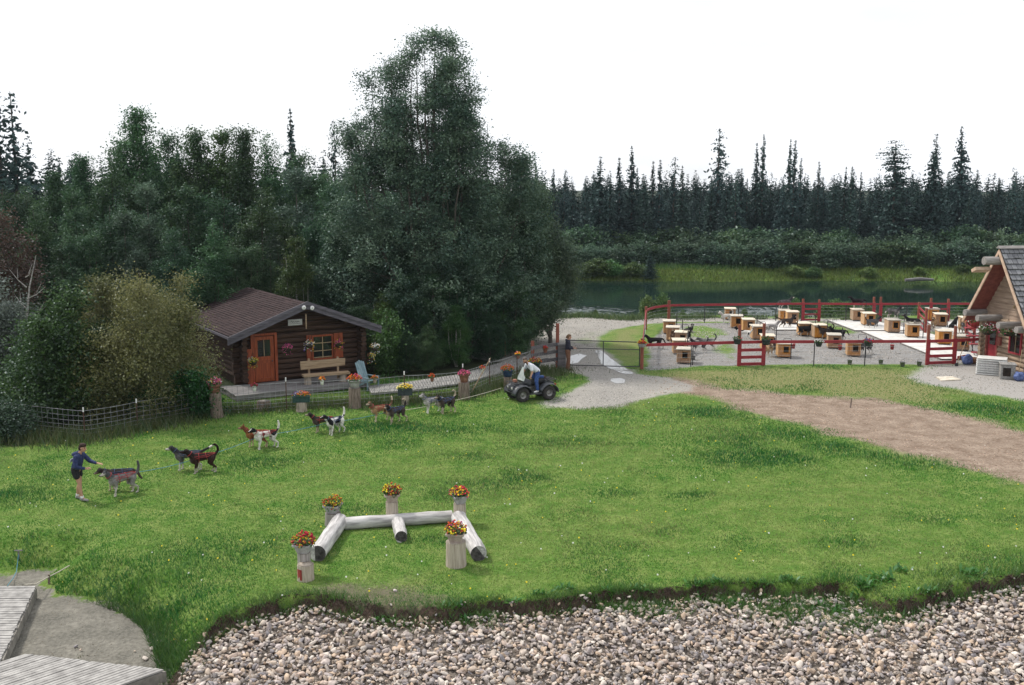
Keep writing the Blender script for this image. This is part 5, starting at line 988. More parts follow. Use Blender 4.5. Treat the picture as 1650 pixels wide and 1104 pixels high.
# pots and buckets on the fence
def hung(px, py, D_at, label, pot, cols, r=.17, h=.22, seed=1, nb=30): z = zat(py, D_at.y); flower_pot((at(px, D_at.y-.16, z).x, D_at.y-.18-r*.6, z), label, 'round', cols, r, h, pot, .22, .22, seed=seed, name='flower_pot', nl=70, nb=nb, big=1.15)
hung(1034,557.5,A0,'grey bowl of red and yellow flowers at the left corner post of the yard',MT['grey_pot'],[RED,YEL,RED],.22,.16,11)
hung(1187,553,g1a,'dark pot with a few red flowers on the left post of the left front gate',MT['dark_pot'],[RED,(.05,.12,.03),(.05,.12,.03)],.19,.24,12,12); hung(1233,554,g1b,'dark grey-green pot on the right post of the left front gate',MT['dark_pot'],[(.3,.05,.03),(.05,.12,.03),(.05,.12,.03)],.22,.26,13,14)
hung(1318,557,on(1318,590),'dark pot of white flowers hung on the middle of the front red rail',MT['dark_pot'],[WHT,WHT,(.05,.12,.03)],.17,.2,14); hung(1397,556,on(1397,589.5),'pot of red and blue flowers on the front red rail before the white-chested dog',MT['dark_pot'],[RED,(.1,.15,.5),RED],.18,.2,15)
MT['bucket'] = mat('grey_bucket', (.20,.20,.20), (.32,.32,.325), 6, .5, 0, metal=.3)
def bucket(px, by, label, mt, z=0., r=.13, h=.26, tilt=0.):
    p = on(px, by); t = thing('bucket', label, 'bucket', p+Vector((0,0,z))); t.rotation_euler = (tilt, 0, .4); m = MB(); m.lathe([(r*.75,0),(r,h),(r*1.06,h),(r*1.06,h-.02),(r*.96,h-.02),(r*.7,.02),(.001,.02)], n=14); m.build('body', MT[mt], t); m = MB(); m.tube([(r*math.cos(a),0,h+r*.9*math.sin(a)) for a in np.linspace(0, math.pi, 9)], [.006]*9, 4); m.build('handle', MT['iron'], t)
for a in ((1278,566,'small red bucket hanging behind the front rail beside a dog house','red_pot',.15),(1353,570,'red bucket hanging left of the nearest middle dog house','red_pot',.2),(1437,569,'red bucket hanging behind the front rail in the middle of the gravel','red_pot',.2),(1369,587.5,'grey bucket on the ground below the nearest middle dog house','bucket',0),(1419,587,'grey bucket tilted on the gravel behind the front fence','bucket',0),(1454,591,'low grey bucket on the grass line left of the right front gate','bucket',0),(1481,590,'grey bucket beside the left post of the right front gate','bucket',0),(1117,580,'grey bucket by the nearest left dog house','bucket',0)):
    bucket(*a, r=.11 if a[3] != 'bucket' else .125, h=.26)
# ------------------------------------------------------------------ the log building at the right
MT['tan_log'] = mat('tan_log', (.22,.155,.105), (.40,.30,.215), 5, .8, .35, (4,.3,4)); MT['gable'] = mat('gable_board', (.28,.20,.15), (.43,.325,.25), 4, .8, .2, (4,.3,3)); MT['soffit'] = mat('red_soffit', (.17,.045,.035), (.27,.085,.065), 5, .8, .2); MT['trim'] = mat('pale_trim', (.45,.31,.22), (.60,.45,.34), 5, .75); MT['grey_log'] = mat('grey_log_end', (.17,.155,.15), (.33,.31,.29), 5, .9, .4, (.4,4,4))
RB = thing('log_building', 'steep-roofed tan log building with grey shakes and red door at the right edge', 'cabin', (23.7, 48.5, 0), R(7.6)); hw, zE, zA, wx, Lb = 2.65, 2.35, 6.02, .95, 7.5
shingle_slope('roof', (0,-hw,zE), (Lb,-hw,zE), (0,0,zA), (Lb,0,zA), MT['shingle_grey'], RB, 15, .06); shingle_slope('roof', (Lb,hw,zE), (0,hw,zE), (Lb,0,zA), (0,0,zA), MT['shingle_grey'], RB, 15, .06)
m = MB()
for s_ in (-1, 1): m.prism([(.03,s_*hw,zE-.10),(.03,0,zA-.12),(.03,0,zA-.20),(.03,s_*(hw-.02),zE-.2)], (Lb-.1,0,0))
m.build('soffit', MT['soffit'], RB); m = MB()
for s_ in (-1, 1): m.prism([(-.05,s_*(hw+.04),zE-.16),(-.05,0,zA-.04),(-.05,0,zA-.27),(-.05,s_*(hw-.10),zE-.24)], (.05,0,0))
m.build('barge_board', MT['trim'], RB); m = MB(); m.prism([(-.1,-.16,zA+.0),(-.1,0,zA+.13),(-.1,.16,zA+.0)], (Lb+.1,0,0)); m.build('ridge_cap', MT['grey_log'], RB)
m = MB(); gz = zE+.1; m.prism([(wx,-hw+.2,gz),(wx,0,zA-.25),(wx,hw-.2,gz)], (.08,0,0))
for i in range(13):
    z = gz+.12+i*.27; k = (hw-.25)*(1-(z-gz)/(zA-.25-gz))
    if k > .1: m.box((wx-.012,0,z),(.03,2*k,.24))
m.build('gable_wall', MT['gable'], RB); m = MB()
for i in range(10):
    z = .16+i*.245
    if z < 2.5:
        for y0, y1 in (((-2.35,.9),(1.8,2.35)) if z < 2.15 else ((-2.35,2.35),)): m.tube([(wx,y0,z),(wx,y1,z)], [.135]*2, 10)
        m.tube([(wx-.25,-2.1,z+.12),(Lb-.6,-2.1,z+.12)], [.13]*2, 10); m.tube([(wx-.3,2.1,z+.12),(Lb-.6,2.1,z+.12)], [.13]*2, 10)
m.box((4,0,1.3),(5.8,4.1,2.4)); m.build('log_wall', MT['tan_log'], RB)
for y, z, x0 in ((2.15,2.62,-.25),(.9,2.50,-.35),(-.75,2.36,-.3),(-2.0,2.3,-.2)): m = MB(); m.tube([(x0,y,z),(2.5,y,z)], [.17,.16], 12, jit=.03, rng=rl); m.build('beam', MT['grey_log'], RB)
m = MB(); m.tube([(-.75,.05,5.42),(2,.05,5.42)], [.20,.19], 12, jit=.05, rng=rl); m.build('ridge_log', MT['grey_log'], RB); m = MB(); m.box((-.55,.55,4.95),(.8,.36,.16),M=Matrix.Rotation(R(-25),4,'X')); m.build('bracket_plank', MT['trim'], RB)
m = MB(); m.prism([(2.1,-.55,5.35),(2.9,-.55,5.5),(3.2,-1.15,4.68),(2.95,-1.2,4.60)], (0,-.05,.08)); m.build('roof_batten', MT['trim'], RB)
d = MB(); d.box((wx-.03,1.35,1.05),(.06,.80,2.05)); d = d.build('door', MT['red_rail'], RB); m = MB(); m.box((wx-.075,1.35,1.45),(.02,.46,.75)); m.build('door_glass', MT['glass'], d)
m = MB(); m.box((wx-.05,.90,1.1),(.18,.10,2.2)); m.box((wx-.05,1.80,1.1),(.18,.10,2.2)); m.box((wx-.05,1.35,2.2),(.18,1.0,.1)); m.build('door_casing', MT['soffit'], RB)
wn = MB(); wn.box((wx-.13,-.6,1.45),(.03,.84,1.0)); wn = wn.build('window', MT['glass'], RB); m = MB()
for y in (-1.04,-.16): m.box((wx-.16,y,1.45),(.08,.08,1.12))
for z in (.93,1.97): m.box((wx-.16,-.6,z),(.082,.80,.08))
m.build('window_frame', MT['red_rail'], wn); m = MB(); m.box((wx-.15,-.6,1.45),(.03,.025,1.0)); m.build('glazing_bar', MT['pale_paint'], wn)
m = MB(); m.box((wx-.2,.62,1.35),(.12,.25,.42)); m.build('wall_box', MT['soffit'], RB); m = MB(); m.lathe([(.05,0),(.06,.1),(.02,.16)], c=(wx-.16,-.3,3.1), n=10); m.build('lamp', MT['pale_paint'], RB)
def rw(x, y, z): c, s_ = math.cos(R(7.6)), math.sin(R(7.6)); return Vector((23.7+c*x-s_*y, 48.5+s_*x+c*y, z))
for i, (p, lb, cols) in enumerate(((on(1577,572)+Vector((0,.7,1.46)),'red tub of red and white flowers on the top red plank',[RED,RED,WHT]),(rw(.35,1.0,1.62),'hanging basket of pink and white flowers by the red door',[PNK,WHT,(.05,.14,.03)]),(rw(.45,-.45,1.75),'hanging basket of white flowers over the window of the log building',[WHT,PNK,(.05,.14,.03)]))):
    flower_pot(p, lb, 'round' if i == 0 else 'hang', cols, .30 if i == 0 else .26, .3 if i == 0 else .2, MT['red_pot' if i == 0 else 'soil'], .42, .42, seed=90+i, name='flower_tub' if i == 0 else 'hanging_basket', trail=.15, nl=220, nb=40, big=1.25)
# gear by the log building
p = on(1597,603); t = thing('wire_panel_stack', 'stack of white wire panels lying flat before the log building', 'panel stack', p, R(-28)); m = MB()
for i in range(7):
    z = .05+i*.112
    for x in np.linspace(-.62,.62,8): m.box((x,0,z),(.022,.98,.022))
    for y in np.linspace(-.48,.48,6): m.box((0,y,z+.012),(1.28,.022,.022))
    for y in (-.5,.5): m.box((0,y,z+.006),(1.32,.035,.042))
    for x in (-.65,.65): m.box((x,0,z+.006),(.035,.96,.042))
m.build('wire_panels', MT['white'], t); m = MB(); m.box((0,0,.80),(1.30,1.0,.02)); m.build('top_sheet', MT['concrete'], t)
p = on(1622,610); t = thing('wooden_kennel', 'grey weathered wooden box kennel with a dark opening beside the white panels', 'kennel', p, R(-20)); m = MB(); m.box((0,0,.36),(.62,.70,.68)); m.box((0,0,.715),(.70,.80,.035)); m.build('body', MT['grey_wood_y'], t); m = MB(); m.box((-.05,-.352,.36),(.34,.012,.40)); m.build('opening', MT['hole_shade'], t)  # the opening is a flat dark panel, its inner shade painted on
MT['blue_cloth'] = mat('blue_cloth', (.03,.05,.14), (.12,.16,.32), 9, .9, .3); MT['barrel'] = mat('brown_basket', (.12,.055,.03), (.25,.13,.075), 9, .85, .3)
def tool(p, dx, dy, h, label, mt='bench', head=True):
    t = thing('shovel', label, 'shovel', p); m = MB(); m.tube([(0,0,.05),(dx,dy,h)], [.018]*2, 6); m.build('handle', MT[mt], t); m = MB(); m.prism([(-.09,-.01,.16),(.09,-.01,.16),(.08,-.05,-.02),(-.08,-.05,-.02)], (0,.02,0)); m.build('blade', MT['iron'], t)
tool(on(1541,590), .55, .3, 1.25, 'long-handled shovel leaning left of the brown basket by the pads'); tool(on(1640,612), .35, .5, 1.35, 'shovel leaning on the log wall behind the kennel at the right edge'); tool(on(1646,613), .42, .5, 1.25, 'second leaning tool at the right edge, beside the shovel on the wall', 'iron')
def bag(px, by, s_, label, mt, seed):
    rs = random.Random(seed); m = MB(); p = on(px, by); bm = bmesh.new(); bmesh.ops.create_icosphere(bm, subdivisions=3, radius=1)
    for q in bm.verts: n_ = 1+.28*mnoise.noise(q.co*1.6+Vector((seed,0,0))); q.co = Vector((q.co.x*s_*n_, q.co.y*s_*.8*n_, max(-.0, (q.co.z*.9+.75)*s_*n_)))
    bm.verts.index_update(); m.add([q.co for q in bm.verts], [[q.index for q in f.verts] for f in bm.faces], True); bm.free(); o = m.build('cloth_bag', MT[mt]); o.location = p; tag(o, label, 'bag')
bag(1558,587,.30,'blue and white cloth bundle slumped beside the brown basket','blue_cloth',3); bag(1642,614,.26,'blue bundle among the tools at the right edge','blue_cloth',5)
p = on(1569,586); t = thing('basket', 'round brown basket on the ground left of the white wire panels', 'basket', p); m = MB(); m.lathe([(.18,0),(.27,.16),(.26,.30),(.22,.31),(.22,.26),(.001,.2)], n=16); m.build('body', MT['barrel'], t)
p = on(1633,592); t = thing('barrel', 'round dark brown tub against the log wall behind the grey kennel', 'tub', p); m = MB(); m.lathe([(.22,0),(.28,.25),(.26,.52),(.22,.52),(.2,.4),(.001,.4)], n=16); m.build('body', MT['barrel'], t)
sl = [G(a, b, .05) for a, b in ((1508,607),(1534,606),(1549,611.5),(1517,613))]; m = MB(); m.prism(sl, (0,0,-.05)); tag(m.build('flat_board', MT['roof_ply']), 'pale flat board lying on the gravel before the right front gate', 'board')
# odds and ends
p = on(1370,657); m = MB(); m.tube([(0,0,-.1),(.04,0,.40)], [.035,.028], 7); o = m.build('wooden_stake', MT['stump_dark']); o.location = p; tag(o, 'short wooden stake standing in the bare dirt path', 'stake')
stone(1587,719,.10,'pale stone with rubble lying in the dirt path, far right','stones of the dirt path'); stone(1520,657,.06,'small white stone at the upper edge of the dirt path','stones of the dirt path'); stone(1592,714,.06,'small dark stone just behind the pale one in the dirt path','stones of the dirt path')
p = G(1482,453,-.9); m = MB(); m.tube([(-1.6,0,.1),(0,.1,.22),(1.5,0,.15)], [.16,.2,.12], 8, jit=.1, rng=rl); o = m.build('driftwood', MT['grey_wood']); o.location = p; tag(o, 'grey driftwood log lying at the far waterline', 'driftwood')
# ------------------------------------------------------------------ log frame with pots, docks
MT['burnt'] = mat('dark_log_end', (.065,.06,.06), (.19,.175,.17), 10, .9, .3)
def log(name, a, b, r, label, dark_end=True, seed=1):
    a, b = Vector(a), Vector(b); r_ = random.Random(seed); c = (a+b)/2; rz = math.atan2(b.y-a.y, b.x-a.x); t = thing(name, label, 'log', (c.x, c.y, c.z), rz); iv = Matrix.Rotation(-rz, 3, 'Z'); a, b = iv @ (a-c), iv @ (b-c); up = Vector((0,0,r*.92)); m = MB(); n = 9
    pts = [a.lerp(b, i/n)+up+Vector((r_.uniform(-.012,.012), r_.uniform(-.012,.012), r_.uniform(-.01,.01))) for i in range(n+1)]; m.tube(pts, [r*(1.03-.06*i/n) for i in range(n+1)], 20, jit=.035, rng=r_)
    for k in range(4): q = pts[r_.randrange(1, n)]; d = Vector((r_.uniform(-.5,.5), -.6, .7)).normalized(); m.ball(q+d*r*.95, r*.11, 6, 4)
    m.build('wood', MT['bleached'], t); ax = (b-a).normalized()
    if dark_end:
        e = MB(); s = ax.cross(Vector((0,0,1))).normalized(); u = s.cross(ax); q = pts[-1]+ax*.004; ring = [q+(s*math.cos(k/20*6.283)+u*math.sin(k/20*6.283))*r*.95 for k in range(20)]; e.add(ring, [tuple(range(20))]); e.add([p_+ax*.0 for p_ in ring], [tuple(range(19,-1,-1))]); e.build('cut_end', MT['burnt'], t)
    return t
log('log', on(548,851), on(512,905), .205, 'bleached log forming the left side of the log frame on the lawn', seed=3)
log('log', on(556,853), on(728,841), .165, 'long bleached log lying crosswise at the back of the log frame', False, 4)
log('log', on(641,851), on(647,874), .16, 'short bleached stub log in the middle of the log frame', seed=5)
log('log', on(739,846), on(772,904), .205, 'bleached log forming the right side of the log frame on the lawn', seed=6)
MT['pale_stump'] = mat('pale_stump', (.30,.25,.195), (.50,.435,.36), 5, .92, .5, (5,5,.35)); MT['grey_stump'] = mat('grey_stump', (.21,.19,.175), (.40,.37,.345), 5, .92, .5, (5,5,.35)); MT['red_paint'] = mat('faded_red_paint', (.20,.025,.02), (.33,.06,.05), 12, .9)
def front_stump(px, by, topy, w_px, label, seed, mt):
    p = on(px, by); r_ = random.Random(seed); h = zat(topy, p.y)-p.z; rr = w_px/2*p.y*1.03/1604; t = thing('tree_stump', label, 'stump', p); m = MB()
    m.tube([(0,0,-.06),(0,0,.06),(0,0,h*.5),(0,0,h)], [rr*1.07,rr*1.03,rr,rr*.985], 20, jit=.025, rng=r_); m.build('trunk', MT[mt], t); m = MB(); m.lathe([(.001,.004),(rr*.95,.002)], c=(0,0,h), n=18); m.build('cut_top', MT['cut' if mt != 'pale_stump' else 'pale_stump'], t); return p+Vector((0,0,h+.006)), t, rr, h
FS = [(491,926,890,22,'narrow grey stump at the front left corner of the log frame','grey_stump',(RED,RED,YEL),'grey square pot of red and yellow flowers at the front left of the log frame',.19,.22,21),
      (537,846,826,26,'grey stump behind the back left corner of the log frame','grey_stump',(YEL,RED,RED),'grey square pot of red and spilling yellow flowers at the frame back left',.19,.22,22),
      (632,842,808,20,'pale stump behind the middle of the crosswise log','pale_stump',(RED,YEL,(.25,.02,.06)),'cream square pot of dark red and yellow flowers behind the middle of the crosswise log',.19,.22,23),
      (741,843,811,20,'pale stump behind the back right corner of the log frame','pale_stump',(RED,(.3,.02,.05),YEL),'grey square pot of dark red flowers at the back right of the log frame',.18,.22,24),
      (735,911,872,33,'wide pale stump at the front right of the log frame','pale_stump',(RED,MAG,RED,YEL),'pinkish square pot of crimson and yellow flowers on the wide front right stump',.20,.22,25)]
for px, by, ty, wp, lb, mt, cols, pl, r, h, sd_ in FS:
    a, t, rr, hh_ = front_stump(px, by, ty, wp, lb, sd_, mt); flower_pot(a, pl, 'square', list(cols), r, h, MT['tan_pot' if sd_ in (23,25) else 'grey_pot'], .25, .30, R(random.uniform(-18,25)), sd_, nl=260, nb=62, big=.85, trail=.06 if sd_ != 22 else .15)
a, t, rr, hh_ = front_stump(493, 934, 909, 27, 'short whitish stump with faded red paint standing before the front left pot', 31, 'pale_stump'); m = MB(); n = 6
vs = []
for k in range(n):
    th = R(-150+k*9)
    for z in (.04, hh_*.8): vs.append((rr*1.035*math.cos(th), rr*1.035*math.sin(th), z))
m.add(vs, [(2*k, 2*k+2, 2*k+3, 2*k+1) for k in range(n-1)]); m.build('paint_patch', MT['red_paint'], t)
# docks
MT['dock'] = mat('silvery_dock_plank', (.22,.21,.20), (.40,.385,.365), 2, .88, .0, (2,2,2)); MT['dock_side'] = mat('dock_side_beam', (.13,.12,.105), (.27,.25,.22), 4, .9, .3)
def dock(label, o, along, across, la, lb, n, z, th, jit=.01):
    """boards lie along 'across', ranged one after the other along 'along'"""
    t = thing('dock', label, 'dock', o); al = Vector(along).normalized(); ac = Vector(across).normalized(); r_ = random.Random(n); w_ = la/n; m = MB()
    for i in range(n):
        a = al*(i*w_+.013); b = al*((i+1)*w_-.013); e0 = ac*r_.uniform(-jit, jit); e1 = ac*(lb+r_.uniform(-jit, jit)); dz = Vector((0,0,r_.uniform(-.006,.006))); m.prism([a+e0+dz, b+e0+dz, b+e1+dz, a+e1+dz], (0,0,-.035))
    m.build('deck_boards', MT['dock'], t); m = MB(); o2 = Vector((0,0,-.045))
    for k, off in ((0., -.03), (lb-.05, .03)): q = ac*(k+off); m.prism([q+o2, q+al*la+o2, q+al*la+ac*.06+o2, q+ac*.06+o2], (0,0,-th))
    m.build('side_beam', MT['dock_side'], t); m = MB()
    for k in (0., la-.06): q = al*k; m.prism([q+o2+ac*.04, q+al*.06+o2+ac*.04, q+al*.06+ac*(lb-.04)+o2, q+ac*(lb-.04)+o2], (0,0,-th*.9))
    m.build('end_beam', MT['dock_side'], t); return t
z1 = -.32; a = G(57,944,z1); b = G(11,1042,z1); al = b-a; dock('silvery plank dock resting on the mud at the left edge', a, al, Vector((-al.y if -al.y < 0 else al.y, al.x, 0)) if False else Vector((-1,-.02,0)), al.length+2.2, 3.2, 44, z1, .22, .02)
z2 = -.30; a = G(265,1079,z2); b = G(58,1055,z2); c = G(190,1106,z2); dock('pale plank dock across the bottom left corner', a, b-a, c-a, (b-a).length+.25, 3.0, 27, z2, .22, .02)
MT['rope'] = mat('pale_rope', (.36,.33,.27), (.52,.48,.40), 20, .9); MT['blue_rope'] = mat('blue_rope', (.05,.17,.22), (.10,.27,.33), 20, .8)
def rope(name, pts, r, label, mt='rope'): m = MB(); m.tube(pts, [r]*len(pts), 6); tag(m.build(name, MT[mt]), label, 'rope')
p = on(80,941); rope('mooring_rope', [G(40,944,z1)+Vector((0,0,.03)), G(58,943,z1)+Vector((0,0,.03)), p+Vector((0,0,.18)), on(96,930)+Vector((0,0,.14)), on(112,915)+Vector((0,0,.05))], .016, 'pale mooring rope from the silvery dock up into the grass')
m = MB(); m.tube([(-.02,0,-.1),(.0,0,.24)], [.03,.026], 7); o = m.build('mooring_stake', MT['stump_dark']); o.location = p; tag(o, 'short stake carrying the pale mooring rope at the mud edge', 'stake')
rope('mooring_rope', [G(12,946,z1)+Vector((0,0,.03)), on(22,935)+Vector((0,0,.06)), on(27,924)+Vector((0,0,.05)), on(29,908)+Vector((0,0,.06)), on(31,902)+Vector((0,0,.2))], .010, 'blue and pale rope tied to the thin stake at the left edge', 'blue_rope')
m = MB(); m.tube([(0,0,-.1),(0,0,.26)], [.022]*2, 7); m.tube([(-.10,0,.25),(.10,0,.255)], [.018]*2, 6); o = m.build('mooring_stake', MT['grey_wood']); o.location = on(31,903); tag(o, 'thin grey crosspiece stake in the lawn above the left mud edge', 'stake')
# ------------------------------------------------------------------ bodies: tapered limbs fused into one surface
def fuse(mb, voxel, smooth=4, name='body'):
    me = mb.mesh('raw_'+name, []); o = bpy.data.objects.new('raw_'+name, me); COL.objects.link(o)
    r = o.modifiers.new('r', 'REMESH'); r.mode = 'VOXEL'; r.voxel_size = voxel
    if smooth: s = o.modifiers.new('s', 'SMOOTH'); s.factor = .5; s.iterations = smooth
    dg = bpy.context.evaluated_depsgraph_get(); out = bpy.data.meshes.new_from_object(o.evaluated_get(dg)); bpy.data.objects.remove(o); bpy.data.meshes.remove(me)
    out.name = name; out.polygons.foreach_set('use_smooth', np.ones(len(out.polygons), bool)); return out
def verts_of(me): a = np.empty(len(me.vertices)*3, 'f'); me.vertices.foreach_get('co', a); return a.reshape(-1, 3)
def paint(me, cols, m):
    c = np.ones((len(cols), 4), 'f'); c[:, :3] = cols
    a = me.color_attributes.new('Col', 'FLOAT_COLOR', 'POINT'); a.data.foreach_set('color', c.ravel()); me.materials.clear(); me.materials.append(m)
MT['fur'] = mat('fur', (.70,.70,.70), (1.2,1.2,1.2), 30, .9, .5, (.6,1.6,1.6), vcol=True, spec=.15, dist=.01); MT['skin'] = mat('skin', (.9,.9,.9), (1.08,1.05,1.05), 14, .6, .05, vcol=True, spec=.3)
MT['harness_red'] = mat('red_harness', (.22,.02,.025), (.38,.05,.05), 12, .7); MT['harness_blue'] = mat('blue_harness', (.03,.05,.11), (.07,.10,.19), 12, .7)
def rotz(p, a): return (p[0]*math.cos(a)-p[1]*math.sin(a), p[0]*math.sin(a)+p[1]*math.cos(a), p[2])
def dog_mesh(seed, pose, tail, head_yaw, head_pitch, voxel, ear='prick', slim=1.):
    r_ = random.Random(seed); m = MB(); C = lambda a, ra, b, rb: m.capsule(a, ra*slim, b, rb*slim, 9); j = lambda k: r_.uniform(-k, k)
    if pose in ('stand','walk'):
        st = .10 if pose == 'walk' else .03; ch, ab, rp = Vector((.20,0,.44)), Vector((-.05,0,.475)), Vector((-.31,0,.485))
        m.ball(ch+Vector((.02,0,-.01)), (.15,.105,.145), 12, 8); C(ch+Vector((0,0,.02)), .115, ab, .095); C(ab, .092, rp, .088); C((.2,0,.53), .06, (-.3,0,.53), .055)
        for s in (-1, 1):
            f = s*st+j(.02); h = -s*st+j(.02)
            C((.23,s*.075,.43), .062, (.17+f*.4,s*.085,.29), .042); C((.17+f*.4,s*.085,.29), .037, (.19+f,s*.085,.14), .025); C((.19+f,s*.085,.14), .024, (.185+f,s*.085,.035), .022); C((.185+f,s*.085,.025), .025, (.225+f,s*.085,.02), .022)
            C((-.29,s*.065,.45), .088, (-.22+h*.5,s*.085,.29), .055); C((-.22+h*.5,s*.085,.28), .047, (-.365+h,s*.08,.165), .024); C((-.365+h,s*.08,.165), .023, (-.345+h,s*.08,.035), .020); C((-.345+h,s*.08,.025), .024, (-.30+h,s*.08,.02), .022)
        nb, tb = Vector((.27,0,.53)), Vector((-.39,0,.535))
    elif pose == 'sit':
        m.ball((.10,0,.43), (.13,.105,.15), 12, 8); C((.08,0,.42), .115, (-.12,0,.24), .115); m.ball((-.15,0,.16), (.15,.14,.145), 12, 8)
        for s in (-1, 1):
            C((.13,s*.075,.40), .058, (.13,s*.08,.22), .034); C((.13,s*.08,.22), .028, (.14,s*.08,.03), .022); C((.14,s*.08,.022), .025, (.185,s*.08,.02), .022)
            C((-.14,s*.11,.16), .088, (.03,s*.13,.13), .055); C((.03,s*.13,.12), .04, (-.02,s*.13,.03), .026); C((-.02,s*.13,.025), .026, (.07,s*.13,.02), .022)
        nb, tb = Vector((.13,0,.53)), Vector((-.28,0,.08))
    else:
        m.ball((.20,0,.15), (.15,.115,.135), 12, 8); C((.2,0,.16), .115, (-.28,0,.15), .11)
        for s in (-1, 1):
            C((.22,s*.09,.12), .05, (.20,s*.12,.04), .036); C((.20,s*.12,.035), .032, (.44,s*.10,.025), .022)
            C((-.26,s*.10,.13), .085, (-.06,s*.15,.07), .05); C((-.06,s*.15,.045), .035, (-.28,s*.16,.03), .024); C((-.28,s*.16,.025), .024, (-.16,s*.17,.02), .02)
        nb, tb = Vector((.29,0,.24)), Vector((-.40,0,.13))
    cp, sp = math.cos(head_pitch), math.sin(head_pitch); cy, sy = math.cos(head_yaw), math.sin(head_yaw)
    nk = nb+Vector((.135*cy, .135*sy, .135)) if head_pitch > -.25 else nb+Vector((.17*cy, .17*sy, .05)); C(nb+Vector((-.02,0,-.03)), .102, nk, .072); fw = Vector((cy*cp, sy*cp, sp)); up = Vector((-cy*sp, -sy*sp, cp)); sd = fw.cross(up)
    hc = nk+fw*.045+up*.03; m.ball(hc, .072, 12, 9); C(hc+fw*.03-up*.018, .048, hc+fw*.155-up*.03, .026); C(hc+fw*.04-up*.045, .035, hc+fw*.13-up*.055, .017); m.ball(hc+fw*.178-up*.022, .017, 6, 5)
    for s in (-1, 1):
        b = hc+sd*s*.045+up*.045-fw*.02
        if ear == 'prick': C(b, .03, b+up*.085+sd*s*.014, .008); C(b+fw*.008, .026, b+up*.05+sd*s*.012, .016)
        else: C(b, .026, b+sd*s*.04-up*.01, .022); C(b+sd*s*.04-up*.01, .022, b+sd*s*.05-up*.07+fw*.01, .014)
    T = {'curl':[(0,0,0),(-.07,0,.12),(-.06,0,.23),(.01,0,.30),(.07,.01,.29)],'up':[(0,0,0),(-.07,0,.09),(-.09,0,.20),(-.07,0,.33)],'back':[(0,0,0),(-.12,0,.06),(-.25,.01,.13),(-.37,.01,.19)],'low':[(0,0,0),(-.10,0,-.05),(-.15,0,-.17),(-.21,0,-.25)],'lie':[(0,0,-.02),(-.12,.05,-.08),(-.2,.14,-.10)]}[tail if pose != 'lie' else 'lie']
    if pose == 'sit' and tail != 'lie': T = [(0,0,-.02),(-.14,.06,-.05),(-.26,.12,-.05)]
    for i in range(len(T)-1): C(tb+Vector(T[i]), .040-.002*i, tb+Vector(T[i+1]), .038-.004*i)
    me = fuse(m, voxel, 3, 'dog_body'); return me, hc, fw, up, sd, nb, tb+Vector(T[-1]), nk
COATS = dict(grey=((.20,.19,.18),(.07,.07,.075),(.46,.43,.38)), black=((.016,.015,.016),(.012,.012,.013),(.42,.39,.35)), red=((.24,.10,.04),(.15,.055,.025),(.46,.36,.25)), tan=((.34,.21,.11),(.13,.08,.05),(.50,.42,.32)), white=((.60,.57,.52),(.50,.47,.43),(.66,.63,.58)), pied=((.60,.58,.54),(.014,.014,.016),(.62,.60,.56)), dark=((.055,.042,.036),(.022,.018,.018),(.36,.30,.23)), husky=((.10,.095,.095),(.025,.025,.028),(.58,.55,.50)), choc=((.032,.016,.013),(.016,.010,.009),(.40,.36,.32)), greywhite=((.42,.40,.38),(.20,.19,.19),(.62,.60,.57)))
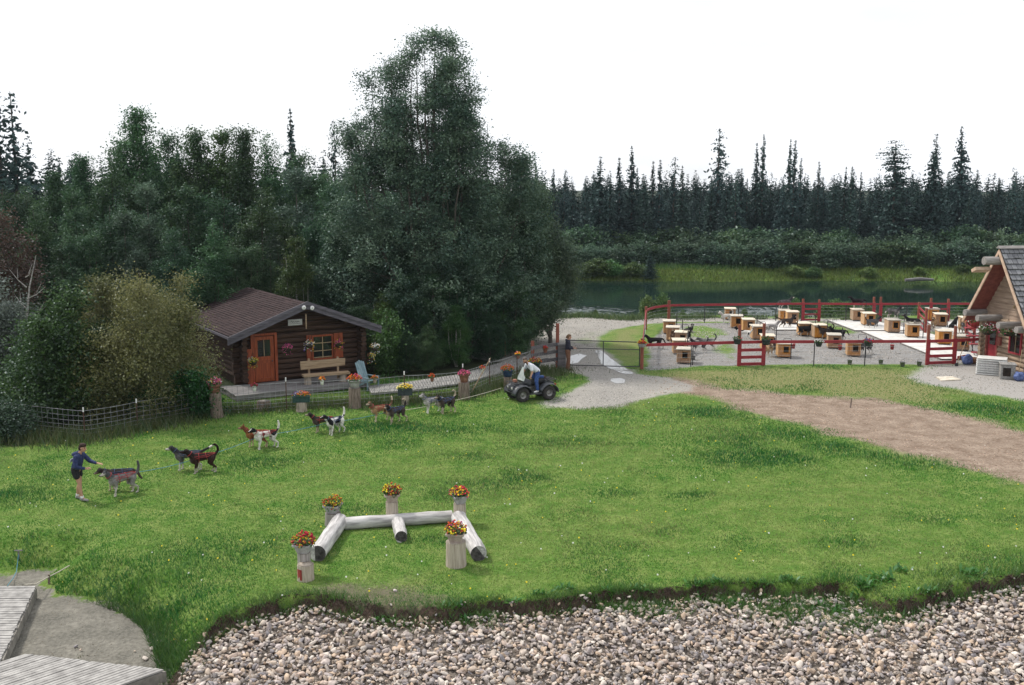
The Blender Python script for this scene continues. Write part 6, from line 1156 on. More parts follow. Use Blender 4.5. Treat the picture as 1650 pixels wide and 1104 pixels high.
def dog(loc, ang, label, coat, pose='stand', tail='curl', yaw=0., pitch=0., seed=1, voxel=.0135, harness=None, ear='prick', scale=1., group=None, slim=1., white=.5, tip=False):
    me, hc, fw, up, sd, nb, tt, nk = dog_mesh(seed, pose, tail, yaw, pitch, voxel, ear, slim); V = verts_of(me); base, dark, pale = (np.array(c) for c in COATS[coat]); n = len(V)
    nzv = np.array([mnoise.noise(Vector((float(p[0])*7+seed*3.1, float(p[1])*7, float(p[2])*7))) for p in V]); nz2 = np.array([mnoise.noise(Vector((float(p[0])*3.6+seed*5.3, float(p[1])*4.5, float(p[2])*3.6))) for p in V]); hd = (V-np.array(hc)); hl = hd@np.array(fw); hup = hd@np.array(up); hdist = np.linalg.norm(hd, axis=1); hsd = hd@np.array(sd)
    col = np.repeat(base[None], n, 0); lowz = .40 if pose == 'stand' or pose == 'walk' else .12
    if coat == 'pied':
        blk = (nz2 > .10)&(V[:,2] > .36)|((hdist < .17)&(hup+.0*hl > -.075)&(np.abs(hsd) > .012)); col[blk] = dark
        spk = (nzv > .38)&(V[:,2] < .4); col[spk] = .25
    else:
        k = np.clip((V[:,2]-(lowz+.10)+nzv*.10)*9, 0, 1)[:,None]*(1 if coat not in ('white',) else .4); col = col+(dark-col)*k
        k = np.clip((lowz*white+.06-V[:,2]+nzv*.09)*12, 0, 1)[:,None]; col = col+(pale-col)*k
        k = (np.clip((hl-.02+nzv*.05)*16, 0, 1)*np.clip((.02-hup+nzv*.04)*20, 0, 1)*(hdist < .22)*(coat not in ('black','choc')))[:,None]; col = col+(pale-col)*k
        k = (np.clip((V[:,0]-.20+nzv*.08)*10, 0, 1)*np.clip((.50-V[:,2])*10, 0, 1)*np.clip(.075-np.abs(V[:,1]), 0, 1)*16).clip(0, 1)[:,None]*(.9 if coat in ('husky','grey','tan','dark','greywhite') else .35); col = col+(pale-col)*k
    if tip or coat in ('pied',): k = np.linalg.norm(V-np.array(tt), axis=1) < (.13 if tip != 'long' else .24); col[k] = pale
    col = col*(1+.25*nzv[:,None]); nose = np.linalg.norm(hd-np.array(fw)*.185+np.array(up)*.02, axis=1) < .026; col[nose] = .012
    for s in (-1, 1): e = np.linalg.norm(hd-np.array(fw)*.055-np.array(up)*.022-np.array(sd)*s*.042, axis=1) < .017; col[e] = .01
    mth = (np.abs(hup+.045) < .010)&(hl > .05)&(hdist < .2); col[mth] = (.05,.02,.02)
    paint(me, np.clip(col, .006, .8), MT['fur'])
    if harness is None:
        o = link('dog', me); o.location = loc; o.rotation_euler = (0,0,ang); o.scale = (scale,)*3; return tag(o, label, 'dog', group)
    t = thing('dog', label, 'dog', loc, ang, group); t.scale = (scale,)*3; link('body', me, t); m = MB()
    def ring(x, cz, ry, rz_, r=.007, tilt=0.): m.tube([(x+tilt*math.sin(a), ry*math.cos(a)*slim, cz+rz_*math.sin(a)) for a in np.linspace(0, 2*math.pi, 21)], [r]*21, 5, cap=False)
    ring(.10, .45, .122, .155, .008); ring(-.12, .49, .106, .113, .007, .03)
    for s in (-1, 1): m.tube([(.28,s*.085,.52),(.10,s*.105,.53),(-.12,s*.085,.55),(-.32,s*.05,.585),(-.40,s*.02,.575)], [.007]*5, 5); m.tube([(.30,s*.05,.42),(.22,s*.112,.46),(.05,s*.112,.50),(-.14,s*.096,.50),(-.36,s*.06,.58)], [.007]*5, 5)
    m.tube([(.2,0,.602),(-.05,0,.597),(-.3,0,.597)], [.009]*3, 5)
    m.build('harness', MT[harness], t); m = MB(); ax = (nk-nb).normalized(); c = nb.lerp(nk, .6); u = ax.cross(Vector((0,1,0))).normalized(); w_ = ax.cross(u); m.tube([c+(u*math.cos(a)+w_*math.sin(a))*.088*slim for a in np.linspace(0, 2*math.pi, 17)], [.010]*17, 5, cap=False); m.build('collar', MT[harness], t); return t
GT = 'sled dogs harnessed in the line on the lawn'; D180 = math.pi
TEAM = [(198,797,222,'grey sled dog leading the line in red harness, facing the woman in blue','grey','stand','up',.1,-.05,'harness_red','prick',False),(193,789,195,'dark brown lead sled dog mostly hidden behind the grey leader, head low','dark','stand','low',.15,-.3,'harness_blue','flop',False),
  (303,757,190,'pale-faced sled dog with a long dark tail held back, white at its tip','husky','stand','back',0,-.05,'harness_blue','flop',True),(327,762,202,'black brown sled dog in red harness with a tall curled tail','choc','stand','curl',0,.1,'harness_red','flop',False),
  (414,720,186,'red brown sled dog behind the black and white spotted one','red','stand','low',0,0,'harness_red','prick',False),(428,723,215,'white sled dog with black head and saddle, tail a white tipped plume','pied','stand','up',.35,-.05,'harness_red','flop','long'),
  (520,697,192,'dark sled dog with a grey muzzle at the left of the spotted white one','dark','stand','low',0,.1,'harness_red','flop',False),(540,700,236,'mostly white sled dog with black patches and a raised white tail','pied','stand','up',-.3,0,'harness_blue','flop','long'),
  (613,679,212,'tan faced sled dog in a red harness, its white tail tip showing behind','tan','stand','up',.25,.15,'harness_red','prick',True),(638,682,226,'dark brindle sled dog with pale legs and a white tipped bushy tail','dark','walk','curl',.3,-.1,'harness_blue','prick',True),
  (697,665,212,'white and grey sled dog in the last pair before the quad bike','greywhite','stand','low',.2,.2,'harness_blue','prick',False),(719,666,224,'dark brown sled dog in the last pair, with a curled white tail','dark','stand','curl',.2,.0,'harness_blue','prick','long')]
for i, (px, py, a, lb, coat, pose, tail, yaw, pitch, hn, ear, tip) in enumerate(TEAM):
    dog(on(px, py), R(a), lb, coat, pose, tail, yaw, pitch, 10+i, .0135, hn, ear, 1.06 if i not in (4,6) else 1., GT, 1.04, .55 if coat not in ('choc','black') else .3, tip)
gl = [on(808,641)+Vector((0,0,.42)), on(709,663)+Vector((0,0,.33)), on(626,677)+Vector((0,0,.33)), on(530,695)+Vector((0,0,.33)), on(421,717)+Vector((0,0,.33)), on(316,756)+Vector((0,0,.33)), on(212,789)+Vector((0,0,.5))]
t = thing('gangline', 'long tow line running from the quad bike through the team of sled dogs', 'tow line', (0,0,0)); sag = lambda a, b: [a.lerp(b, k/4)-Vector((0,0,.05*math.sin(k/4*math.pi))) for k in range(5)]
m = MB(); m.tube(sag(gl[0], gl[1])+sag(gl[1], gl[2])[1:], [.012]*9, 6); m.build('pale_rope', MT['rope'], t); m = MB()
pts = []
for a, b in zip(gl[2:], gl[3:]): pts += sag(a, b)
m.tube(pts, [.010]*len(pts), 6); m.build('blue_rope', MT['blue_rope'], t)
# dogs of the yard
GY = 'dogs living in the yard'
def roof_of(i): px, by, _ = HOUSES[i]; p = on(px, by); p.z = (.078 if i in (12,17,18,19,20,21,22) else p.z)+.83; return p
YARD = [(on(1054,562),182,'long black dog standing by the left corner post of the yard','black','walk','low',0,-.1),(on(1083,551),265,'tan brindle dog sitting in front of a dog house in the left column','tan','sit','low',0,.1),(on(1108,551),60,'black and tan dog beside the third house of the left column, looking right','black','sit','low',0,.2),(on(1109,536),40,'black dog curled up alone beyond the left column of houses','black','lie','lie',.4,.2),
  (on(1108,567),265,'white dog standing behind the nearest house of the left column','white','stand','curl',0,0),(on(1126,568),186,'grey husky with red harness colours lying behind the front rail, left','husky','stand','curl',.1,-.2),(on(1139,564),178,'dark grey husky right of another grey husky behind the front rail','grey','stand','curl',0,-.3),
  (on(1170,521),200,'white dog at the very back by the farthest house of its column','white','stand','curl',0,-.1),(on(1198,549),160,'black and white dog leaning out behind the left front gate','pied','stand','up',0,.2),(on(1243,538),8,'white dog with a dark tan head looking right over the yard','greywhite','stand','low',0,.3),(on(1268,529),10,'dark grey speckled dog walking on the left concrete pad','dark','walk','back',0,.1),
  (roof_of(11)+Vector((.05,0,0)),15,'dark dog standing on a roof left of the far red gate','husky','stand','low',0,.3),(on(1297,542),3,'black dog with its tail raised walking before a dog house','black','walk','up',0,.2),(on(1239,575),268,'brown faced white dog facing the camera right of the left front gate','tan','stand','up',.1,0),(on(1246,570),250,'speckled grey and white dog behind the brown faced one','husky','stand','curl',.3,0),
  (roof_of(17)+Vector((0,0,0)),172,'black dog standing on a roof at the back of the middle pad','black','stand','low',0,.1),(on(1406,530),8,'black dog with white chest trotting right on the middle pad','husky','walk','up',0,.2),(on(1350,548),175,'black dog with pricked ears peeping over a house behind the front rail','black','stand','low',0,.3),(on(1394,571),200,'white-chested black dog behind the flowers on the front rail','husky','stand','curl',.2,.1),
  (roof_of(19)+Vector((.05,0,0)),300,'black and white dog standing on a roof on the middle pad','husky','stand','low',.3,.1),(roof_of(20)+Vector((0,0,0)),170,'black dog resting on a roof near the slanted red gate','black','lie','lie',0,.3),(on(1504,530),240,'tan dog standing by a house at the back right','tan','stand','low',0,0),(on(1536,530),20,'black and tan dog with lifted head at the back right','black','sit','low',0,.3),
  (on(1548,538),250,'brown dog before the dog house nearest the log building','tan','stand','curl',0,0),(on(1554,540),230,'grey dog beside the brown one near the log building','grey','stand','curl',0,-.1),(on(1330,546),185,'dark dog behind a house in the middle of the gravel yard','dark','stand','curl',0,.1)]
for i, (p, a, lb, coat, pose, tail, yaw, pitch) in enumerate(YARD): dog(p, R(a), lb, coat, pose, tail, yaw, pitch, 50+i, .019, None, 'prick' if i % 3 else 'flop', 1.08, GY, 1.04, .5, coat == 'husky')
# ------------------------------------------------------------------ people
SKIN = np.array((.42,.24,.165))
def head_shapes(m, c, fw, up):
    sd = fw.cross(up); q = Matrix((fw, sd, up)).transposed().to_4x4(); m.ball(c+up*.03-fw*.012, (.096,.076,.105), 14, 10, q); m.capsule(c+fw*.035-up*.02, .062, c+fw*.048-up*.075, .040, 10); m.ball(c+fw*.005-up*.05, (.075,.062,.07), 10, 8, q)
    m.capsule(c+fw*.083+up*.012, .012, c+fw*.108-up*.022, .017, 8); m.capsule(c+fw*.075+up*.03+sd*.03, .014, c+fw*.075+up*.03-sd*.03, .014, 6); m.capsule(c+fw*.078-up*.055+sd*.014, .013, c+fw*.078-up*.055-sd*.014, .013, 6)
    for s in (-1, 1): m.ball(c+sd*s*.078-fw*.005-up*.003, (.026,.012,.034), 8, 6, q)
def hand(m, w, d, nrm, s=1, curl=.5):
    """palm, four unequal bent fingers and a thumb from the side of the palm"""
    d = Vector(d).normalized(); nrm = Vector(nrm); nrm = (nrm-d*nrm.dot(d)).normalized(); sd = d.cross(nrm)*s; w = Vector(w)
    for k in (-.022,-.008,.008,.022): m.capsule(w+sd*k*.75, .016, w+d*.082+sd*k*1.15, .0135, 7)
    for k, L_ in ((-.030,.062),(-.010,.080),(.010,.085),(.029,.076)):
        a = w+d*.088+sd*k; b = a+(d*math.cos(curl*.5)-nrm*math.sin(curl*.5))*L_*.5; e = b+(d*math.cos(curl*1.4)-nrm*math.sin(curl*1.4))*L_*.5; m.capsule(a, .0105, b, .0095, 7); m.capsule(b, .0095, e, .008, 7)
    a = w+d*.03+sd*.03; b = a+(d*.6+sd*.7-nrm*.2).normalized()*.045; m.capsule(a-sd*.012, .016, b, .012, 7); m.capsule(b, .0115, b+(d*.9+sd*.3-nrm*.3).normalized()*.035, .009, 7)
def skin_paint(me, c, fw, up, beard=None):
    V = verts_of(me); sd = fw.cross(up); h = V-np.array(c); f, u, s = h@np.array(fw), h@np.array(up), h@np.array(sd); col = np.repeat(SKIN[None], len(V), 0); hd = np.linalg.norm(h, axis=1) < .2
    ck = hd&(f > .05)&(np.abs(u+.02) < .03)&(np.abs(s) > .02); col[ck] *= (1.12,.9,.88)
    for k in (-1, 1): col[hd&(np.hypot(u-.010, np.abs(s-k*.032)) < .011)&(f > .04)] = (.03,.02,.018); col[hd&(np.abs(u-.033) < .007)&(np.abs(s-k*.032) < .02)&(f > .04)] = (.07,.04,.025)
    col[hd&(np.abs(u+.056) < .008)&(np.abs(s) < .024)&(f > .05)] = (.30,.09,.08)
    if beard is not None: k = hd&(f > -.01)&(u < -.035)&~((np.abs(u+.056) < .006)&(np.abs(s) < .02)); col[k] = beard
    paint(me, col, MT['skin'])
def garment(t, name, mt, caps, vox=.012, sm=3, balls=()):
    m = MB()
    for a, ra, b, rb in caps: m.capsule(a, ra, b, rb, 12)
    for c, r in balls: m.ball(c, r, 12, 9)
    me = fuse(m, vox, sm, name); me.materials.clear(); me.materials.append(MT[mt]); return link(name, me, t)
for k, a, b in (('navy','(.012,.018,.06)','(.03,.045,.12)'),('blackcloth','(.008,.008,.010)','(.022,.022,.026)'),('shoe','(.17,.16,.16)','(.34,.33,.32)'),('sock','(.6,.6,.6)','(.75,.75,.74)'),('hair_dark','(.018,.010,.008)','(.05,.028,.02)'),('hair_brown','(.10,.055,.03)','(.20,.12,.07)'),('hair_grey','(.07,.05,.045)','(.16,.13,.115)'),('shirt','(.55,.57,.63)','(.70,.72,.77)'),('jean','(.020,.045,.15)','(.05,.10,.27)'),('hoodie','(.012,.012,.022)','(.035,.035,.05)'),('trouser','(.11,.05,.03)','(.20,.10,.06)'),('boot','(.03,.015,.012)','(.08,.04,.03)')): MT[k] = mat(k+'_cloth' if k not in ('hair_dark','hair_brown','hair_grey','shoe','boot') else k, eval(a), eval(b), 18, .85, .35, dist=.01)
def Vx(*a): return Vector(a)
def shoe(t, ankle, d, mt, name='shoe'):
    d = Vector((d[0], d[1], 0)).normalized(); a = Vector(ankle); m = MB(); z = a.z-.055; m.capsule(a+d*-.03-Vx(0,0,.04), .045, a+d*.10-Vx(0,0,.06), .038, 10); m.capsule(a+d*.05-Vx(0,0,.055), .046, a+d*.16-Vx(0,0,.066), .036, 10); m.capsule(a-Vx(0,0,.0), .05, a-Vx(0,0,.04), .05, 10)
    me = fuse(m, .011, 2, name); me.materials.clear(); me.materials.append(MT[mt]); link(name, me, t)
# the woman bending to the lead dogs
p = on(128,806); W = thing('person', 'person in navy hooded top and black shorts reaching towards the lead dogs', 'person', p, R(-4)); hc, fw, up = Vx(.20,0,1.545), Vx(.97,0,-.24).normalized(), Vx(.24,0,.97).normalized(); m = MB(); head_shapes(m, hc, fw, up)
HIP, NECK = Vx(-.02,0,.90), Vx(.10,0,1.37); lk, rk = Vx(.0,.09,.48), Vx(.09,-.09,.50); la, ra_ = Vx(-.10,.10,.10), Vx(.14,-.10,.10)
lsh, rsh, le, re_, lw, rw_ = Vx(.09,.18,1.31), Vx(.07,-.18,1.31), Vx(.27,.23,1.10), Vx(.10,-.27,1.05), Vx(.52,.16,1.06), Vx(.34,-.17,.99)
m.capsule(NECK, .055, hc-up*.06-fw*.02, .05); m.capsule(HIP, .11, Vx(.03,0,1.1), .09); m.capsule(Vx(.03,0,1.1), .09, Vx(.06,0,1.26), .08); m.capsule(lsh, .05, rsh, .05)
for s, k, a in ((1,lk,la),(-1,rk,ra_)): h = HIP+Vx(.0,s*.085,-.03); m.capsule(h, .092, k, .056); m.capsule(k, .054, k.lerp(a,.35)+Vx(-.018,0,0), .056); m.capsule(k.lerp(a,.35)+Vx(-.018,0,0), .055, a, .036); m.capsule(a, .036, a+Vx(.12,0,-.07), .03)
for sh, e, w_ in ((lsh,le,lw),(rsh,re_,rw_)): m.capsule(sh, .046, e, .036); m.capsule(e, .036, w_, .024)
hand(m, lw, (1,-.1,-.12), (0,0,1), -1, .25); hand(m, rw_, (.8,.3,.1), (0,-.3,1), 1, .9); me = fuse(m, .0078, 2, 'body'); skin_paint(me, hc, fw, up); link('body', me, W)
garment(W, 'hooded_top', 'navy', [(Vx(-.03,.05,.93),.125,Vx(.03,.03,1.12),.125),(Vx(-.03,-.05,.93),.125,Vx(.03,-.03,1.12),.125),(Vx(.03,.05,1.12),.125,Vx(.07,.07,1.29),.115),(Vx(.03,-.05,1.12),.125,Vx(.07,-.07,1.29),.115),(lsh,.072,le,.062),(le,.06,lw+Vx(-.04,0,0),.042),(rsh,.072,re_,.064),(re_,.062,rw_+Vx(-.04,-.01,0),.044),(Vx(.02,.09,1.38),.055,Vx(.02,-.09,1.38),.055),(Vx(-.05,.05,1.36),.06,Vx(-.05,-.05,1.36),.06),(Vx(.10,.07,1.38),.035,Vx(.02,.09,1.40),.045),(Vx(.10,-.07,1.38),.035,Vx(.02,-.09,1.40),.045)])
m = MB(); m.box((-.142,0,1.18),(.012,.20,.10),M=Matrix.Rotation(R(17),4,'Y')); m.build('back_print', MT['shirt'], W)
garment(W, 'shorts', 'blackcloth', [(HIP+Vx(-.01,.07,.03),.118,HIP+Vx(-.01,-.07,.03),.118),(HIP+Vx(0,.085,-.02),.115,HIP.lerp(lk,.42)+Vx(0,.075,0),.096),(HIP+Vx(0,-.085,-.02),.115,HIP.lerp(rk,.42)+Vx(0,-.075,0),.096)])
garment(W, 'hair', 'hair_dark', [(hc+up*.055-fw*.03,.088,hc-up*.03-fw*.05,.075)], .011, 2, [(hc+up*.075-fw*.005,(.10,.084,.07)),(hc+up*.02-fw*.045,(.07,.086,.085))])
for a in (la, ra_): shoe(W, a+Vx(0,0,-.0), (1,-.05), 'shoe'); m = MB(); m.tube([a+Vx(0,0,-.01), a+Vx(0,0,.055)], [.048,.046], 12); m.build('sock', MT['sock'], W)
# the person waiting at the gate
p = on(915,597); Q = thing('person', 'person in dark hooded top and brown trousers waiting at the metal gate', 'person', p, R(6)); hc, fw, up = Vx(.05,0,1.60), Vx(.99,.05,-.1).normalized(), Vx(.1,0,.99).normalized(); fw = (fw-up*fw.dot(up)).normalized(); m = MB(); head_shapes(m, hc, fw, up)
HIP, NECK = Vx(-.01,0,.95), Vx(.0,0,1.44); lk, rk, la, ra_ = Vx(.03,.10,.52), Vx(.02,-.10,.52), Vx(-.02,.11,.10), Vx(.01,-.11,.10); lsh, rsh, le, re_, lw, rw_ = Vx(0,.185,1.38), Vx(0,-.185,1.38), Vx(.02,.26,1.12), Vx(.0,-.26,1.12), Vx(.25,.10,1.10), Vx(.26,-.12,1.07)
m.capsule(NECK, .055, hc-up*.06-fw*.02, .05); m.capsule(HIP, .11, Vx(0,0,1.2), .09); m.capsule(Vx(0,0,1.2), .09, Vx(0,0,1.36), .08); m.capsule(lsh, .05, rsh, .05)
for sh, e, w_ in ((lsh,le,lw),(rsh,re_,rw_)): m.capsule(sh, .046, e, .037); m.capsule(e, .037, w_, .025)
for s, k, a in ((1,lk,la),(-1,rk,ra_)): h = HIP+Vx(0,s*.09,-.03); m.capsule(h, .09, k, .055); m.capsule(k, .055, a, .04)
hand(m, lw, (.9,-.3,.05), (0,0,1), -1, .9); hand(m, rw_, (.9,.3,.05), (0,0,1), 1, .9); me = fuse(m, .0085, 2, 'body'); skin_paint(me, hc, fw, up); link('body', me, Q)
garment(Q, 'hooded_top', 'hoodie', [(Vx(0,.05,.97),.125,Vx(.0,.05,1.2),.12),(Vx(0,-.05,.97),.125,Vx(0,-.05,1.2),.12),(Vx(0,.06,1.2),.12,Vx(0,.07,1.36),.11),(Vx(0,-.06,1.2),.12,Vx(0,-.07,1.36),.11),(lsh,.074,le,.064),(le,.062,lw+Vx(-.04,0,0),.044),(rsh,.074,re_,.064),(re_,.062,rw_+Vx(-.04,0,0),.044),(Vx(-.07,.07,1.45),.06,Vx(-.07,-.07,1.45),.06),(Vx(.03,.08,1.45),.04,Vx(.03,-.08,1.45),.04)])
garment(Q, 'trousers', 'trouser', [(HIP+Vx(0,.07,.02),.118,HIP+Vx(0,-.07,.02),.118),(HIP+Vx(0,.09,-.02),.112,lk,.082),(lk,.08,la+Vx(0,0,0),.068),(HIP+Vx(0,-.09,-.02),.112,rk,.082),(rk,.08,ra_,.068)])
garment(Q, 'hair', 'hair_brown', [(hc+up*.05-fw*.03,.088,hc-up*.02-fw*.05,.07),(hc+up*.04-fw*.10,.04,hc-up*.03-fw*.13,.035)], .011, 2, [(hc+up*.075-fw*.008,(.10,.083,.066))])
for a in (la, ra_): shoe(Q, a, (1,.02), 'boot')
Q.scale = (1.06, 1.12, 1.04)
# ------------------------------------------------------------------ the quad bike and its rider
MT['plastic'] = mat('dark_quad_plastic', (.030,.033,.040), (.062,.066,.075), 5, .38, .05, spec=.5); MT['tyre'] = mat('tyre_rubber', (.020,.019,.019), (.055,.05,.047), 14, .9, .4); MT['rim'] = mat('steel_rim', (.17,.165,.16), (.30,.29,.28), 8, .45, .05, metal=.5)
MT['seat'] = mat('seat_vinyl', (.012,.012,.013), (.028,.028,.03), 10, .6, .1); MT['lens'] = mat('lamp_lens', (.45,.45,.43), (.6,.6,.58), 9, .15); MT['screen'] = mat('pale_windscreen', (.30,.34,.33), (.46,.50,.48), 3, .25, .05); MT['engine'] = mat('engine_metal', (.06,.058,.055), (.16,.155,.15), 12, .5, .2, metal=.5)
p = on(856,643); QB = thing('quad_bike', 'dark quad bike with pale windscreen towing the sled dog team', 'quad bike', p, R(206))
for x, y, wd in ((.62,.42,.20),(.62,-.42,.20),(-.62,.42,.24),(-.62,-.42,.24)):
    r = .305; M = Matrix.Translation((x,y,r)) @ Matrix.Rotation(R(90),4,'X') @ (Matrix.Rotation(0,4,'Z')); m = MB()
    m.lathe([(.15,-wd*.42),(.19,-wd*.5),(.255,-wd*.5),(.29,-wd*.42),(.305,-wd*.2),(.305,wd*.2),(.29,wd*.42),(.255,wd*.5),(.19,wd*.5),(.15,wd*.42)], n=32, M=M, cap=False)
    for k in range(22):
        a = k/22*6.283
        for s in (-1, 1): m.box((r*.985*math.cos(a), r*.985*math.sin(a), s*wd*.2), (.03,.045,wd*.36), M=None) if False else m.add([M @ (Matrix.Rotation(a,4,'Z') @ Vector((r-.006+dx, dy+s*.012, s*wd*.22+dz))) for dx, dy, dz in ((0,-.02,-wd*.17),(0,.02,-wd*.17),(0,.02,wd*.17),(0,-.02,wd*.17),(.020,-.014,-wd*.16),(.020,.014,-wd*.16),(.020,.014,wd*.16),(.020,-.014,wd*.16))], [(4,5,6,7),(0,1,5,4),(1,2,6,5),(2,3,7,6),(3,0,4,7)])
    w_ = bpy.data.objects.new('wheel', None); COL.objects.link(w_); w_.parent = QB; m.build('tyre', MT['tyre'], w_); m = MB(); sy_ = -1 if y > 0 else 1
    m.lathe([(.155,-wd*.40),(.145,-wd*.25),(.145,wd*.25),(.155,wd*.40)], n=24, M=M, cap=False); m.lathe([(.001,sy_*wd*.16),(.05,sy_*wd*.18),(.06,sy_*wd*.10),(.12,sy_*wd*.10),(.148,sy_*wd*.22)], n=24, M=M, cap=False)
    for k in range(4): a = k*1.571+.4; m.ball(M @ Vector((.085*math.cos(a), .085*math.sin(a), sy_*wd*.13)), .014, 6, 4)
    m.build('rim', MT['rim'], w_)
def arch(x, r, a0, a1, y0, y1, z, th=.025, n=12):
    m = MB(); vs = []
    for i in range(n+1):
        a = a0+(a1-a0)*i/n
        for rr, y in ((r,y0),(r+.03,(y0+y1)/2),(r-.01,y1),(r-.01-th,y1),(r+.03-th,(y0+y1)/2),(r-th,y0)): vs.append((x+rr*math.cos(a), y, z+rr*math.sin(a)*.86))
    fs = [(i*6+k, i*6+(k+1) % 6, i*6+6+(k+1) % 6, i*6+6+k) for i in range(n) for k in range(6)]+[tuple(range(5,-1,-1)), tuple(n*6+k for k in range(6))]; m.add(vs, fs, True); return m
for s in (1, -1):
    arch(.62, .42, R(-5), R(178), s*.16, s*.57, .34).build('front_fender', MT['plastic'], QB); arch(-.62, .42, R(8), R(185), s*.16, s*.58, .34).build('rear_fender', MT['plastic'], QB)
m = MB(); m.prism([(.25,-.19,.62),(.62,-.19,.74),(.98,-.17,.66),(1.03,-.15,.46),(.90,-.14,.40),(.30,-.17,.42)], (0,.38,0)); m.build('front_body', MT['plastic'], QB)
m = MB(); m.box((.99,0,.55),(.05,.70,.20),bev=.02); m.build('nose_panel', MT['plastic'], QB)
for y in (-.2,.2): m = MB(); m.lathe([(.001,.03),(.05,.03),(.065,.012),(.065,-.03)], n=14, M=Matrix.Translation((1.005,y,.57)) @ Matrix.Rotation(R(90),4,'Y')); m.build('headlight', MT['lens'], QB)
m = MB()
for y in (-.34,-.11,.11,.34): m.tube([(.42,y,.80),(.96,y,.79),(1.02,y,.74)], [.012]*3, 6)
for x in (.44,.62,.80,.97): m.tube([(x,-.42,.80),(x,.42,.80)], [.014]*2, 6)
m.build('front_rack', MT['iron'], QB); m = MB()
for y in (-.34,-.11,.11,.34): m.tube([(-1.02,y,.83),(-.52,y,.82)], [.012]*2, 6)
for x in (-1.02,-.86,-.70,-.54): m.tube([(x,-.42,.825),(x,.42,.825)], [.014]*2, 6)
m.build('rear_rack', MT['iron'], QB); m = MB(); m.tube([(1.02,-.3,.34),(1.12,-.28,.44),(1.12,.28,.44),(1.02,.3,.34)], [.018]*4, 6); m.tube([(.9,-.2,.36),(1.1,-.2,.62),(1.1,.2,.62),(.9,.2,.36)], [.016]*4, 6); m.build('front_bumper', MT['iron'], QB)
m = MB(); m.tube([(-.80,0,.74),(-.45,0,.76),(-.05,0,.72),(.10,0,.72)], [.15,.17,.15,.11], 12); m.build('seat', MT['seat'], QB); m = MB(); m.tube([(.08,0,.68),(.25,0,.76),(.42,0,.74)], [.14,.15,.10], 12); m.build('fuel_tank', MT['plastic'], QB)
m = MB(); m.box((.0,0,.42),(.75,.30,.30),bev=.03); m.box((-.1,.19,.36),(.3,.1,.2),bev=.02); m.tube([(.62,-.4,.3),(.62,.4,.3)], [.03]*2, 8); m.tube([(-.62,-.4,.3),(-.62,.4,.3)], [.035]*2, 8); m.tube([(-.2,-.2,.5),(-.7,-.24,.55),(-1.0,-.24,.58)], [.03,.055,.055], 10); m.build('engine', MT['engine'], QB)
for s in (1, -1): m = MB(); m.box((-.0,s*.31,.30),(.62,.26,.03)); m.box((-.0,s*.44,.31),(.55,.03,.06)); m.build('footboard', MT['plastic'], QB)
m = MB(); m.tube([(.34,0,.72),(.30,0,.96)], [.03]*2, 8); m.tube([(.20,-.40,1.02),(.28,-.24,1.02),(.31,0,.97),(.28,.24,1.02),(.20,.40,1.02)], [.014]*5, 8); m.build('handlebar', MT['iron'], QB)
for s in (1, -1): m = MB(); m.tube([(.235,s*.30,1.02),(.19,s*.42,1.02)], [.019]*2, 8); m.build('grip', MT['seat'], QB)
m = MB(); prof = [(-.30,.86),(-.33,1.0),(-.20,1.12),(-.10,1.33),(-.05,1.42),(.05,1.42),(.10,1.33),(.20,1.12),(.33,1.0),(.30,.86)]; vs = []
for th in (0, -.012):
    for y, z in prof: vs.append((.56-.30*(z-.86)+th-.5*y*y, y, z))
n = len(prof); m.add(vs, [tuple(range(n)), tuple(range(2*n-1, n-1, -1))]+[(i, i+n, (i+1) % n+n, (i+1) % n) for i in range(n)]); m.build('windscreen', MT['screen'], QB)
m = MB(); m.box((.80,.05,.87),(.14,.2,.12),bev=.02); m.build('rack_bundle', MT['clay'], QB); m = MB(); m.prism([(-.98,-.2,.70),(-.55,-.2,.78),(-.55,-.2,.70),(-.98,-.2,.60)], (0,.4,0)); m.build('rear_body', MT['plastic'], QB); m = MB(); m.box((-1.0,.3,.62),(.03,.12,.07)); m.build('tail_lamp', MT['red_pot'], QB)
# rider: one foot on the board, one knee on the seat
RD = thing('person', 'bearded person in pale shirt and jeans leaning forward on the quad bike', 'person', p, R(206)); hc, fw, up = Vx(.33,.06,1.70), Vx(.86,.10,-.50).normalized(), Vx(.5,0,.86); up = (up-fw*up.dot(fw)).normalized(); m = MB(); head_shapes(m, hc, fw, up)
HIP, CH, NECK = Vx(-.20,.10,1.20), Vx(.05,.07,1.42), Vx(.21,.06,1.56); lh, rh = HIP+Vx(0,.09,-.03), HIP+Vx(0,-.09,-.03); lk, la = Vx(-.09,.30,.82), Vx(-.13,.33,.43); rk, ra_ = Vx(-.12,-.02,.93), Vx(-.56,.06,.93); lsh, rsh, le, re_, lw, rw_ = Vx(.15,.25,1.49), Vx(.15,-.14,1.49), Vx(.13,.36,1.22), Vx(.17,-.27,1.24), Vx(.215,.375,1.06), Vx(.23,-.34,1.06)
m.capsule(NECK, .06, hc-up*.06-fw*.02, .055); m.capsule(HIP, .11, CH, .10); m.capsule(CH, .10, Vx(.12,.06,1.47), .08); m.capsule(lsh, .055, rsh, .055)
for sh, e, w_ in ((lsh,le,lw),(rsh,re_,rw_)): m.capsule(sh, .052, e, .042); m.capsule(e, .042, w_, .028)
for h, k, a in ((lh,lk,la),(rh,rk,ra_)): m.capsule(h, .095, k, .06); m.capsule(k, .058, a, .042)
hand(m, lw+Vx(-.02,0,.02), (.25,-.2,-1), (-.9,0,-.2), -1, 1.7); hand(m, rw_+Vx(-.02,0,.02), (.25,.2,-1), (-.9,0,-.2), 1, 1.7); me = fuse(m, .0085, 2, 'body'); skin_paint(me, hc, fw, up, (.10,.06,.05)); link('body', me, RD)
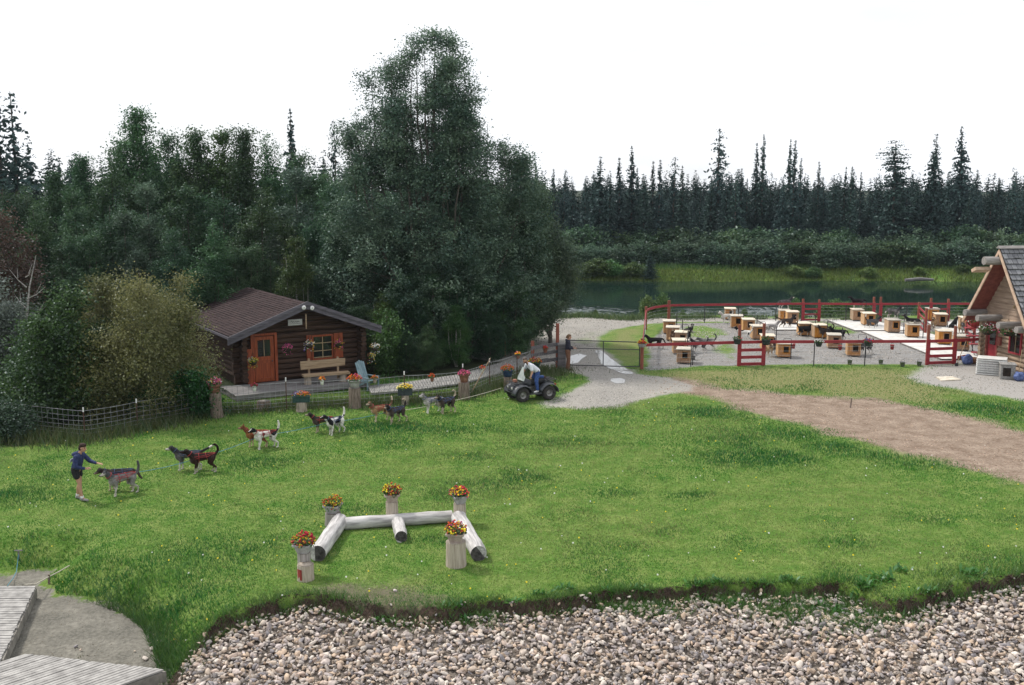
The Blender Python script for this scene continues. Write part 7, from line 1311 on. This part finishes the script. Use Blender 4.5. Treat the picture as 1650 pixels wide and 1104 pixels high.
garment(RD, 'shirt', 'shirt', [(HIP+Vx(.0,.06,.03),.13,CH+Vx(0,.07,0),.135),(HIP+Vx(0,-.06,.03),.13,CH+Vx(0,-.07,0),.135),(CH+Vx(0,.07,0),.135,Vx(.13,.14,1.50),.10),(CH+Vx(0,-.07,0),.135,Vx(.13,-.02,1.50),.10),(lsh,.08,lsh.lerp(le,.62),.078),(rsh,.08,rsh.lerp(re_,.62),.078),(NECK+Vx(-.05,.05,-.0),.05,NECK+Vx(-.05,-.05,0),.05)])
garment(RD, 'jeans', 'jean', [(HIP+Vx(0,.06,0),.127,HIP+Vx(0,-.06,0),.127),(lh,.115,lk,.085),(lk,.083,la+Vx(0,0,.03),.068),(rh,.115,rk,.088),(rk,.086,ra_+Vx(.05,0,0),.068)])
m = MB(); q = HIP.lerp(CH,.12); ax = (CH-HIP).normalized(); u = ax.cross(Vx(0,1,0)).normalized(); m.tube([q+u*.142*math.cos(a)+Vx(0,1,0)*.19*math.sin(a) for a in np.linspace(0, 6.283, 25)], [.016]*25, 5, cap=False); m.build('belt', MT['blackcloth'], RD)
garment(RD, 'hair', 'hair_grey', [(hc+up*.05-fw*.035,.087,hc-up*.02-fw*.05,.07)], .011, 2, [(hc+up*.07-fw*.015,(.095,.08,.062))])
shoe(RD, la+Vx(0,0,-.0), (1,.1), 'sock'); m = MB(); m.capsule(ra_+Vx(0,0,0), .05, ra_+Vx(-.05,.0,-.03), .05); m.capsule(ra_+Vx(-.05,0,.0), .045, ra_+Vx(-.07,.01,-.16), .036); me = fuse(m, .011, 2, 'shoe'); me.materials.clear(); me.materials.append(MT['boot']); link('shoe', me, RD)
# ------------------------------------------------------------------ the air between
hz = bpy.data.materials.new('haze'); hz.use_nodes = True; nt = hz.node_tree; nt.nodes.clear(); pv = N(nt, 'ShaderNodeVolumePrincipled', Density=.00013); pv.inputs['Color'].default_value = (.78,.87,1,1); pv.inputs['Anisotropy'].default_value = .25
o = N(nt, 'ShaderNodeOutputMaterial'); nt.links.new(pv.outputs[0], o.inputs['Volume']); hb = MB(); hb.box((0, 300, 12), (1500, 700, 36)); tag(hb.build('haze', hz), kind='stuff')
